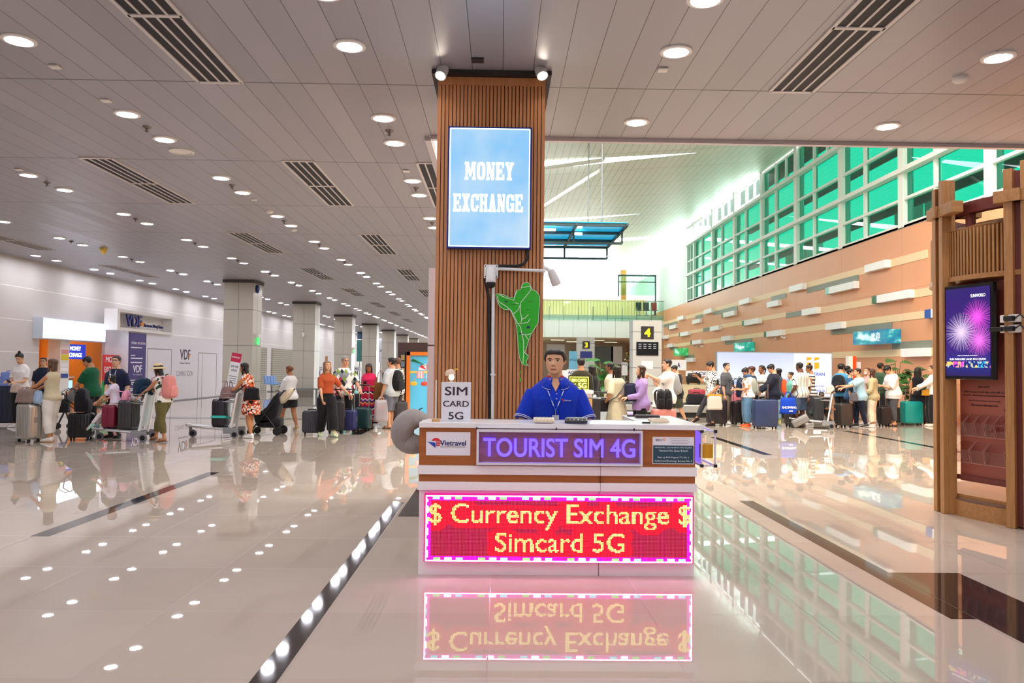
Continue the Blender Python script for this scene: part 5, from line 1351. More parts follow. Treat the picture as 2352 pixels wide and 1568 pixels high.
# balcony glass and upper floor furniture
t = thing('glass_balustrade', (XB, YF-.05, 5.3), 'long green glass balustrade along the upper balcony', 'balustrade')
mb = MB(); mb.quad((.1, 0, .0), (XR-XB, 0, 0), (XR-XB, 0, 1.55), (.1, 0, 1.55)); mb.build('glass_panel', glass('pale_green_glass', 'd4f2e4'), t)
MB().box(((XR-XB)/2, 0, 1.57), (XR-XB, .06, .05)).build('handrail', STEEL, t)
for i in range(12): MB().box((.2+1.16*i, .03, .55), (.05, .05, 1.1)).build('post', STEEL, t)
o = MB().b2((9.6, YF+1.6, 7.5), (12.7, YF+1.7, 9.1)).build('glazed_screen', glass('pale_green_glass', 'd4f2e4')); tag(o, 'dark framed glass screen on the upper floor', 'screen')
mb = MB(); mb.b2((9.6, YF+1.55, 9.05), (12.7, YF+1.75, 9.17)); mb.b2((9.6, YF+1.55, 8.55), (12.7, YF+1.75, 8.62)); mb.b2((9.6, YF+1.55, 7.4), (9.7, YF+1.75, 9.1)); mb.b2((12.6, YF+1.55, 5.75), (12.7, YF+1.75, 9.1)); mb.build('frame', mat('dark_green_steel', '24403c', .4), o)
for i, (px_, c, lab) in enumerate(((1468, '22302c', 'dark office chair on the upper floor, leftmost of three'), (1485, '22302c', 'dark office chair on the upper floor, middle of three'), (1503, 'a8302c', 'red backed chair on the upper floor'))):
    p = on_y(px_, 700, YF+1.0); m_ = mat('chair_'+c, c, .5); t = thing('office_chair', (p.x, YF+1.0, 5.75), lab, 'chair')
    MB().box((0, 0, .48), (.5, .48, .07), bev=.03).build('seat', m_, t); MB().box((0, .24, .85), (.48, .06, .6), bev=.03).build('backrest', m_, t); MB().tube([(0, 0, .08), (0, 0, .46)], .04, 8).build('column', STEEL, t)
    mb = MB()
    for k in range(5): mb.tube([(0, 0, .1), (.28*math.cos(k*1.257), .28*math.sin(k*1.257), .05)], .03, 6); mb.ball((.28*math.cos(k*1.257), .28*math.sin(k*1.257), .04), .04, 5)
    mb.build('base', STEEL, t)
# yellow neon SIM sign on its own little counter
p = on_z(1330, 896, 1.08); YN = p.y
t = thing('neon_sign', (p.x, YN, 1.085), 'yellow neon SIM card sign on a small counter behind the seller', 'sign')
sw, sh = 44*YN/F, 31*YN/F
MB().box((0, .02, sh/2), (sw, .05, sh)).build('board', mat('dark_olive_board', '3d3f14', .4, emit='8a8a10', es=.35), t)
mb = MB(); NY_ = emitter('neon_yellow', 'ffff6a', 2.0)
for s_ in (-1, 1): mb.box((s_*sw*.48, -.012, sh/2), (.008, .012, sh*.94)); mb.box((0, -.012, sh/2+s_*sh*.46), (sw*.95, .012, .008))
mb.build('neon_border', NY_, t)
mb = MB(); put_text(mb, 'SIM CARD', (0, sh*.72), TM((0, -.006, 0), rx=R(90)), ext=.006, width=sw*.8, height=sh*.24, bold=.03); put_text(mb, '5G', (sw*.17, sh*.33), TM((0, -.006, 0), rx=R(90)), ext=.006, width=sw*.45, height=sh*.4, bold=.03)
mb.tube([(-sw*.36, -.01, sh*.46), (-sw*.27, -.01, sh*.36), (-sw*.18, -.01, sh*.46)], .006, 5); mb.tube([(-sw*.27, -.01, sh*.2), (-sw*.27, -.01, sh*.36)], .006, 5); mb.tube([(-sw*.38, -.01, sh*.2), (-sw*.16, -.01, sh*.2)], .006, 5); mb.build('lettering', NY_, t)
t = thing('small_counter', (p.x+.02, YN+.15, 0), 'small white and oak counter under the yellow neon sign', 'counter')
MB().box((0, 0, 1.05), (.5, .45, .06)).build('countertop', WHITEGLOSS, t); MB().box((0, .02, .98), (.46, .4, .1)).build('band', mat('pale_grey_notice', 'd5d3d8', .4), t); MB().box((0, .02, .47), (.46, .4, .94)).build('body', m_wood('counter_oak', 'd9b27a', 'c49a5c', 2), t)
a, b = on_y(1353, 915, YN+.2), on_y(1376, 960, YN+.2)
o = MB().b2((a.x, YN, 0), (b.x, YN+.45, a.z)).build('cabinet', mat('black_cabinet', '2a2528', .5)); tag(o, 'black cabinet right of the small oak counter', 'cabinet')
o = MB().b2((on_y(1292, 845, YN).x, YN+.05, 1.085), (on_y(1306, 845, YN).x, YN+.07, on_y(1300, 850, YN).z)).build('paper_sign', PW); tag(o, 'white paper card sign half hidden behind the seller', 'sign')
# white slanted info banner with a red head, in front of the first pillar
p0 = on_z(510, 952, 0); Yb = 21.0; a, b = on_y(516, 812, Yb), on_y(538, 931, Yb)
t = thing('roll_up_banner', (a.x+.2, Yb, 0), 'white slanting roll-up banner with a red head by the trolley', 'banner')
mb = MB(); MT = TM((-.15, 0, .02), ry=R(9)); hb_ = a.z*1.01
mb.box((.0, 0, hb_/2-.1), (.26, .012, hb_-.2), 0, MT); mb.build('sheet', WSG, t); mb = MB(); mb.box((0, 0, hb_-.12), (.26, .014, .24), 0, MT); mb.build('red_head', mat('crimson_print', 'cc2450', .5), t)
mb = MB()
for i in range(16):
    if 3 < i < 6: continue
    mb.box((0, -.008, hb_-.62-.058*i), (.2, .003, .014), 0, MT)
put_text(mb, '승객 수하물', (0, hb_-.36), MT @ TM((0, -.007, 0), rx=R(90)), ext=.003, width=.18, height=.06, bold=.01); put_text(mb, '수취 안내', (0, hb_-.46), MT @ TM((0, -.007, 0), rx=R(90)), ext=.003, width=.15, height=.06, bold=.01); mb.build('lettering', mat('slate_ink', '5a5f78', .5), t)
mb = MB(); put_text(mb, 'EASTAR JET', (0, hb_-.12), MT @ TM((0, -.008, 0), rx=R(90)), ext=.003, width=.21, height=.06, bold=.02); mb.build('head_lettering', PW, t)
MB().box((-.13, 0, .02), (.34, .3, .04)).build('foot', STEEL, t)
# ================================================================== PEOPLE
def remesh(mb, name, mats, voxel=.013, smooth=3, parent=None):
    me = mb.mesh(name, mats, 180); o = bpy.data.objects.new(name, me); COL.objects.link(o)
    md = o.modifiers.new('r', 'REMESH'); md.mode = 'VOXEL'; md.voxel_size = voxel; md.use_smooth_shade = True
    if smooth:
        s = o.modifiers.new('s', 'SMOOTH'); s.factor = .5; s.iterations = smooth
    dg = bpy.context.evaluated_depsgraph_get(); dg.update()
    new = bpy.data.meshes.new_from_object(o.evaluated_get(dg))
    o.modifiers.clear(); o.data = new; bpy.data.meshes.remove(me); new.name = name
    new.materials.clear()
    for m in (mats if isinstance(mats, (list, tuple)) else [mats]): new.materials.append(m)
    if parent is not None: o.parent = parent
    return o
def sst(t): t = max(0, min(1, t)); return t*t*(3-2*t)
def interp(tab, x):
    if x <= tab[0][0]: return tab[0][1:]
    for a, b in zip(tab, tab[1:]):
        if x <= b[0]:
            u = (x-a[0])/(b[0]-a[0]); u = u*u*(3-2*u)*.5 + u*.5
            return tuple(p + (q-p)*u for p, q in zip(a[1:], b[1:]))
    return tab[-1][1:]
# z, half width, front y, back y   (unit = head height, chin at 0)
HEADP = [(0.0, .07, .30, .10), (.03, .14, .355, .03), (.08, .195, .375, -.03), (.16, .235, .385, -.10), (.25, .268, .385, -.19), (.36, .298, .375, -.32), (.46, .318, .365, -.40), (.55, .328, .36, -.44), (.64, .334, .375, -.455), (.74, .33, .355, -.445), (.83, .305, .295, -.405), (.91, .245, .20, -.32), (.965, .16, .09, -.21), (1.0, .03, -.03, -.09)]
def head_pt(phi, z, off=0.0, fem=False):
    w, f, b = interp(HEADP, z)
    if fem and z < .4: w *= .93
    yc, hd = (f+b)/2, (f-b)/2
    e = 2/2.35; s, c = math.sin(phi), math.cos(phi)
    x = w*math.copysign(abs(s)**e, s); y = yc + hd*math.copysign(abs(c)**e, c)
    if c > 0 and off == 0:
        g = lambda u, m, sg: math.exp(-((u-m)/sg)**2)
        y += .115*g(x, 0, .052)*(g(z, .385, .05) + .55*g(z, .46, .07))       # nose
        y += .045*(g(x, .052, .03)+g(x, -.052, .03))*g(z, .365, .03)         # nostrils
        y -= .035*(g(x, .135, .06)+g(x, -.135, .06))*g(z, .535, .05)         # sockets
        y += .022*(g(x, .13, .09)+g(x, -.13, .09))*g(z, .60, .03)            # brow ridge
        y += .022*g(x, 0, .085)*(g(z, .225, .022)+.9*g(z, .178, .024)) - .014*g(x, 0, .1)*g(z, .2, .011)
        y += .02*g(x, 0, .09)*g(z, .06, .05); y += .012*(g(x, .18, .06)+g(x, -.18, .06))*g(z, .40, .07)
    if off:
        n = Vector((x/(w*w+1e-4), (y-yc)/(hd*hd+1e-4), (z-.6)*3.0)).normalized(); x += n.x*off; y += n.y*off; z += n.z*off
    return Vector((x, y, z))
def head_mesh(mb, M, fem, hi=False):
    NL, NZ = (96, 84) if hi else (52, 44)
    phis = []
    for i in range(NL):
        u = i/NL*2 - 1                                # -1..1
        phis.append(PI*(.45*u + .55*u**3))
    zs = []
    for i in range(NZ+1):
        u = i/NZ; zs.append(.5 + (.5)*( .62*(2*u-1) + .38*(2*u-1)**3))
    zs[0] = 0.0; zs[-1] = 1.0
    rings = [[head_pt(p, z, 0, fem) for p in phis] for z in zs]
    vs = [p for r in rings for p in r]; fs, mi = [], []
    for i in range(NZ):
        for j in range(NL):
            k = (j+1) % NL; f = (i*NL+j, i*NL+k, (i+1)*NL+k, (i+1)*NL+j); fs.append(f)
            c = (vs[f[0]] + vs[f[2]])/2; m = 0; ax = abs(c.x)
            if c.y > .15:
                ez = .535 - .0*ax; ex = (ax-.132)/.062; lid = .024*max(0, 1-ex*ex)**.5 if abs(ex) < 1 else 0
                if abs(c.z-ez) < lid: m = 4 if abs(ax-.132) < .027 else 3
                elif abs(ex) < 1.1 and 0 <= c.z-ez-lid < .012: m = 2
                bz = .605 + .012*math.cos((ax-.13)*12)
                if .06 < ax < .215 and abs(c.z-bz) < (.017 if not fem else .012): m = 2
                mw = .098
                if ax < mw and .178-.022*(1-(ax/mw)**2)**.5 < c.z < .205+.022*(1-(ax/mw)**2)**.5 and c.z > .15: m = 1
                if ax < mw*.95 and abs(c.z-.2) < .006: m = 5
            mi.append(m)
    fs.append(tuple(range(NL))[::-1]); mi.append(0); fs.append(tuple(NZ*NL+j for j in range(NL))); mi.append(0)
    mb.add(vs, fs, mi, M)
    for s_ in (-1, 1):     # ears
        E = M @ TM((s_*.325, -.045, .49), rz=s_*R(18), ry=s_*R(8))
        mb.ball((0, 0, 0), (.032, .068, .115), 8, 0, E); mb.ball((s_*.02, -.02, .02), (.03, .05, .07), 6, 0, E)
HAIRC = {}
def hairmat(c):
    key = 'hair_' + c
    if key in MATS: return MATS[key]
    m, b, t = newmat(key); v = t.pos('Object')[0]; n = t.noise(t.scale(v, (60, 60, 5)), 2.0, 4)
    l = lin(c); t.put(b.inputs['Base Color'], t.mix(n, tuple(x*.55 for x in l[:3])+(1,), tuple(min(1, x*1.35) for x in l[:3])+(1,)))
    b.inputs['Roughness'].default_value = .42; t.put(b.inputs['Normal'], t.bump(n, .5, .01)); MATS[key] = m
    return m
def hair_cap(mb, M, line, thick=.045, vol=1.0, n=48, rows=16, fem=False):
    """line(phi)-> height of the hairline (unit head)"""
    def pt(phi, t, off):
        z0 = line(phi); z = 1.0 - (1.0-z0)*t
        return head_pt(phi, min(1, z), off, fem)
    outer, inner = [], []
    for i in range(rows+1):
        t = i/rows
        th = thick*vol*(1.0 if t < .8 else 1 - (t-.8)/.2*.75)
        outer.append([pt(2*PI*j/n - PI, t, th) for j in range(n)])
        inner.append([pt(2*PI*j/n - PI, t, .004) for j in range(n)])
    mb.loft(outer[::-1], 0, M, caps=False)
    mb.loft([inner[rows], outer[rows]], 0, M, caps=False)
    mb.add(outer[0], [tuple(range(n))], 0, M)
def line_short(front=.80, side=.52, back=.2):
    def f(phi):
        a = abs(phi)/PI*180
        return interp([(0, front), (38, front-.02), (58, front-.12), (72, side), (84, side+.04), (96, side+.12 if side < .5 else side+.02), (115, back+.12), (140, back), (180, back-.02)], a)[0]
    return f
def locks(mb, M, ln, w=.33, d=.2, z0=.62, y0=-.2, taper=.55, fem=True):
    """long hair hanging at the back and sides of the head; ln in head heights below the chin"""
    rows = 12; rings = []
    for i in range(rows+1):
        t = i/rows; z = z0 - (z0+ln)*t
        hw = (w+.05)*(1 + .12*math.sin(t*PI)) * (1 - (1-taper)*t*t); yy = y0 - .05*t; dd = d*(1.15-.45*t)
        rings.append([(hw*math.cos(a)*(1+.03*math.sin(7*a+i)), yy + dd*math.sin(a)*(1+.04*math.sin(5*a+2*i)), z) for a in [2*PI*j/20 for j in range(20)]])
    mb.loft(rings, 0, M)
def side_locks(mb, M, ln, y=.08):
    for s_ in (-1, 1):
        mb.tube([(s_*.30, y, .72), (s_*.355, y+.02, .45), (s_*.34, y+.06, .1), (s_*.30, y+.10, -ln*.5), (s_*.26, y+.12, -ln)], [.05, .075, .09, .085, .03], 8, 0, M)
def two_bone(A, T, l1, l2, pole):
    d = T-A; L = min(d.length, (l1+l2)*.995); L = max(L, abs(l1-l2)*1.05); u = d.normalized()
    T = A + u*L; a = (l1*l1 - l2*l2 + L*L)/(2*L); h = math.sqrt(max(0, l1*l1-a*a))
    p = pole - u*pole.dot(u); p = p.normalized() if p.length > 1e-5 else Vector((0, 1, 0))
    return A + u*a + p*h, T
def chain(A, B, C, n=5):
    P = [A + (B-A)*(i/n) for i in range(n)] + [B] + [B + (C-B)*(i/n) for i in range(1, n+1)]
    Q = list(P); m = n
    Q[m] = P[m]*.6 + (P[m-1]+P[m+1])*.2
    return Q
def cut(pts, f0, f1, n=8):
    """resample polyline between length fractions"""
    L = [0]
    for a, b in zip(pts, pts[1:]): L.append(L[-1] + (b-a).length)
    def at(s):
        s *= L[-1]
        for i in range(len(pts)-1):
            if s <= L[i+1] or i == len(pts)-2: 
                d = L[i+1]-L[i]; return pts[i] + (pts[i+1]-pts[i])*((s-L[i])/d if d else 0)
    return [at(f0 + (f1-f0)*i/n) for i in range(n+1)], [f0 + (f1-f0)*i/n for i in range(n+1)]
ARM_R = [(0, .031), (.12, .032), (.3, .028), (.5, .0235), (.6, .025), (.75, .021), (.95, .0155), (1, .016)]
LEG_R = [(0, .058), (.1, .056), (.25, .05), (.42, .038), (.52, .0345), (.66, .036), (.78, .029), (.93, .021), (1, .022)]
TORSO_M = [(.462, .075, .060, .0), (.50, .094, .070, -.006), (.535, .097, .071, -.008), (.58, .090, .064, -.002), (.63, .087, .060, .002), (.69, .095, .065, .003), (.74, .104, .069, .002), (.775, .108, .064, -.004), (.80, .099, .054, -.008), (.822, .074, .044, -.010), (.84, .049, .038, -.010), (.87, .034, .035, -.004), (.90, .033, .035, .0)]
TORSO_F = [(.462, .078, .062, .0), (.50, .099, .074, -.008), (.535, .098, .073, -.010), (.58, .084, .060, -.002), (.63, .076, .054, .002), (.69, .083, .060, .006), (.735, .090, .068, .010), (.77, .093, .060, -.002), (.798, .087, .049, -.008), (.82, .065, .039, -.010), (.838, .042, .033, -.010), (.87, .029, .031, -.004), (.90, .028, .031, .0)]
SKINS = {}
def skinmats(c, lipc=None):
    if c in SKINS: return SKINS[c]
    m, b, t = newmat('skin_' + c); l = lin(c); v = t.pos('Object')[0]
    n = t.noise(v, 14, 3)
    t.put(b.inputs['Base Color'], t.mix(n, tuple(x*.88 for x in l[:3])+(1,), tuple(min(1, x*1.06) for x in l[:3])+(1,)))
    b.inputs['Roughness'].default_value = .5; b.inputs['Subsurface Weight'].default_value = .08; b.inputs['Subsurface Radius'].default_value = (.012, .005, .003); b.inputs['Specular IOR Level'].default_value = .35
    rgb = tuple(int(c[i:i+2], 16) for i in (0, 2, 4))
    lip = mat('lip_' + c, '%02x%02x%02x' % (int(rgb[0]*.78), int(rgb[1]*.58), int(rgb[2]*.58)), .4)
    seam = mat('lip_seam_' + c, '%02x%02x%02x' % (int(rgb[0]*.45), int(rgb[1]*.3), int(rgb[2]*.3)), .6)
    SKINS[c] = [m, lip, mat('dark_brow', '1f1814', .6), mat('eye_white', 'e2dcd6', .2), mat('dark_iris', '17100c', .1), seam]
    return SKINS[c]
def hand(mb, W, d, palm_n, h, curl=.5, side=1, sc=1.0):
    """W wrist point, d direction of the hand, palm_n palm normal, side +1 right hand"""
    d = d.normalized(); pn = (palm_n - d*palm_n.dot(d)).normalized(); s = d.cross(pn).normalized()*side   # s points toward the little finger side
    u = h*sc; pl_, pw = .056*u, .024*u
    rings = []
    for t, w_, th in ((-.25, .6, .62), (0, .62, .6), (.35, .92, .62), (.75, 1.0, .52), (1.0, .92, .42)):
        c = W + d*pl_*t
        rings.append([c + s*math.cos(a)*pw*w_ + pn*math.sin(a)*.0145*u*th for a in [2*PI*j/12 for j in range(12)]])
    mb.loft(rings, 0)
    for i, (o, L) in enumerate(((-.72, .043), (-.25, .048), (.22, .045), (.66, .035))):
        b0 = W + d*pl_*.93 + s*pw*o; p = [b0]; ang = 0; cur = b0
        for k, q in enumerate((.45, .32, .26)):
            ang += curl*(.75 if k == 0 else .95) + .05*i; dd = d*math.cos(ang) + pn*math.sin(ang); cur = cur + dd*L*u*q; p.append(cur)
        mb.tube(p, [.0062*u, .0058*u, .0052*u, .0036*u], 7)
    b0 = W + d*pl_*.25 - s*pw*.75; t1 = b0 + (d*.62 - s*.62 + pn*.35)*.024*u; t2 = t1 + (d*.85 - s*.15 + pn*.45)*.022*u; t3 = t2 + (d*.9 + s*.1 + pn*.4)*.016*u
    mb.tube([b0, t1, t2, t3], [.0085*u, .0075*u, .0066*u, .0042*u], 7)
NOSHOE = object()
def person(x, y, h, rz, label, skin='d9a57e', sex='f', lean=0, head=(0, 0), rh=None, lh=None, rp=None, lp=None, rf=None, lf=None, hipz=0, hipy=0,
           top=None, bottom=None, shoes=('e8e6e4', 'f2f2f2'), hair=('long', '1c1614', .8), wide=1.0, curl=(.5, .5), palm=(None, None), hi=False, vox=.013, group=None, glasses=False, twist=0, hands=(1, 1), z0=0, face=1.0, handdir=(None, None)):
    """local frame: +Y forward, +X the person's right, unit = standing height"""
    T = TORSO_M if sex == 'm' else TORSO_F
    hp = .505 + hipz
    def bend(p):
        z = p.z - .505
        q = Vector(p)
        if z > 0:
            a = -R(lean)*sst(z/.16); v = Vector((q.x, q.y, z)); v.rotate(Matrix.Rotation(a, 3, 'X')); 
            if twist: v.rotate(Matrix.Rotation(R(twist)*sst(z/.25), 3, 'Z'))
            q = Vector((v.x, v.y, v.z+.505))
        return q + Vector((0, hipy, hipz))
    S = h
    Vv = lambda p: p*S
    def ring(z, hw, hd, yo, ex=0, n=22, ey=None):
        ey = ex if ey is None else ey
        return [bend(Vector(((hw+ex)*wide*math.copysign(abs(math.cos(a))**.85, math.cos(a)), yo + (hd+ey)*wide*math.copysign(abs(math.sin(a))**.9, math.sin(a)), z)))*S for a in [2*PI*j/n for j in range(n)]]
    def trings(za, zb, ex, ease_hem=0):
        zs = sorted(set([za, zb] + [r[0] for r in T if za < r[0] < zb]))
        out = []
        for z in zs:
            w_, d_, yo = interp(T, z)
            e = ex + ease_hem*max(0, (.66-z)/.2)
            if sex == 'f' and False: pass
            out.append(ring(z, w_, d_, yo, e))
        return out
    shx = (.104 if sex == 'm' else .089)*wide
    sk = skinmats(skin)
    # joints
    J = {}
    for s_, nm in ((1, 'r'), (-1, 'l')):
        A = bend(Vector((s_*(shx-.004), -.008, .778))); tgt = rh if s_ > 0 else lh; pole = rp if s_ > 0 else lp
        if tgt is None: tgt = bend(Vector((s_*(shx+.035), .03, .778-.325))) if abs(lean) < 12 else A + Vector((s_*.03, .03, -.32))
        else: tgt = Vector(tgt)
        pole = Vector(pole) if pole is not None else Vector((s_*.35, -.7, -.6))
        E, Wt = two_bone(A, tgt, .172, .150, pole); J['sh'+nm], J['el'+nm], J['wr'+nm] = A, E, Wt
        Hh = Vector((s_*.05, hipy, hp-.0)); ft = (rf if s_ > 0 else lf) or (s_*.052, 0); ft = Vector((ft[0], ft[1], (ft[2] if len(ft) > 2 else 0) + .042))
        Kn, An = two_bone(Hh, ft, .232, .232, Vector((s_*.08, 1, .05))); J['hi'+nm], J['kn'+nm], J['an'+nm] = Hh, Kn, An
    arms = {n: chain(J['sh'+n], J['el'+n], J['wr'+n]) for n in 'rl'}
    legs = {n: chain(J['hi'+n], J['kn'+n], J['an'+n]) for n in 'rl'}
    fm = 1.0 if sex == 'm' else .9
    # ---------------- body
    mb = MB(); mb.loft(trings(.462, .90, 0), 0)
    for n in 'rl':
        P, f = cut(arms[n], 0, 1, 12); mb.tube([p*S for p in P], [interp(ARM_R, q)[0]*fm*(.5+.5*wide)*S for q in f], 12)
        P, f = cut(legs[n], 0, 1, 14); mb.tube([p*S for p in P], [interp(LEG_R, q)[0]*(.5+.5*wide)*S*(1 if sex == 'm' else 1.0) for q in f], 12)
        A = J['an'+n]; fd = footdir(J, n)
        mb.tube([(A + fd*t + Vector((0, 0, z)))*S for t, z in ((-.028, -.012), (0, -.008), (.035, -.016), (.075, -.027), (.10, -.031))], [.02*S, .024*S, .023*S, .02*S, .012*S], 10)
    body = remesh(mb, 'person', sk, vox, 3)
    # head + hands joined into the body mesh
    extra = MB()
    N = bend(Vector((0, .0, .872))); Hh = .1285
    hm = Matrix.Translation(N*S) @ Matrix.Rotation(-R(lean)*.6 - 0, 4, 'X') @ Matrix.Rotation(R(head[0]), 4, 'Z') @ Matrix.Rotation(R(head[1]), 4, 'X') @ Matrix.Translation(Vector((0, .01, -.005))*S) @ Matrix.Diagonal((Hh*S*face, Hh*S, Hh*S, 1))
    head_mesh(extra, hm, sex == 'f', hi)
    for i, (s_, n) in enumerate(((1, 'r'), (-1, 'l'))):
        if not hands[i]: continue
        Wp = J['wr'+n]; d = (Wp - J['el'+n]).normalized()
        if handdir[i] is not None: d = Vector(handdir[i])
        pn = Vector(palm[i]) if palm[i] else (Vector((-s_, .15, 0)) if d.z < -.6 else Vector((-s_*.4, 0, -1)))
        hand(extra, Wp*S, d, pn, S, curl[i], s_)
    em = extra.mesh('x', sk, 180)
    bm_ = __import__('bmesh').new(); bm_.from_mesh(body.data); bm_.from_mesh(em); bm_.to_mesh(body.data); bm_.free(); bpy.data.meshes.remove(em)
    body.data.polygons.foreach_set('use_smooth', [True]*len(body.data.polygons)); body.data.update()
    body.location = (x, y, z0); body.rotation_euler = (0, 0, R(rz)); tag(body, label, 'person', group)
    body['_h'] = h
    del body['_h']
    # ---------------- clothes
    def mm(c): return c if isinstance(c, bpy.types.Material) else fabric(c)
    if top:
        c, sl, hem = top[0], top[1], top[2]; ease = top[3] if len(top) > 3 else .011; neck = top[4] if len(top) > 4 else .838
        mb = MB(); mb.loft(trings(hem, neck, ease, .012 + ease*.4), 0)
        if sl > 0:
            for n in 'rl':
                P, f = cut(arms[n], 0, sl, 9); fl = .008 if sl < .6 else .003
                mb.tube([p*S for p in P], [(interp(ARM_R, q)[0]*fm*(.5+.5*wide)+ease*.8+fl*(q/sl))*S for q in f], 12)
        else:
            for s_ in (-1, 1): mb.tube([bend(Vector((s_*.055, -.01, .80)))*S, bend(Vector((s_*.06, -.012, .832)))*S], .012*S, 8)
        o = remesh(mb, top[5] if len(top) > 5 else 'shirt', mm(c), vox, 4, body)
    for bottom in (bottom if isinstance(bottom, list) else [bottom] if bottom else []):
        kind, c = bottom[0], bottom[1]
        mb = MB()
        if kind in ('trousers', 'shorts', 'leggings', 'jeans'):
            ln = bottom[2]; e0 = bottom[3] if len(bottom) > 3 else .008; e1 = bottom[4] if len(bottom) > 4 else e0
            mb.loft(trings(.462, .605, .006), 0)
            for n in 'rl':
                P, f = cut(legs[n], 0, ln, 12)
                mb.tube([p*S for p in P], [(interp(LEG_R, q)[0]*(.5+.5*wide) + e0 + (e1-e0)*q/ln)*S for q in f], 12)
        else:        # skirt / dress skirt: hem z, hem half width, depth
            hz, hw, hd = bottom[2], bottom[3], bottom[4]; zt_ = bottom[5] if len(bottom) > 5 else .61
            cy_ = (J['knr'].y + J['knl'].y)/2*.6 - hipy*.6
            rings = []
            for i in range(9):
                t = i/8; z = zt_ + (hz-zt_)*t; w_, d_, yo = interp(T, max(.53, z))
                u = sst(min(1, t*1.25))
                rr = [( (w_+.012)*(1-u)+hw*u, (d_+.012)*(1-u)+hd*u)]
                n_ = 32; a_ = .05*t
                rings.append([(bend(Vector((rr[0][0]*math.cos(a)*(1+a_*math.sin(9*a)), yo + cy_*t + rr[0][1]*math.sin(a)*(1+a_*math.sin(9*a)), z))) )*S for a in [2*PI*j/n_ for j in range(n_)]])
            mb.loft(rings[::-1], 0)
        o = remesh(mb, 'trousers' if kind == 'jeans' else kind, mm(c), vox, 4, body)
    if shoes and shoes[0] is not None:
        for n in 'rl':
            A = J['an'+n]; fd = footdir(J, n); sd = fd.cross(Vector((0, 0, 1))).normalized(); up = sd.cross(fd).normalized()
            mb = MB(); sandal = shoes[0] == 'sandal'
            def fr(t, w_, zb, zt_, n_=14):
                c = A + fd*t - up*.042*0; base = A + fd*t + up*(-.040)
                return [(base + sd*w_*math.cos(a) + up*(zb + (zt_-zb)*(.5+.5*math.sin(a))))*S for a in [2*PI*j/n_ for j in range(n_)]]
            if not sandal:
                rings = [fr(t, w_, zb, zt_) for t, w_, zb, zt_ in ((-.037, .012, .006, .035), (-.03, .022, .002, .052), (-.005, .026, 0, .062), (.03, .026, 0, .050), (.06, .029, 0, .036), (.09, .027, 0, .028), (.108, .016, .002, .02))]
                mb.loft(rings, 0); o = mb.build('shoe', mm(shoes[0]), body, 180)
                if shoes[1]:
                    s2 = MB(); s2.loft([fr(t, w_*1.06, -.002, .011) for t, w_ in ((-.039, .016), (-.028, .026), (.03, .027), (.06, .031), (.09, .028), (.111, .014))], 0); s2.build('sole', mat('sole_'+shoes[1], shoes[1], .5), o, 60)
            else:
                s2 = MB(); s2.loft([fr(t, w_, -.002, .008) for t, w_ in ((-.037, .016), (-.028, .024), (.03, .025), (.06, .03), (.09, .028), (.108, .014))], 0); o = s2.build('sandal', mat('sole_'+shoes[1], shoes[1], .5), body, 60)
                s3 = MB(); s3.tube([(A + fd*.055 + sd*.029*math.cos(a) + up*(-.034+.03*math.sin(a)))*S for a in [PI*j/6 for j in range(7)]], .006*S, 6); s3.build('strap', mat('sole_'+shoes[1], shoes[1], .5), o, 60)
    if hair:
        st, c = hair[0], hair[1]; ln = hair[2] if len(hair) > 2 else .8; hmat = hairmat(c); mb = MB(); f = sex == 'f'
        if st == 'short': hair_cap(mb, hm, line_short(.80, .50, .18), .05, 1.0, fem=f)
        elif st == 'side':
            hair_cap(mb, hm, line_short(.795, .48, .16), .05, 1.0, n=64, rows=20)
        elif st == 'mop': hair_cap(mb, hm, line_short(.70, .42, .12), .085, 1.0, fem=f)
        elif st == 'buzz': hair_cap(mb, hm, line_short(.80, .50, .2), .018, 1.0, fem=f)
        elif st in ('long', 'curly'):
            hair_cap(mb, hm, line_short(.80, .30, -.0), .06, 1.0, fem=f); locks(mb, hm, ln, .30 if st == 'long' else .38, .2 if st == 'long' else .28, .6, -.22, .5 if st == 'long' else .8); side_locks(mb, hm, ln*.55, .02)
        elif st == 'bob':
            hair_cap(mb, hm, line_short(.78, .1, -.05), .075, 1.0, fem=f); locks(mb, hm, ln, .32, .24, .6, -.16, .8)
        elif st in ('bun', 'pony', 'tied'):
            hair_cap(mb, hm, line_short(.80, .5, .1), .04, 1.0, fem=f)
            if st == 'bun': mb.ball((0, -.22, 1.06), (.15, .15, .14), 8, 0, hm)
            elif st == 'tied': mb.ball((0, -.52, .5), (.14, .13, .14), 8, 0, hm)
            else: mb.tube([(0, -.42, .68), (0, -.58, .62), (0, -.62, .4), (0, -.55, .4-ln*.5), (.02, -.5, .4-ln)], [.06, .09, .1, .08, .02], 10, 0, hm)
        if mb.v: mb.build('hair', hmat, body, 180)
    if glasses:
        mb = MB()
        for s_ in (-1, 1):
            mb.tube([(s_*.135 + .075*math.cos(a), .385 + .0*math.sin(a) - abs(.075*math.cos(a)+.0)*.1, .53 + .058*math.sin(a)) for a in [2*PI*k/14 for k in range(15)]], .008, 5, 0, hm)
            mb.tube([(s_*.21, .37, .55), (s_*.33, .15, .55), (s_*.34, -.05, .53)], .009, 5, 0, hm)
        mb.tube([(-.06, .40, .54), (.06, .40, .54)], .009, 5, 0, hm); mb.build('glasses', mat('dark_frame', '1b1a1c', .3), body, 60)
    J['S'] = S; J['hm'] = hm; J['bend'] = bend; J['ring'] = ring; J['T'] = T
    J['M'] = TM((x, y, z0), rz=R(rz))
    J['world'] = lambda p: J['M'] @ (Vector(p)*S)
    return body, J
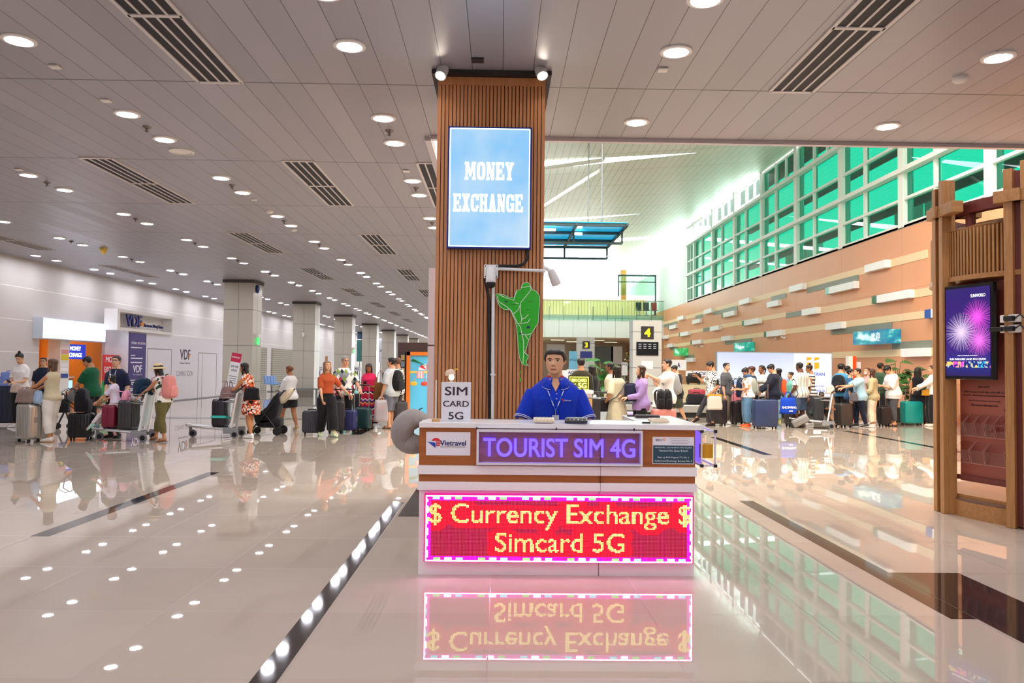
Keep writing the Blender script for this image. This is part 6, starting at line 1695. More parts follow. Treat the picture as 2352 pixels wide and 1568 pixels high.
def footdir(J, n):
    s_ = 1 if n == 'r' else -1
    k = J['kn'+n] - J['hi'+n]
    d = Vector((s_*.18, 1, 0)).normalized()
    # raised heel: tilt the toe down
    lift = J['an'+n].z - .042
    if lift > .004: d = Vector((d.x, d.y, -min(.8, lift*8))).normalized()
    return d
def feet_at(px, py): return on_z(px, py, 0)
def hgt(px, pyhead, Y): return on_y(px, pyhead, Y).z
# ================================================================== PATTERNED CLOTH
def patt(name, fn, rough=.85):
    if name in MATS: return MATS[name]
    m, b, t = newmat(name); v, x, y, z = t.pos('Object'); t.put(b.inputs['Base Color'], fn(t, v, x, y, z)); b.inputs['Roughness'].default_value = rough; b.inputs['Specular IOR Level'].default_value = .2
    t.put(b.inputs['Normal'], t.bump(t.noise(v, 12, 3), .4, .02)); MATS[name] = m; return m
def vor(t, v, sc, out='Color'):
    n = t.node('ShaderNodeTexVoronoi'); t.l.new(v, n.inputs['Vector']); n.inputs['Scale'].default_value = sc; return n.outputs[out]
def f_swirl(t, v, x, y, z):
    n = t.noise(v, 7, 1, .4, 2.2); return t.mix(t.math('GREATER_THAN', t.math('ABSOLUTE', t.math('SUBTRACT', n, .5)), .045), lin('1a1a1c'), lin('f0efec'))
def f_vstripe(t, v, x, y, z):
    f = t.math('FRACT', t.math('MULTIPLY', x, 11.0)); c = t.ramp(f, [(0, lin('e9e6e0')), (.42, lin('b9d3cc')), (.55, lin('2e3640')), (.66, lin('e9e6e0')), (.82, lin('d8c3b4')), (.92, lin('e9e6e0'))], 'CONSTANT'); return c
def f_hstripe(t, v, x, y, z):
    return t.mix(t.math('GREATER_THAN', t.math('FRACT', t.math('MULTIPLY', z, 11.0)), .55), lin('eeebe6'), lin('4a4a4e'))
def f_floral(t, v, x, y, z):
    c = t.node('ShaderNodeSeparateColor'); t.l.new(vor(t, v, 30), c.inputs[0]); return t.ramp(c.outputs[0], [(0, lin('c8452a')), (.3, lin('e8dccf')), (.5, lin('2a2226')), (.68, lin('d8743a')), (.85, lin('f0e8e0'))], 'CONSTANT')
def f_leafy(t, v, x, y, z):
    c = t.node('ShaderNodeSeparateColor'); t.l.new(vor(t, v, 24), c.inputs[0]); return t.ramp(c.outputs[0], [(0, lin('ece9e0')), (.55, lin('3a4a3c')), (.7, lin('ece9e0')), (.86, lin('c49a90')), (.93, lin('ece9e0'))], 'CONSTANT')
def f_batik(t, v, x, y, z):
    band = t.math('FRACT', t.math('MULTIPLY', z, 2.6)); zig = t.math('MULTIPLY', t.math('ABSOLUTE', t.math('SUBTRACT', t.math('FRACT', t.math('MULTIPLY', x, 9.0)), .5)), .22)
    f = t.math('FRACT', t.math('ADD', band, zig)); return t.ramp(f, [(0, lin('c2203c')), (.22, lin('ece6da')), (.29, lin('2c2048')), (.45, lin('c2203c')), (.6, lin('d8b24a')), (.66, lin('5a2a6a')), (.82, lin('e8e0e8')), (.88, lin('b01c40'))], 'CONSTANT')
def f_argyle(t, v, x, y, z):
    a = t.math('FLOOR', t.math('MULTIPLY', t.math('ADD', x, t.math('MULTIPLY', z, .7)), 12.0)); b = t.math('FLOOR', t.math('MULTIPLY', t.math('SUBTRACT', x, t.math('MULTIPLY', z, .7)), 12.0))
    cv = t.node('ShaderNodeCombineXYZ'); t.put(cv.inputs[0], a); t.put(cv.inputs[1], b); w_ = t.node('ShaderNodeTexWhiteNoise'); t.l.new(cv.outputs[0], w_.inputs[0])
    c = t.ramp(w_.outputs[0], [(0, lin('f0eeea')), (.32, lin('8d9296')), (.55, lin('2a2c30')), (.72, lin('f0eeea')), (.82, lin('8aa04a')), (.91, lin('b23a4a'))], 'CONSTANT'); return c
def f_spot(t, v, x, y, z): return t.mix(t.math('LESS_THAN', vor(t, v, 30, 'Distance'), .28), lin('e6dede'), lin('c8b4b8'))
def f_graphic(t, v, x, y, z):
    n = t.noise(v, 18, 2); m = t.math('MULTIPLY', t.math('GREATER_THAN', n, .53), t.math('GREATER_THAN', y, .03)); return t.mix(m, lin('eceae8'), t.ramp(t.noise(v, 9, 1), [(.4, lin('d84a5a')), (.6, lin('e89a4a'))]))
SWIRL = patt('swirl_print', f_swirl); VSTR = patt('vertical_stripe_print', f_vstripe); HSTR = patt('stripe_print', f_hstripe); FLOR = patt('floral_print', f_floral); LEAFY = patt('leafy_print', f_leafy); BATIK = patt('batik_print', f_batik); ARGY = patt('argyle_print', f_argyle); SPOT = patt('spotted_print', f_spot); GRAPH = patt('graphic_tee_print', f_graphic)
# ================================================================== LUGGAGE
def suitcase(x, y, w, d, h, rz, c, label, ext=0, rib=0, rough=.35, metal=0, cat='suitcase', z0=0, tilt=0):
    t = thing('suitcase', (x, y, z0), label, cat, None, R(rz))
    if tilt: t.rotation_euler = (R(tilt), 0, R(rz))
    m = mat('shell_' + c, c, rough, metal=metal); wz = .055
    mb = MB(); hb = h - wz
    mb.loft([[(p[0], q, wz + hb/2 + p[1]) for p in rrect(w/2-ins, hb/2-ins, .06)] for q, ins in ((d/2, .03), (d/2-.012, .008), (d/2-.03, 0), (.006, 0), (.006, .006), (-.006, .006), (-.006, 0), (-d/2+.03, 0), (-d/2+.012, .008), (-d/2, .03))])
    for i in range(rib):
        xx = (i - (rib-1)/2)*(w*.82/rib)
        for s_ in (-1, 1): mb.box((xx, s_*(d/2), wz+hb/2), (w*.82/rib*.55, .012, hb*.84))
    for i in range(rib//2 if rib else 0):
        yy = (i-(rib//2-1)/2)*(d*.8/max(1, rib//2))
        for s_ in (-1, 1): mb.box((s_*w/2, yy, wz+hb/2), (.01, d*.3/max(1, rib//2), hb*.8))
    mb.build('shell', m, t, 40)
    for sx in (-1, 1):
        for sy in (-1, 1):
            wb = MB(); wb.lathe([(.012, -.012), (.027, -.012), (.027, .012), (.012, .012)], 14, 0, TM((sx*(w/2-.06), sy*(d/2-.05), .027), ry=R(90))); wb.box((sx*(w/2-.06), sy*(d/2-.05), .05), (.035, .03, .03)); wb.build('wheel', RUBBER, t)
    mb = MB(); mb.tube([(-.09, 0, h-.004), (-.08, 0, h+.022), (.08, 0, h+.022), (.09, 0, h-.004)], .011, 8, flat=1.3); mb.build('carry_handle', BLACK, t, 60)
    MB().box((w/2+.004, 0, wz+hb*.55), (.012, .06, .1), bev=.004).build('latch', STEEL, t)
    if ext > 0:
        mb = MB(); hw = min(.12, w*.3)
        for s_ in (-1, 1): mb.tube([(s_*hw, d/2-.05, h-.01), (s_*hw, d/2-.05, h+ext)], .010, 8)
        o = mb.build('telescopic_handle', CHROME, t, 50); MB().box((0, d/2-.05, h+ext), (2*hw+.05, .03, .03), bev=.01).build('grip', BLACK, o)
    return t
def backpack(loc, rz, w, d, h, c, label, c2=None, tilt=0, straps=True):
    t = thing('backpack', loc, label, 'backpack', None, R(rz)); t.rotation_euler = (R(tilt), 0, R(rz)); m = fabric(c)
    def shell(w_, d_, h_, y0, z0, mb):
        mb.loft([[(p[0], y0 + p[1], z0 + zz) for p in rrect(w_/2*sx, d_/2*sy, min(w_, d_)*.32*min(sx, sy))] for zz, sx, sy in ((0, .8, .75), (h_*.04, .95, .92), (h_*.25, 1, 1), (h_*.6, .98, .95), (h_*.82, .88, .8), (h_*.93, .68, .6), (h_, .35, .3))])
    mb = MB(); shell(w, d, h, 0, 0, mb); mb.build('body', m, t, 180)
    mb = MB(); shell(w*.78, d*.4, h*.5, -d*.5, h*.06, mb); mb.build('front_pocket', fabric(c2) if c2 else m, t, 180)
    mb = MB(); mb.tube([(-.04, d*.3, h*.95), (-.03, d*.3, h*1.04), (.03, d*.3, h*1.04), (.04, d*.3, h*.95)], .009, 6); mb.build('grab_loop', BLACK, t, 60)
    if straps:
        for s_ in (-1, 1):
            mb = MB(); mb.tube([(s_*w*.18, d*.45, h*.9), (s_*w*.25, d*.5+.11, h*.98), (s_*w*.3, d*.5+.22, h*.84), (s_*w*.34, d*.5+.2, h*.5), (s_*w*.36, d*.5+.06, h*.24), (s_*w*.34, d*.4, h*.12)], .02, 8, flat=.35); mb.build('shoulder_strap', m, t, 60)
    return t
def tote(loc, rz, w, d, h, c, label, name='tote_bag', hl=.18, m=None, cat='bag'):
    t = thing(name, loc, label, cat, None, R(rz)); m = m or fabric(c); rng = random.Random(len(label)); mb = MB()
    rings = []
    for i in range(8):
        u = i/7; rings.append([(p[0]*(1+.03*math.sin(9*u+p[1]*30)), p[1]*(1+.1*math.sin(5*u+p[0]*20)), h*u) for p in rrect(w/2*(1-.12*u*u), d/2*(1.05-.55*u*u), d*.3)])
    mb.loft(rings); mb.build('body', m, t, 180)
    for s_ in (-1, 1):
        mb = MB(); mb.tube([(-w*.22, s_*d*.2, h*.97), (-w*.16, s_*d*.18, h+hl*.7), (0, s_*d*.12, h+hl), (w*.16, s_*d*.18, h+hl*.7), (w*.22, s_*d*.2, h*.97)], .009, 6); mb.build('handle', m, t, 60)
    return t
ALU = mat('trolley_aluminium', 'cfcfd0', .3, metal=.7)
def trolley(x, y, rz, label):
    t = thing('luggage_trolley', (x, y, 0), label, 'trolley', None, R(rz))
    mb = MB()
    for s_ in (-1, 1): mb.tube([(s_*.23, .02, .17), (s_*.2, .6, .21), (s_*.08, .93, .24)], .02, 8)
    mb.box((0, .45, .2), (.4, .8, .012), 0, TM(rx=R(3))); mb.box((0, .95, .25), (.22, .05, .05), bev=.01); mb.build('platform', ALU, t, 40)
    mb = MB(); 
    for s_ in (-1, 1): mb.box((s_*.2, .0, .56), (.075, .035, .8), 0, TM((0, .06, 0), rx=R(9)), bev=.012)
    mb.build('upright', mat('trolley_white', 'e9e7e6', .3), t)
    mb = MB(); mb.box((0, .0, .6), (.33, .012, .62), 0, TM((0, .06, 0), rx=R(9))); mb.build('advert_panel', mat('trolley_panel', 'cdd4d8', .3), t)
    mb = MB(); mb.tube([(-.24, -.06, .93), (-.24, -.14, 1.0), (.24, -.14, 1.0), (.24, -.06, .93)], .022, 8); mb.build('push_handle', DARKGREY, t, 60)
    mb = MB()
    for z in (.74, .82, .9):
        mb.tube([(-.22, -.04, z), (-.22, .2, z), (.22, .2, z), (.22, -.04, z)], .006, 6)
    for i in range(7): mb.tube([(-.22+.073*i, .2, .9), (-.22+.073*i, .2, .74), (-.22+.073*i, .0, .72)], .005, 5)
    mb.build('basket', CHROME, t, 60)
    for s_ in (-1, 1):
        mb = MB(); mb.box((s_*.255, .02, .15), (.02, .3, .12), 0, None, bev=.005); mb.build('wheel_guard', GREYP, t)
    def whl(c):
        M = TM(c, ry=R(90)); mb = MB(); mb.lathe([(.045, -.02), (.07, -.02), (.078, -.012), (.078, .012), (.07, .02), (.045, .02)], 20); 
        o = MB().lathe([(.05, -.02), (.07, -.02), (.078, -.01), (.078, .01), (.07, .02), (.05, .02)], 20, 0, M).build('wheel', mat('grey_tyre', '77787c', .6), t, 40); MB().lathe([(.0, -.022), (.05, -.02), (.05, .02), (0, .022)], 16, 0, M, False).build('hub', BLACK, o, 40)
    whl((-.255, -.06, .078)); whl((.255, -.06, .078)); whl((0, .86, .078))
    mb = MB(); mb.box((0, .9, .18), (.03, .06, .14)); mb.build('caster_fork', STEEL, t)
    return t
def phone(J, side, label, c='17181c', rz=0):
    p = J['world'](J['wr'+side]); d = (J['wr'+side]-J['el'+side]).normalized(); q = J['world'](J['wr'+side] + d*.075 + Vector((0, 0, .012)))
    o = MB().box((0, 0, 0), (.072, .009, .15), bev=.003).build('phone', mat('phone_'+c, c, .15)); o.location = q; o.rotation_euler = (R(-50), 0, J['M'].to_euler().z + R(rz)); tag(o, label, 'phone')
def pose(px, yf, yh, Y=None):
    """floor point under px, and standing height from the head top pixel"""
    if Y is None: p = on_z(px, yf, 0)
    else: p = on_y(px, 900, Y); p.z = 0
    return p.x, p.y, on_y(px, yh, p.y).z
def who(px, yf, yh, rz, label, Y=None, hk=1.0, **k):
    x, y, h = pose(px, yf, yh, Y); ln = k.get('lean', 0)
    h = h*hk/(1 - .42*(1-math.cos(R(ln))))
    return person(x, y, h, rz, label, **k)

# ================================================================== THE SELLER BEHIND THE COUNTER
POLO = fabric('1238c0', 'royal_blue_polo')
xm, ym_ = on_y(1275, 900, 6.68).x, 6.68
hm_ = on_y(1277, 800, ym_).z
sb_, J = person(xm, ym_, hm_, 178, 'person in a royal blue polo shirt with lanyard standing behind the counter', 'dba680', 'm', lean=2, head=(-12, 2), face=1.14, rh=(.125, .17, .60), lh=(-.125, .17, .60), rp=(.5, -.6, -.5), lp=(-.5, -.6, -.5),
  top=(POLO, .50, .47, .016, .828), bottom=('trousers', '24262e', .96, .008), shoes=('222024', '161616'), hair=None, hi=True, vox=.008, wide=1.04, curl=(.5, .5))
S = J['S']; hmx = J['hm']
mb = MB(); hair_cap(mb, hmx, line_short(.80, .47, .14), .055, 1.0, n=96, rows=24)
for i in range(26):     # swept fringe strands
    u = i/25; ph = R(-42 + 84*u); a = head_pt(ph, .97, .05); b_ = head_pt(ph*1.02 - R(10), .86, .075); c_ = head_pt(ph - R(20), .765 + .035*abs(math.sin(i*1.7)), .03)
    mb.tube([a, b_, c_], [.035, .034, .006], 6, 0, hmx)
mb.build('hair', hairmat('231a17'), sb_, 180)
bd, ring, T = J['bend'], J['ring'], J['T']
# collar with red inner stand and white piping, placket, logo, lanyard, badge
mb = MB(); CB = []
NC = 33
def colr(a, z, off): 
    w_, d_, yo = interp(T, z); return bd(Vector(((w_+off)*math.cos(a), yo + (d_+off)*math.sin(a), z)))*S
angs_ = [R(112) + R(316)*i/(NC-1) for i in range(NC)]   # gap at the front (90 deg)
angs_ = [R(104) + R(332)*i/(NC-1) for i in range(NC)]
mb.loft([[colr(a, .852, .008) for a in angs_], [colr(a, .836, .016) for a in angs_], [colr(a, .822, .004 + .012*(1)) for a in angs_]], 0, None, False, False)
rim = []
for i, a in enumerate(angs_):
    u = abs(i/(NC-1)*2-1); tip = sst((u-.62)/.38)
    z = .825 - .030*tip; w_, d_, yo = interp(T, .832 - .02*tip); off = .020 + .008*tip
    x_ = (w_+off)*math.cos(a)*(1+.25*tip*0); y_ = yo + (d_+off)*math.sin(a) + .012*tip
    rim.append(bd(Vector((x_, y_, z)))*S)
top_ = [colr(a, .852, .0095) for a in angs_]
mb.loft([top_, [(p+q)/2 + Vector((0, 0, .004)) for p, q in zip(top_, rim)], rim], 0, None, False, False)
cl = mb.build('collar', POLO, sb_, 180)
sm = cl.modifiers.new('t', 'SOLIDIFY'); sm.thickness = .004
mb = MB(); mb.tube(rim, .003, 6); mb.build('collar_piping', mat('white_piping', 'f0f0f4', .5), cl, 60)
mb = MB(); mb.loft([[colr(a, .848, .006) for a in angs_[2:-2]], [colr(a, .862, .0045) for a in angs_[2:-2]]], 0, None, False, False); mb.build('red_neckband', mat('red_cloth', 'c8283c', .7), cl, 180)
for n in 'rl':
    P, f = cut(chain(J['sh'+n], J['el'+n], J['wr'+n]), .475, .50, 2); a = P[1]; d = (P[2]-P[0]).normalized(); u_ = d.cross(Vector((0, 0, 1))).normalized(); v_ = d.cross(u_); r_ = interp(ARM_R, .49)[0]*1.02 + .0128 + .0085
    for dd in (0, -.008):
        mb = MB(); mb.tube([(a + d*dd + u_*math.cos(q)*r_ + v_*math.sin(q)*r_)*S for q in [2*PI*k/28 for k in range(29)]], .0028, 6); mb.build('sleeve_piping', mat('white_piping', 'f0f0f4', .5), sb_, 60)
def front(x_, z_, off):
    w_, d_, yo = interp(T, z_); u = min(.98, abs(x_)/(w_+.016)); return bd(Vector((x_, yo + (d_+.016)*math.sqrt(1-u*u)**.9 + off, z_)))*S
mb = MB()
for z_ in (.80, .775, .75): p = front(-.004, z_, .004); mb.ball(p, (.006, .004, .006), 6)
mb.build('button', mat('pale_button', 'd8dcea', .4), sb_, 180)
mb = MB(); mb.loft([[front(-.034, .846, .0), front(.0, .783, .003), front(.034, .846, .0), front(0, .85, -.006)], [front(-.033, .846, .005), front(.0, .787, .007), front(.033, .846, .005), front(0, .85, .002)]], 0); mb.build('neck_opening', skinmats('dba680')[0], sb_, 30)
lany = mat('lanyard_blue', '2a5ad0', .6); lw_ = mat('lanyard_white', 'e8ecf4', .6)
for s_ in (-1, 1):
    pts = [front(s_*(.048 - .046*t), .812 - .117*t, .007 + .004*t) for t in [k/8 for k in range(9)]]
    o = MB().tube(pts, .0055, 6, flat=.35).build('lanyard', lany, sb_, 60)
    for t0 in (.2, .62):
        q = [front(s_*(.048 - .046*t), .812 - .117*t, .009 + .004*t) for t in (t0, t0+.1, t0+.2)]; MB().tube(q, .004, 5, flat=.35).build('lanyard_text', lw_, o, 60)
MB().tube([front(0, .695, .011), front(0, .665, .014)], .004, 6).build('lanyard_clip', CHROME, sb_, 60)
bp = front(0, .643, .014); MB().box(bp, (.056, .006, .085), bev=.003).build('badge', mat('badge_grey', 'c9ccd6', .3), sb_)
mb = MB(); LM = Matrix.Translation(front(-.052, .742, .004)) @ Matrix.Rotation(R(180), 4, 'Z') @ Matrix.Rotation(R(90), 4, 'X')
put_text(mb, 'Vietravel', (.012, 0), LM, ext=.006, width=.055, bold=.01); mb.build('chest_lettering', lw_, sb_)
mb = MB(); mb.prism([(.013*math.cos(a)-.03, .013*math.sin(a)) for a in [2*PI*k/14 for k in range(14)]], 0, .006, 0, LM); mb.build('chest_logo', REDI, sb_)
# ================================================================== TRAVELLERS, LEFT GROUP
BK = '1d1c20'
# woman in white tee behind the navy case
b, J = who(46, 0, 808, 176, 'person in a white tee with a bun and tied beige sweater at far left', Y=18.3, skin='e0b08c', head=(6, -28), rh=(.06, .17, .615), lh=(-.05, .18, .60), top=('efece8', .42, .50, .009), bottom=[('trousers', BK, .97, .012), ('skirt', 'd8c0b0', .46, .125, .095, .585)], shoes=('e8e6e4', 'f2f2f2'), hair=('bun', '17120f'))
phone(J, 'l', 'dark phone in the hand of the white tee woman at far left')
x, y, h = pose(22, 975, 905); suitcase(x+.02, y-.1, .62, .32, .92, 8, '232a40', 'large navy suitcase at the far left edge of the photo', ext=0, rib=5)
tote(on_y(25, 900, y-.1).xy.to_3d() + Vector((0, 0, .925)), 5, .5, .26, .33, '7d95d8', 'periwinkle blue cloth bag on the navy suitcase', hl=.04)
# woman with highlighted hair, silver suitcase
b, J = who(116, 1014, 822, 78, 'person with long streaked brown hair in a beige tank top and white cropped trousers', skin='c98d62', head=(8, 2), rh=(.03, .27, .60), lh=(-.09, .26, .60), top=('cdbf9e', 0, .50, .008), bottom=('trousers', 'ece6dc', .88, .016, .022), shoes=('efe9df', 'cfa878'), hair=('long', '5b4230', 1.25), rf=(.05, .04), lf=(-.05, -.03))
x, y, _ = pose(69, 1014, 935); suitcase(x, y-.05, .42, .27, .72, -28, 'b9b8b0', 'silver ribbed aluminium suitcase in front of the streaked hair woman', ext=.0, rib=7, rough=.3, metal=.7)
tote(Vector((x-.05, y-.05, .735)), -20, .42, .22, .26, '8f7a70', 'taupe slouchy bag on the silver suitcase', hl=.03); tote(Vector((x+.2, y-.12, .735)), -20, .16, .14, .22, '9fb6d2', 'pale blue cloth bundle on the silver suitcase', name='cloth_bundle', hl=.01)
# staff man half hidden
b, J = who(98, 0, 820, -165, 'person in dark navy with glasses half hidden behind the streaked hair woman', Y=20.3, skin='d9a884', sex='m', top=('20263e', .5, .48), bottom=('trousers', BK, .97), hair=('short', '15110f'), glasses=True)
b, J = who(163, 0, 826, -150, 'person with dark hair seated inside the money exchange booth', Y=26.5, skin='d9a884', top=('3a3038', .5, .48), bottom=('trousers', BK, .97), hair=('bob', '15110f', .2), hk=.9)
b.location.x = min(b.location.x, XL-1.5)
# man in green
b, J = who(212, 0, 815, 82, 'person in a dark green polo shirt looking down at the black bags', Y=16.9, skin='c08a62', sex='m', lean=6, head=(5, -30), rh=(.08, .20, .56), lh=(-.10, .23, .545), top=('175a3a', .46, .47, .014), bottom=('trousers', '22242c', .97, .01), hair=('short', '14110f'))
x, y, _ = pose(186, 1010, 950); suitcase(x, y, .42, .28, .53, 10, '1b1a1e', 'black suitcase standing left of the loaded trolley', rib=6, rough=.2)
backpack(Vector((x, y, .55)), 100, .36, .22, .46, '17171b', 'black backpack sitting on the black suitcase left of the trolley')
# grey folded carrier with black pouch
p = on_z(146, 985, 0); t = thing('folded_stroller', p, 'grey folded pushchair with black seat between beige and green shirts', 'stroller', None, R(20)); mb = MB()
mb.tube([(-.12, 0, .08), (.05, 0, .5), (.22, 0, .88)], .02, 8); mb.tube([(.12, .1, .08), (-.02, .1, .5), (.22, .1, .88)], .02, 8); mb.build('frame', DARKGREY, t, 60)
mb = MB(); mb.tube([(-.02, .05, .5), (.1, .05, .7), (.22, .05, .9)], [.06, .12, .05], 10); mb.build('seat_cover', fabric('6d6d6c'), t, 180)
for s_ in (-.12, .12): MB().lathe([(.03, -.02), (.07, -.02), (.07, .02), (.03, .02)], 16, 0, TM((s_, .0, .07), rx=R(90))).build('wheel', RUBBER, t)
tote(on_y(144, 945, p.y-.3) - Vector((0, 0, .02)), 0, .28, .16, .3, '18181b', 'black drawstring pouch hanging before the folded pushchair', name='hanging_pouch', hl=.12)
# staff man facing camera
b, J = who(266, 0, 816, 172, 'person in a navy polo shirt with glasses and lanyard facing the camera', Y=15.95, skin='e0b494', sex='m', head=(4, 0), rh=(.04, .15, .50), lh=(-.16, .08, .50), top=('1f2440', .48, .46, .014), bottom=('trousers', '18181c', .97, .012), shoes=('17171a', '101010'), hair=('short', '17120f'), glasses=True)
mb = MB(); f_ = lambda p: Vector(p)*J['S']
for s_ in (-1, 1): mb.tube([f_((s_*.04, .062, .82)), f_((s_*.03, .088, .74)), f_((0, .092, .66))], .008, 6, flat=.4)
mb.box(f_((.01, .098, .62)), (.06, .006, .09)); mb.build('lanyard', mat('lanyard_pale', 'd8dce6', .6), b)
# loaded trolley with the child
pt = on_z(333, 1012, 0); TX, TY = pt.x, pt.y
trolley(TX, TY, 92, 'loaded silver trolley with child, red bag and dark cases at left')
suitcase(TX-.32, TY-.0, .44, .26, .62, 92, '3b383c', 'dark grey ribbed suitcase standing on the child\'s trolley', rib=6, z0=.17)
t = suitcase(TX-.64, TY, .42, .25, .5, 92, '7a1c34', 'maroon bag under the seated child on the trolley', z0=.2)
backpack(Vector((TX-.08, TY+.02, .86)), 60, .34, .24, .36, '17324a', 'dark teal backpack in the basket of the child\'s trolley', straps=False)
cx_, cy2 = on_y(268, 900, TY).x, TY-.02
b, J = person(cx_, cy2, 1.2, 96, 'child in a lilac tee and spotted leggings seated on the loaded trolley', 'd29a74', 'f', lean=8, head=(10, -4), hipz=.075, rh=(.10, .24, .63), lh=(-.09, .26, .62), rf=(.05, .36, .14), lf=(-.05, .40, .17), rp=(.5, -.4, -.6), lp=(-.5, -.4, -.6), top=('ded4e4', .45, .53, .012), bottom=('leggings', SPOT, .95, .008), shoes=('a8d8cc', 'bfe6de'), hair=('bob', '18120f', .12), vox=.010)
mb = MB(); mb.tube([J['hm'] @ Vector((.40*math.sin(R(a)), .10, .62+.44*math.cos(R(a)))) for a in range(-90, 91, 15)], .008, 6); mb.build('headband', mat('white_band', 'efeaea', .6), b, 60)
q = J['world']((0, -.16, .56)); backpack(q, 96+180 - 180, .24, .14, .3, 'ee9cb4', 'small pink backpack on the back of the seated child')
# woman in straw hat
b, J = who(373, 1014, 838, 80, 'person in a straw sun hat, leafy top and olive trousers pushing the loaded trolley', skin='c18a62', lean=10, head=(2, -8), hk=1.02, rh=(.07, .30, .57), lh=(-.08, .30, .565), rf=(.05, .13), lf=(-.05, -.06, .0), top=(LEAFY, 0, .50, .010), bottom=('trousers', '6a6338', .86, .018, .014), shoes=('sandal', '7a5238'), hair=('long', '1a1411', .8))
mb = MB(); HM = J['hm'] @ TM((0, -.06, .70), rx=R(10)); mb.lathe([(.80, -.20), (.70, -.10), (.44, .0), (.42, .12), (.36, .30), (.2, .37), (0, .385)], 28, 0, HM, False); hb = mb.build('sun_hat', mat('straw', 'e2c894', .7, noise=.08, bscale=40), b, 180)
mb = MB(); mb.lathe([(.452, .0), (.445, .09), (.436, .12)], 28, 0, HM, False); mb.box((.1, -.46, .03), (.1, .04, .14), 0, HM); mb.build('hat_ribbon', BLACK, hb, 60)
q = J['world']((0, -.075, .555)); backpack(q, 80, .30, .18, .44, 'e0908a', 'salmon pink backpack on the straw hat woman')
# ------------------------------------------------------------------ woman in floral dress with trolley
b, J = who(575, 1005, 832, 72, 'person in a short floral dress leaning on a trolley', skin='c98a60', lean=16, head=(18, 2), rh=(.04, .33, .615), lh=(-.09, .31, .60), rp=(.4, -.3, -.9), lp=(-.4, -.3, -.9), rf=(.035, .02), lf=(-.035, -.03), top=(FLOR, 0, .50, .010), bottom=('skirt', FLOR, .30, .135, .115), shoes=('f0eeee', 'f4f4f4'), hair=('long', '17110f', 1.0))
sb2 = tote(J['world']((-.13, -.10, .50)) - Vector((0, .0, .0)), 72-90, .34, .12, .24, '1c1a1e', 'black shoulder bag of the floral dress woman', name='shoulder_bag', hl=.02)
mb = MB(); wv = lambda p: J['world'](p) - sb2.location
pt = on_z(540, 1004, 0); trolley(pt.x, pt.y, 92, 'silver trolley pushed by the floral dress woman')
suitcase(pt.x-.30, pt.y, .40, .27, .62, 92, '26222c', 'black suitcase with a teal strap on the floral woman\'s trolley', z0=.17, rib=0)
o = MB().loft([[(p[0], p[1], z) for p in rrect(.215, .15, .05)] for z in (0, .05)]).build('luggage_strap', mat('teal_strap', '36c2b4', .6)); o.location = (pt.x-.30, pt.y, .38); o.rotation_euler = (0, R(7), R(92)); tag(o, 'teal strap around the black suitcase on the trolley', 'strap')
mb = MB(); mb.box((0, 0, .3), (.03, .012, .5)); 
tote(Vector((pt.x-.16, pt.y, .80)), 92, .44, .26, .24, '8d6e70', 'mauve travel bag on the floral woman\'s trolley basket', hl=.12)
# stroller and woman pushing it
b, J = who(664, 988, 838, 48, 'person in a white shirt and dark shorts pushing a pushchair away', skin='a86f4c', head=(20, -10), rh=(.06, .20, .56), lh=(-.08, .20, .56), rf=(.055, -.12, .02), lf=(-.05, .17), top=('ecebea', .62, .47, .016), bottom=('shorts', '232227', .34, .016, .022), shoes=('b89468', 'd8c4a0'), hair=('tied', '7a4a2c'))
ps = on_z(622, 998, 0); t = thing('pushchair', ps, 'black pushchair loaded with bags right of the floral dress', 'stroller', None, R(90)); mb = MB()
for s_ in (-1, 1):
    mb.tube([(s_*.22, .34, .12), (s_*.22, .05, .5), (s_*.21, -.32, .95)], .016, 8); mb.tube([(s_*.22, -.2, .1), (s_*.22, .05, .42), (s_*.2, .2, .55)], .014, 8)
mb.tube([(-.21, -.32, .95), (.21, -.32, .95)], .018, 8); mb.tube([(-.22, -.2, .1), (.22, -.2, .1)], .014, 8); mb.build('frame', BLACK, t, 60)
mb = MB(); mb.loft([[(p[0], yy + p[1]*.25, zz + p[1]) for p in rrect(.20, hh, .08)] for yy, zz, hh in ((.3, .36, .12), (.15, .34, .16), (.0, .42, .2), (-.12, .62, .2), (-.2, .8, .12))]); mb.build('seat', fabric('1b1b20'), t, 180)
mb = MB(); mb.loft([[(p[0], p[1]*1.3 + .02, .16 + z) for p in rrect(.2*u, .2*u, .08)] for z, u in ((0, .8), (.05, 1), (.16, 1), (.2, .9))]); mb.build('basket', fabric('232228'), t, 180)
for sx in (-1, 1):
    for yy, rr in ((.36, .075), (-.2, .095)):
        o = MB().lathe([(rr*.75, -.018), (rr, -.015), (rr, .015), (rr*.75, .018)], 20, 0, TM((sx*.23, yy, rr), ry=R(90))).build('wheel', RUBBER, t, 40); MB().lathe([(0, -.012), (rr*.4, -.012), (rr*.4, .012), (0, .012)], 12, 0, TM((sx*.23, yy, rr), ry=R(90)), False).build('hub', STEEL, o)
backpack(ps + Vector((.2, 0, .70)), -90, .28, .14, .40, 'd9cbb0', 'cream backpack lying on top of the black pushchair', tilt=-40, straps=False)
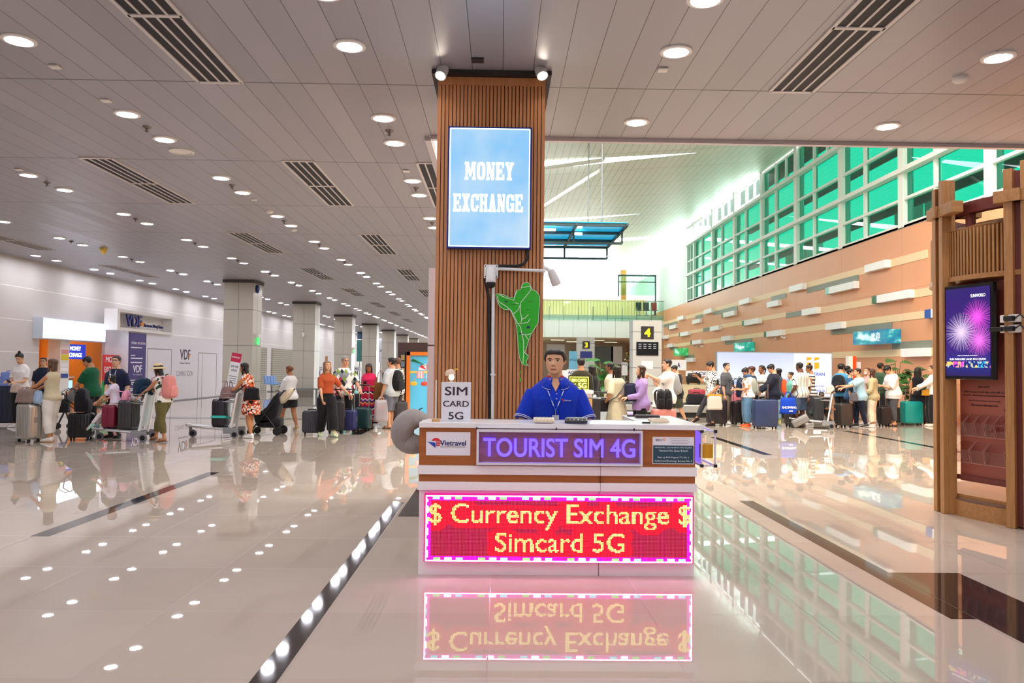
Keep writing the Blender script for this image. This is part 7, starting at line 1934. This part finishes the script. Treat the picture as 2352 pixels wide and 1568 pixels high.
# ------------------------------------------------------------------ group of four
b, J = who(748, 1001, 828, -152, 'person in a rust coloured tee and wide black trousers walking', skin='d9a582', head=(10, 4), rh=(.10, .16, .50), lh=(-.30, .14, .52), rf=(.05, -.10, .02), lf=(-.06, .18), top=('b4502a', .48, .565, .012), bottom=('trousers', '19191d', .97, .022, .045), shoes=('d8ecc0', 'c8f0b0'), hair=('long', '8a6540', 1.35), twist=8)
b, J = who(791, 0, 817, -158, 'person with grey hair and glasses in an argyle shirt behind the cases', Y=18.2, skin='dca080', sex='m', head=(14, -2), wide=1.08, rh=(.10, .17, .52), lh=(-.16, .20, .56), top=(ARGY, .5, .47, .018), bottom=('trousers', '1a1a1e', .97, .014), hair=('short', '8e8a86'), glasses=True)
b, J = who(846, 982, 832, 176, 'person in a pink top and long patterned skirt looking at a phone', skin='a8683f', head=(2, -30), wide=1.1, rh=(.035, .17, .655), lh=(-.03, .17, .65), top=('e0285c', 0, .56, .011), bottom=('skirt', BATIK, .07, .15, .13), shoes=('sandal', '3a2a28'), hair=('long', '2c1c16', .75))
phone(J, 'r', 'dark phone held by the woman in the pink top', rz=0)
tote(J['world']((-.17, .0, .43)), 10, .34, .16, .42, '8a5a30', 'brown leather shoulder bag of the pink top woman', name='shoulder_bag', hl=.3)
b, J = who(897, 984, 820, 62, 'person in a pale grey shirt and grey shorts with a black backpack', skin='d39c78', sex='m', head=(20, 6), rf=(.05, .02), lf=(-.06, -.02), rh=(.14, .08, .46), lh=(-.16, .05, .455), top=('c9cfd2', .5, .45, .02), bottom=('shorts', '6c6d78', .56, .02, .028), shoes=('sandal', '5a4436'), hair=('mop', '171310'), wide=1.06)
q = J['world']((.02, -.08, .53)); backpack(q, 62, .34, .22, .50, '19191c', 'black backpack on the pale grey shirted young man')
q = J['world'](J['wrl']); t = tote(q - Vector((0, .03, .62)), 30, .34, .14, .52, 'b9b4bc', 'clear plastic duty free bag held by the grey shirted man', name='plastic_bag', hl=.06, m=mat('clear_plastic', 'cfc6cc', .15, trans=.0, alpha=.55)); MB().box((0, 0, .16), (.2, .07, .26), bev=.02).build('contents', mat('dark_box', '4a3038', .5), t); MB().box((.02, 0, .34), (.12, .06, .08), bev=.02).build('contents', REDI, t)
b, J = who(912, 0, 820, 66, 'person in a black and white shirt behind the grey shirted man', Y=19.6, skin='c8906c', sex='m', top=(SWIRL, .5, .46), bottom=('trousers', '3a3230', .97), hair=('short', '6a4a38'))
tote(Vector((on_y(923, 945, 19.0).x, 19.0, .28)), 10, .3, .12, .36, '4a4448', 'grey printed carrier bag behind the plastic bag', name='carrier_bag', hl=.12)
for (px, yb, yt, Y, w_, d, c, lab, ext, rib, rz) in ((716, 999, 942, None, .40, .25, '3a3a44', 'charcoal ribbed suitcase left of the rust top woman', .0, 7, 12), (771, 995, 920, None, .38, .25, '2b282c', 'black cabin suitcase just right of the black trousers', .25, 0, 5), (798, 993, 941, None, .40, .26, '33366a', 'indigo suitcase with its handle up', .46, 6, -4), (832, 989, 936, None, .40, .26, '203f40', 'dark green ribbed suitcase with its handle up', .52, 7, -12), (832, 978, 903, None, .46, .28, '19181b', 'tall black suitcase behind the dark green one', .0, 0, 4), (805, 966, 897, None, .36, .25, '5fc8b8', 'mint suitcase behind the indigo one', .2, 0, 0)):
    p = on_z(px, yb, 0); hh = on_y(px, yt, p.y).z; suitcase(p.x, p.y, w_, d, hh, rz, c, lab, ext, rib)
suitcase(on_y(936, 900, 24.9).x, 25.9, .42, .28, .6, 20, 'c2d42c', 'lime green suitcase lying on the left carousel', z0=.41)
# ================================================================== MIDDLE GROUP BEHIND THE SELLER
b, J = who(1334, 0, 821, 4, 'person in a dark olive jacket seen from behind left of the long haired woman', Y=17.2, skin='b98360', sex='m', top=('3a3626', 1.0, .46, .02), bottom=('trousers', '26242a', .97), hair=('short', '16120f'))
b, J = who(1360, 0, 838, 40, 'person with long black hair in a black jacket beside the neon sign', Y=17.6, skin='e0b898', top=('1d1c20', 1.0, .46, .018), bottom=('trousers', '1d1c20', .97), hair=('long', '141010', .9))
b, J = who(1402, 0, 831, 72, 'person in a beige shirt with dark skin behind the beige dress', Y=17.0, skin='8a5a40', sex='m', top=('d6c8a8', .5, .46), bottom=('trousers', 'b8a888', .97), hair=('short', '18130f'))
b, J = who(1417, 0, 838, 30, 'person with long black hair in a beige shirt dress and crossbody bag', Y=15.4, skin='c89068', rh=(.12, .20, .62), lh=(-.15, .06, .52), top=('d9cfb0', .5, .55, .016), bottom=('skirt', 'd9cfb0', .14, .15, .135), shoes=('efe9df', 'cfa878'), hair=('long', '171110', 1.15))
sgb = tote(J['world']((-.16, .06, .42)), 30, .3, .1, .24, '201a1c', 'dark crossbody bag on the beige dress', name='crossbody_bag', hl=.02); mb = MB()
iv = lambda p: Matrix.Rotation(-R(30), 4, 'Z') @ (J['world'](p) - Vector(sgb.location))
mb.tube([iv((.10, -.065, .80)), iv((.02, -.085, .7)), iv((-.08, -.085, .60)), iv((-.15, .0, .54))], .014, 6, flat=.5); mb.build('strap', BLACK, sgb, 60)
trolley(on_y(1382, 950, 16.3).x, 16.3, 150, 'silver trolley left of the beige dress')
b, J = who(1472, 0, 838, 104, 'person in a lilac shirt and black shorts with long brown hair, arms forward', Y=15.3, skin='d8a888', rh=(.04, .21, .62), lh=(-.05, .20, .60), head=(-10, 6), top=('a98cc8', 1.0, .44, .018), bottom=('shorts', '1c1b20', .36, .012, .018), hair=('long', '3a2218', 1.0), shoes=('e8e6e4', 'f2f2f2'))
tote(J['world']((0, .13, .55)), 14, .3, .14, .34, '22243c', 'navy jacket bundled in the arms of the lilac shirt woman', name='jacket', hl=.01)
p = on_z(1444, 968, 0); suitcase(on_y(1445, 930, 16.0).x, 16.0, .36, .24, .62, 5, 'b8a8d8', 'lavender suitcase between the beige dress and the lilac shirt', ext=.42)
b, J = who(1511, 0, 866, 100, 'child in a white top with a pony tail left of the black tee man', Y=17.2, skin='e0b090', top=('efefef', .9, .5), bottom=('trousers', '3c3c48', .95), hair=('pony', '1a1411', .4), head=(0, -20))
b, J = who(1533, 0, 823, 96, 'person in a white tee with backpack stretching an arm out to the left', Y=16.6, skin='e0ac8c', sex='m', lh=(-.12, .29, .80), lp=(-.2, -.2, -1), handdir=(None, (0, .7, -.7)), top=('efeeec', .5, .45, .018), bottom=('trousers', '2c3450', .97), hair=('short', '1c1613'))
backpack(J['world']((0, -.08, .56)), 96, .34, .2, .46, '9a9a9c', 'grey backpack on the white tee man with outstretched arm')
b, J = who(1553, 972, 837, 82, 'person in a black oversized tee and olive shorts looking at a phone', skin='d6a07c', sex='m', wide=1.08, head=(4, -26), rh=(.03, .24, .70), lh=(-.05, .22, .66), top=('232226', .52, .42, .026), bottom=('shorts', '3c4030', .52, .024, .032), hair=('short', '15110f'), glasses=True, rf=(.05, .06), lf=(-.06, -.16, .01), shoes=('2a2a2e', '1a1a1a'), Y=None)
phone(J, 'r', 'phone held by the man in the black oversized tee', 'b8d0e0')
for i, (px, lab) in enumerate(((1517, 'left black spotted backpack standing on the pink suitcase'), (1534, 'right black spotted backpack standing on the pink suitcase'))):
    p = on_y(px, 940, 15.0); t = backpack(Vector((p.x, 15.0, .74)), 10*i, .15, .16, .36, '1b1a1d', lab); 
suitcase(on_y(1524, 950, 15.05).x, 15.05, .44, .27, .74, 6, 'd88a80', 'salmon pink ribbed suitcase left of the black tee man', rib=9)
# ================================================================== RIGHT HAND QUEUE
b, J = who(1636, 0, 828, 84, 'person in a black and white swirl shirt looking at a phone at the queue end', Y=20.9, skin='c88f68', sex='m', head=(4, -24), rh=(.05, .22, .75), lh=(-.15, .03, .52), rf=(.03, .27, .0), lf=(-.05, .0), top=(SWIRL, .55, .46, .02), bottom=('trousers', '3a3a40', .93, .006), shoes=('2b1c1e', '1a1214'), hair=('mop', '151110'))
phone(J, 'r', 'dark phone held by the man in the swirl shirt')
q = J['world']((-.2, .0, .26)); t = tote(q, 10, .42, .14, .36, 'd8c8a4', 'clear gift bag with an orange top beside the swirl shirt', name='gift_bag', hl=.03, m=mat('clear_gift_plastic', 'd8d0c4', .15, alpha=.8)); MB().box((0, 0, .36), (.4, .08, .08), bev=.02).build('orange_band', mat('orange_band', 'e08a1c', .4), t)
b, J = who(1668, 0, 832, -128, 'person in a charcoal polo with a crossbody bag before the billboard edge', Y=21.8, skin='d8a888', sex='m', head=(-18, 0), lh=(-.20, .16, .56), top=('56565c', .5, .47, .016), bottom=('trousers', '8a7a68', .97), hair=('short', '1a1613'))
b, J = who(1717, 980, 842, 92, 'person in a graphic white tee, blue scarf and jeans with orange trainers', skin='c99270', head=(4, -32), rh=(.03, .20, .63), lh=(-.04, .20, .62), top=(GRAPH, .5, .49, .016), bottom=('jeans', '5f86a8', .93, .02, .03), shoes=('e8622c', 'f09a4a'), hair=('mop', '1c1618'), wide=1.05)
MB().loft([[J['ring'](z, w_, d_, -.0, .0)[j] for j in range(22)] for z, w_, d_ in ((.82, .07, .06), (.84, .075, .07), (.865, .06, .06), (.875, .045, .045))]).build('scarf', fabric('3c5c7a'), b, 180)
backpack(J['world']((0, -.085, .53)), 92, .3, .18, .46, '9aa094', 'grey green backpack on the graphic tee person')
b, J = who(1727, 0, 840, 96, 'person with auburn hair half hidden behind the graphic tee', Y=21.3, skin='c99270', top=('20304e', .9, .46), bottom=('trousers', BK, .97), hair=('mop', '4a2620'))
backpack(on_y(1703, 912, 20.9) , 40, .32, .2, .52, '1c2a44', 'navy backpack left of the graphic tee person')
b, J = who(1750, 0, 838, 112, 'person with a dark pony tail in a plain white tee before the billboard', Y=22.0, skin='9c6848', head=(-6, 2), top=('e4dfda', .5, .46, .016), bottom=('trousers', '20242e', .97), hair=('pony', '17110f', .6))
b, J = who(1776, 0, 834, 86, 'person in a navy long sleeved top holding the blue suitcase', Y=20.9, skin='d8a684', sex='m', head=(6, -30), rh=(.06, .22, .58), lh=(-.08, .22, .55), wide=1.08, top=('1f2233', 1.0, .43, .02), bottom=('trousers', '2a3a54', .97), hair=('mop', '1b1718'))
b, J = who(1789, 968, 845, 70, 'person with bobbed black hair, grey orange backpack and pale jeans', skin='d8a684', top=('3a4a5a', .9, .46), bottom=('jeans', '86aab8', .97, .02, .03), shoes=('d8d86a', 'e0e08a'), hair=('bob', '15131a', .5))
backpack(J['world']((0, -.09, .50)), 70, .3, .2, .46, 'e0582c', 'orange and grey backpack behind the navy top man', c2='5a5a5e')
b, J = who(1817, 0, 853, 90, 'child in a mint tee behind the striped shirt man', Y=21.6, skin='d0a080', sex='m', top=('7cc0ae', .5, .46), bottom=('trousers', '3a302c', .97), hair=('short', '17120f'))
b, J = who(1838, 981, 831, 28, 'person in a vertically striped shirt and blue shorts carrying a blue bag', skin='6a4030', sex='m', wide=1.08, head=(8, -4), rf=(.07, .0), lf=(-.06, .02), lh=(-.18, .03, .50), rh=(.16, .06, .5), top=(VSTR, .5, .455, .022), bottom=('shorts', '4c5f7c', .54, .022, .028), shoes=('e8e4dc', 'd8b884'), hair=('buzz', '14100e'))
q = on_y(1810, 952, J['world'](J['wrl']).y-.05); t = tote(Vector((q.x, q.y, on_y(1810, 950, q.y).z)), 8, .44, .14, .42, '1648c8', 'bright blue lettered shopping bag carried by the striped shirt man', name='shopping_bag', hl=.16)
mb = MB(); put_text(mb, 'IS', (.02, .27), TM((0, -.078, 0), rx=R(80)), ext=.01, height=.07, bold=.03); put_text(mb, 'SHOPPING', (0, .17), TM((0, -.088, 0), rx=R(80)), ext=.01, width=.40, bold=.03); mb.box((.03, -.098, .08), (.1, .01, .03)); mb.build('lettering', PW, t)
b, J = who(1862, 0, 836, 62, 'person with a bun in a sleeveless striped top beside the striped shirt man', Y=21.4, skin='b07850', head=(10, -14), top=(HSTR, 0, .46, .012), bottom=('trousers', '4a4a52', .97, .016), hair=('bun', '1d1512'))
# trolley with the boy
pt = on_z(1903, 984, 0); TX2, TY2 = pt.x, pt.y
trolley(TX2, TY2, 70, 'silver trolley with a crouching boy in the right queue')
suitcase(TX2-.24, TY2+.08, .40, .26, .66, 72, '2b2c2e', 'black suitcase standing on the boy\'s trolley', z0=.16)
o = suitcase(TX2-.9, TY2+.25, .42, .2, .5, 70, '8d8a88', 'striped grey case lying at the front of the boy\'s trolley', z0=.05, tilt=60)
cx_, cy2 = on_y(1872, 900, TY2+.2).x, TY2+.2
b, J = person(cx_, cy2, 1.3, -95, 'child in a dark green tee sitting on the trolley in the right queue', 'a87452', 'm', lean=14, head=(0, -24), hipz=-.24, rh=(.09, .30, .40), lh=(-.08, .28, .40), rf=(.07, .3, .12), lf=(-.07, .28, .12), top=('1f3a30', .5, .52, .016), bottom=('shorts', '26282c', .6, .016), shoes=('3a3a40', '222222'), hair=('short', '17120f'), vox=.011)
tote(Vector((TX2+.05, TY2, .92)), 70, .46, .22, .2, 'e8c4bc', 'pale pink towel and bag in the trolley basket', name='towel_bundle', hl=.02)
# cluster
b, J = who(1932, 0, 834, -48, 'person in a sky blue tee with a black backpack, seen from behind', Y=22.0, skin='d0a080', sex='m', top=('4a9cd0', .5, .46, .016), bottom=('trousers', BK, .97), hair=('mop', '17120f'))
backpack(J['world']((0, -.09, .53)), -48, .36, .22, .48, '202228', 'black backpack on the sky blue tee man')
b, J = who(1946, 0, 839, -70, 'person with black hair and a green pillow behind the glasses woman', Y=22.4, skin='d0a080', top=('2a5a48', .8, .46), bottom=('trousers', BK, .97), hair=('short', '141010'))
b, J = who(1953, 0, 846, -122, 'person in a steel blue tee with glasses and short black hair', Y=21.4, skin='dcae8c', head=(-10, 4), top=('2f5c86', .5, .46, .014), bottom=('trousers', BK, .97), hair=('mop', '141010'), glasses=True)
b, J = who(1976, 981, 845, 84, 'person in a pale blue shirt leaning to the trolley with stretched arms', skin='d4a27e', sex='m', lean=6, wide=1.06, head=(4, 4), rh=(.05, .31, .69), lh=(-.10, .32, .66), rp=(.3, -.1, -1), lp=(-.3, -.1, -1), top=('a8cfe2', .46, .45, .018), bottom=('trousers', '1d2236', .97, .012), shoes=('3a4046', 'e0e0e0'), hair=('short', '16120f'), rf=(.05, .05), lf=(-.05, -.08))
tote(J['world']((-.10, .14, .44)), 84, .32, .16, .22, '5f5a60', 'grey black waist bag on the pale blue shirt man', name='waist_bag', hl=.02)
b, J = who(1992, 0, 843, 118, 'person in a pink top with a face mask behind the pale blue shirt', Y=22.0, skin='e0b090', top=('e0a0a0', .5, .46), bottom=('trousers', '4a4044', .97), hair=('tied', '6a4030'))
mb = MB(); mb.ball((0, .30, .22), (.22, .14, .17), 10, 0, J['hm']); mb.build('face_mask', mat('white_mask', 'eceef0', .7), b, 180)
b, J = who(2004, 981, 846, 52, 'person with long chestnut hair in a khaki blouse and cream trousers', skin='d8a888', rh=(.10, .12, .58), lh=(-.12, .14, .58), top=('b9ad86', .72, .46, .022), bottom=('trousers', 'e6e0c8', .90, .018, .028), shoes=('f2f2f0', 'f6f6f4'), hair=('long', '4a2a1e', .55))
b, J = who(2022, 0, 832, -78, 'person with cropped hair in a dark green tee behind the chestnut hair woman', Y=22.2, skin='a87452', sex='m', top=('3c5a44', .5, .46), bottom=('trousers', '3a3a40', .97), hair=('buzz', '1a1512'))
b, J = who(2036, 0, 838, -112, 'person with long dark hair in black shorts behind the white tee man', Y=22.6, skin='c0845e', top=('1f1e22', 0, .46), bottom=('shorts', '1c1b20', .36, .016), hair=('long', '1a1310', .9), shoes=('2a2a2e', 'efefef'))
b, J = who(2052, 978, 836, 86, 'person in a big white tee and grey trousers looking down at a phone', skin='d6a27c', sex='m', lean=7, wide=1.06, head=(4, -38), rh=(.03, .22, .66), lh=(-.05, .20, .645), top=('efefee', .56, .44, .026), bottom=('trousers', '56585c', .90, .014, .012), shoes=('sandal', '24242a'), hair=('mop', '161210'))
phone(J, 'r', 'phone held by the man in the big white tee')
b, J = who(2108, 0, 843, -24, 'person with long curly black hair in a black tank top by the plants', Y=22.0, skin='c08a62', rh=(.26, .10, .66), top=('18181c', 0, .48), bottom=('trousers', '30323c', .97, .02), hair=('curly', '17110f', .9))
b, J = who(2143, 979, 838, 82, 'person in a white long sleeved top and wide black trousers with teal suitcase', skin='d8a884', lh=(-.08, .34, .60), rh=(.05, .26, .58), head=(-4, 0), top=('efede6', .97, .52, .02), bottom=('trousers', '1c1c21', .95, .028, .045), shoes=('ece4d0', 'f0e8d8'), hair=('tied', '3a241c'))
tote(J['world']((-.04, .10, .50)), 82-90, .30, .12, .16, 'c08a28', 'ochre waist bag on the white long sleeved woman', name='waist_bag', hl=.02)
b, J = who(2160, 0, 842, 100, 'person half hidden behind the kiosk post at the queue end', Y=22.2, skin='d0a080', sex='m', top=('8a8278', .5, .46), bottom=('trousers', BK, .97), hair=('short', '1a1512'))
for (px, yb, yt, w_, d, c, lab, ext, rib, rz) in ((1646, 977, 917, .50, .30, '2a2226', 'big dark plum suitcase beside the swirl shirt man', .3, 0, 6), (1672, 966, 921, .46, .28, '241f24', 'dark suitcase behind the plum one', .35, 0, 0), (1697, 974, 921, .40, .27, '211c20', 'black suitcase with white tags left of the jeans', .3, 0, 16), (1757, 984, 917, .60, .32, '2b3a60', 'large navy blue suitcase before the navy top man', .42, 0, 2), (1818, 980, 948, .32, .24, '54504e', 'small grey cabin case under the bright blue bag', .1, 0, 10), (1937, 981, 926, .40, .30, '3a3634', 'charcoal brown suitcase before the pale blue shirt man', .0, 0, 18), (2031, 979, 934, .30, .24, '211e20', 'narrow black suitcase between cream and grey trousers', .45, 0, 4), (2094, 976, 921, .54, .30, '18a39c', 'teal suitcase with a tall silver handle near the kiosk', .36, 0, 3), (2128, 974, 940, .32, .24, '2a2426', 'small dark suitcase behind the teal one', .2, 0, 5)):
    p = on_z(px, yb, 0); hh = on_y(px, yt, p.y).z; suitcase(p.x, p.y, w_, d, hh, rz, c, lab, ext, rib)
p = on_z(1690, 960, 0)
# bags on the carousel
t = tote(Vector((on_y(1597, 920, 25.2).x, 25.1, .41)), 5, .62, .4, .3, '1f1d22', 'black duffel bag on the right carousel', name='duffel_bag', hl=.06)
suitcase(on_y(1602, 905, 25.6).x, 25.7, .5, .3, .45, 0, 'b0384a', 'red case behind the black duffel on the carousel', z0=.41)
suitcase(on_y(1686, 918, 25.4).x, 25.3, .5, .3, .36, 20, 'd87a8a', 'pink case on the carousel under the billboard', z0=.41)
o = suitcase(on_y(1597, 880, 28.3).x, 28.6, .5, .3, .42, 0, '201e22', 'black case on the cream information desk', z0=.95)
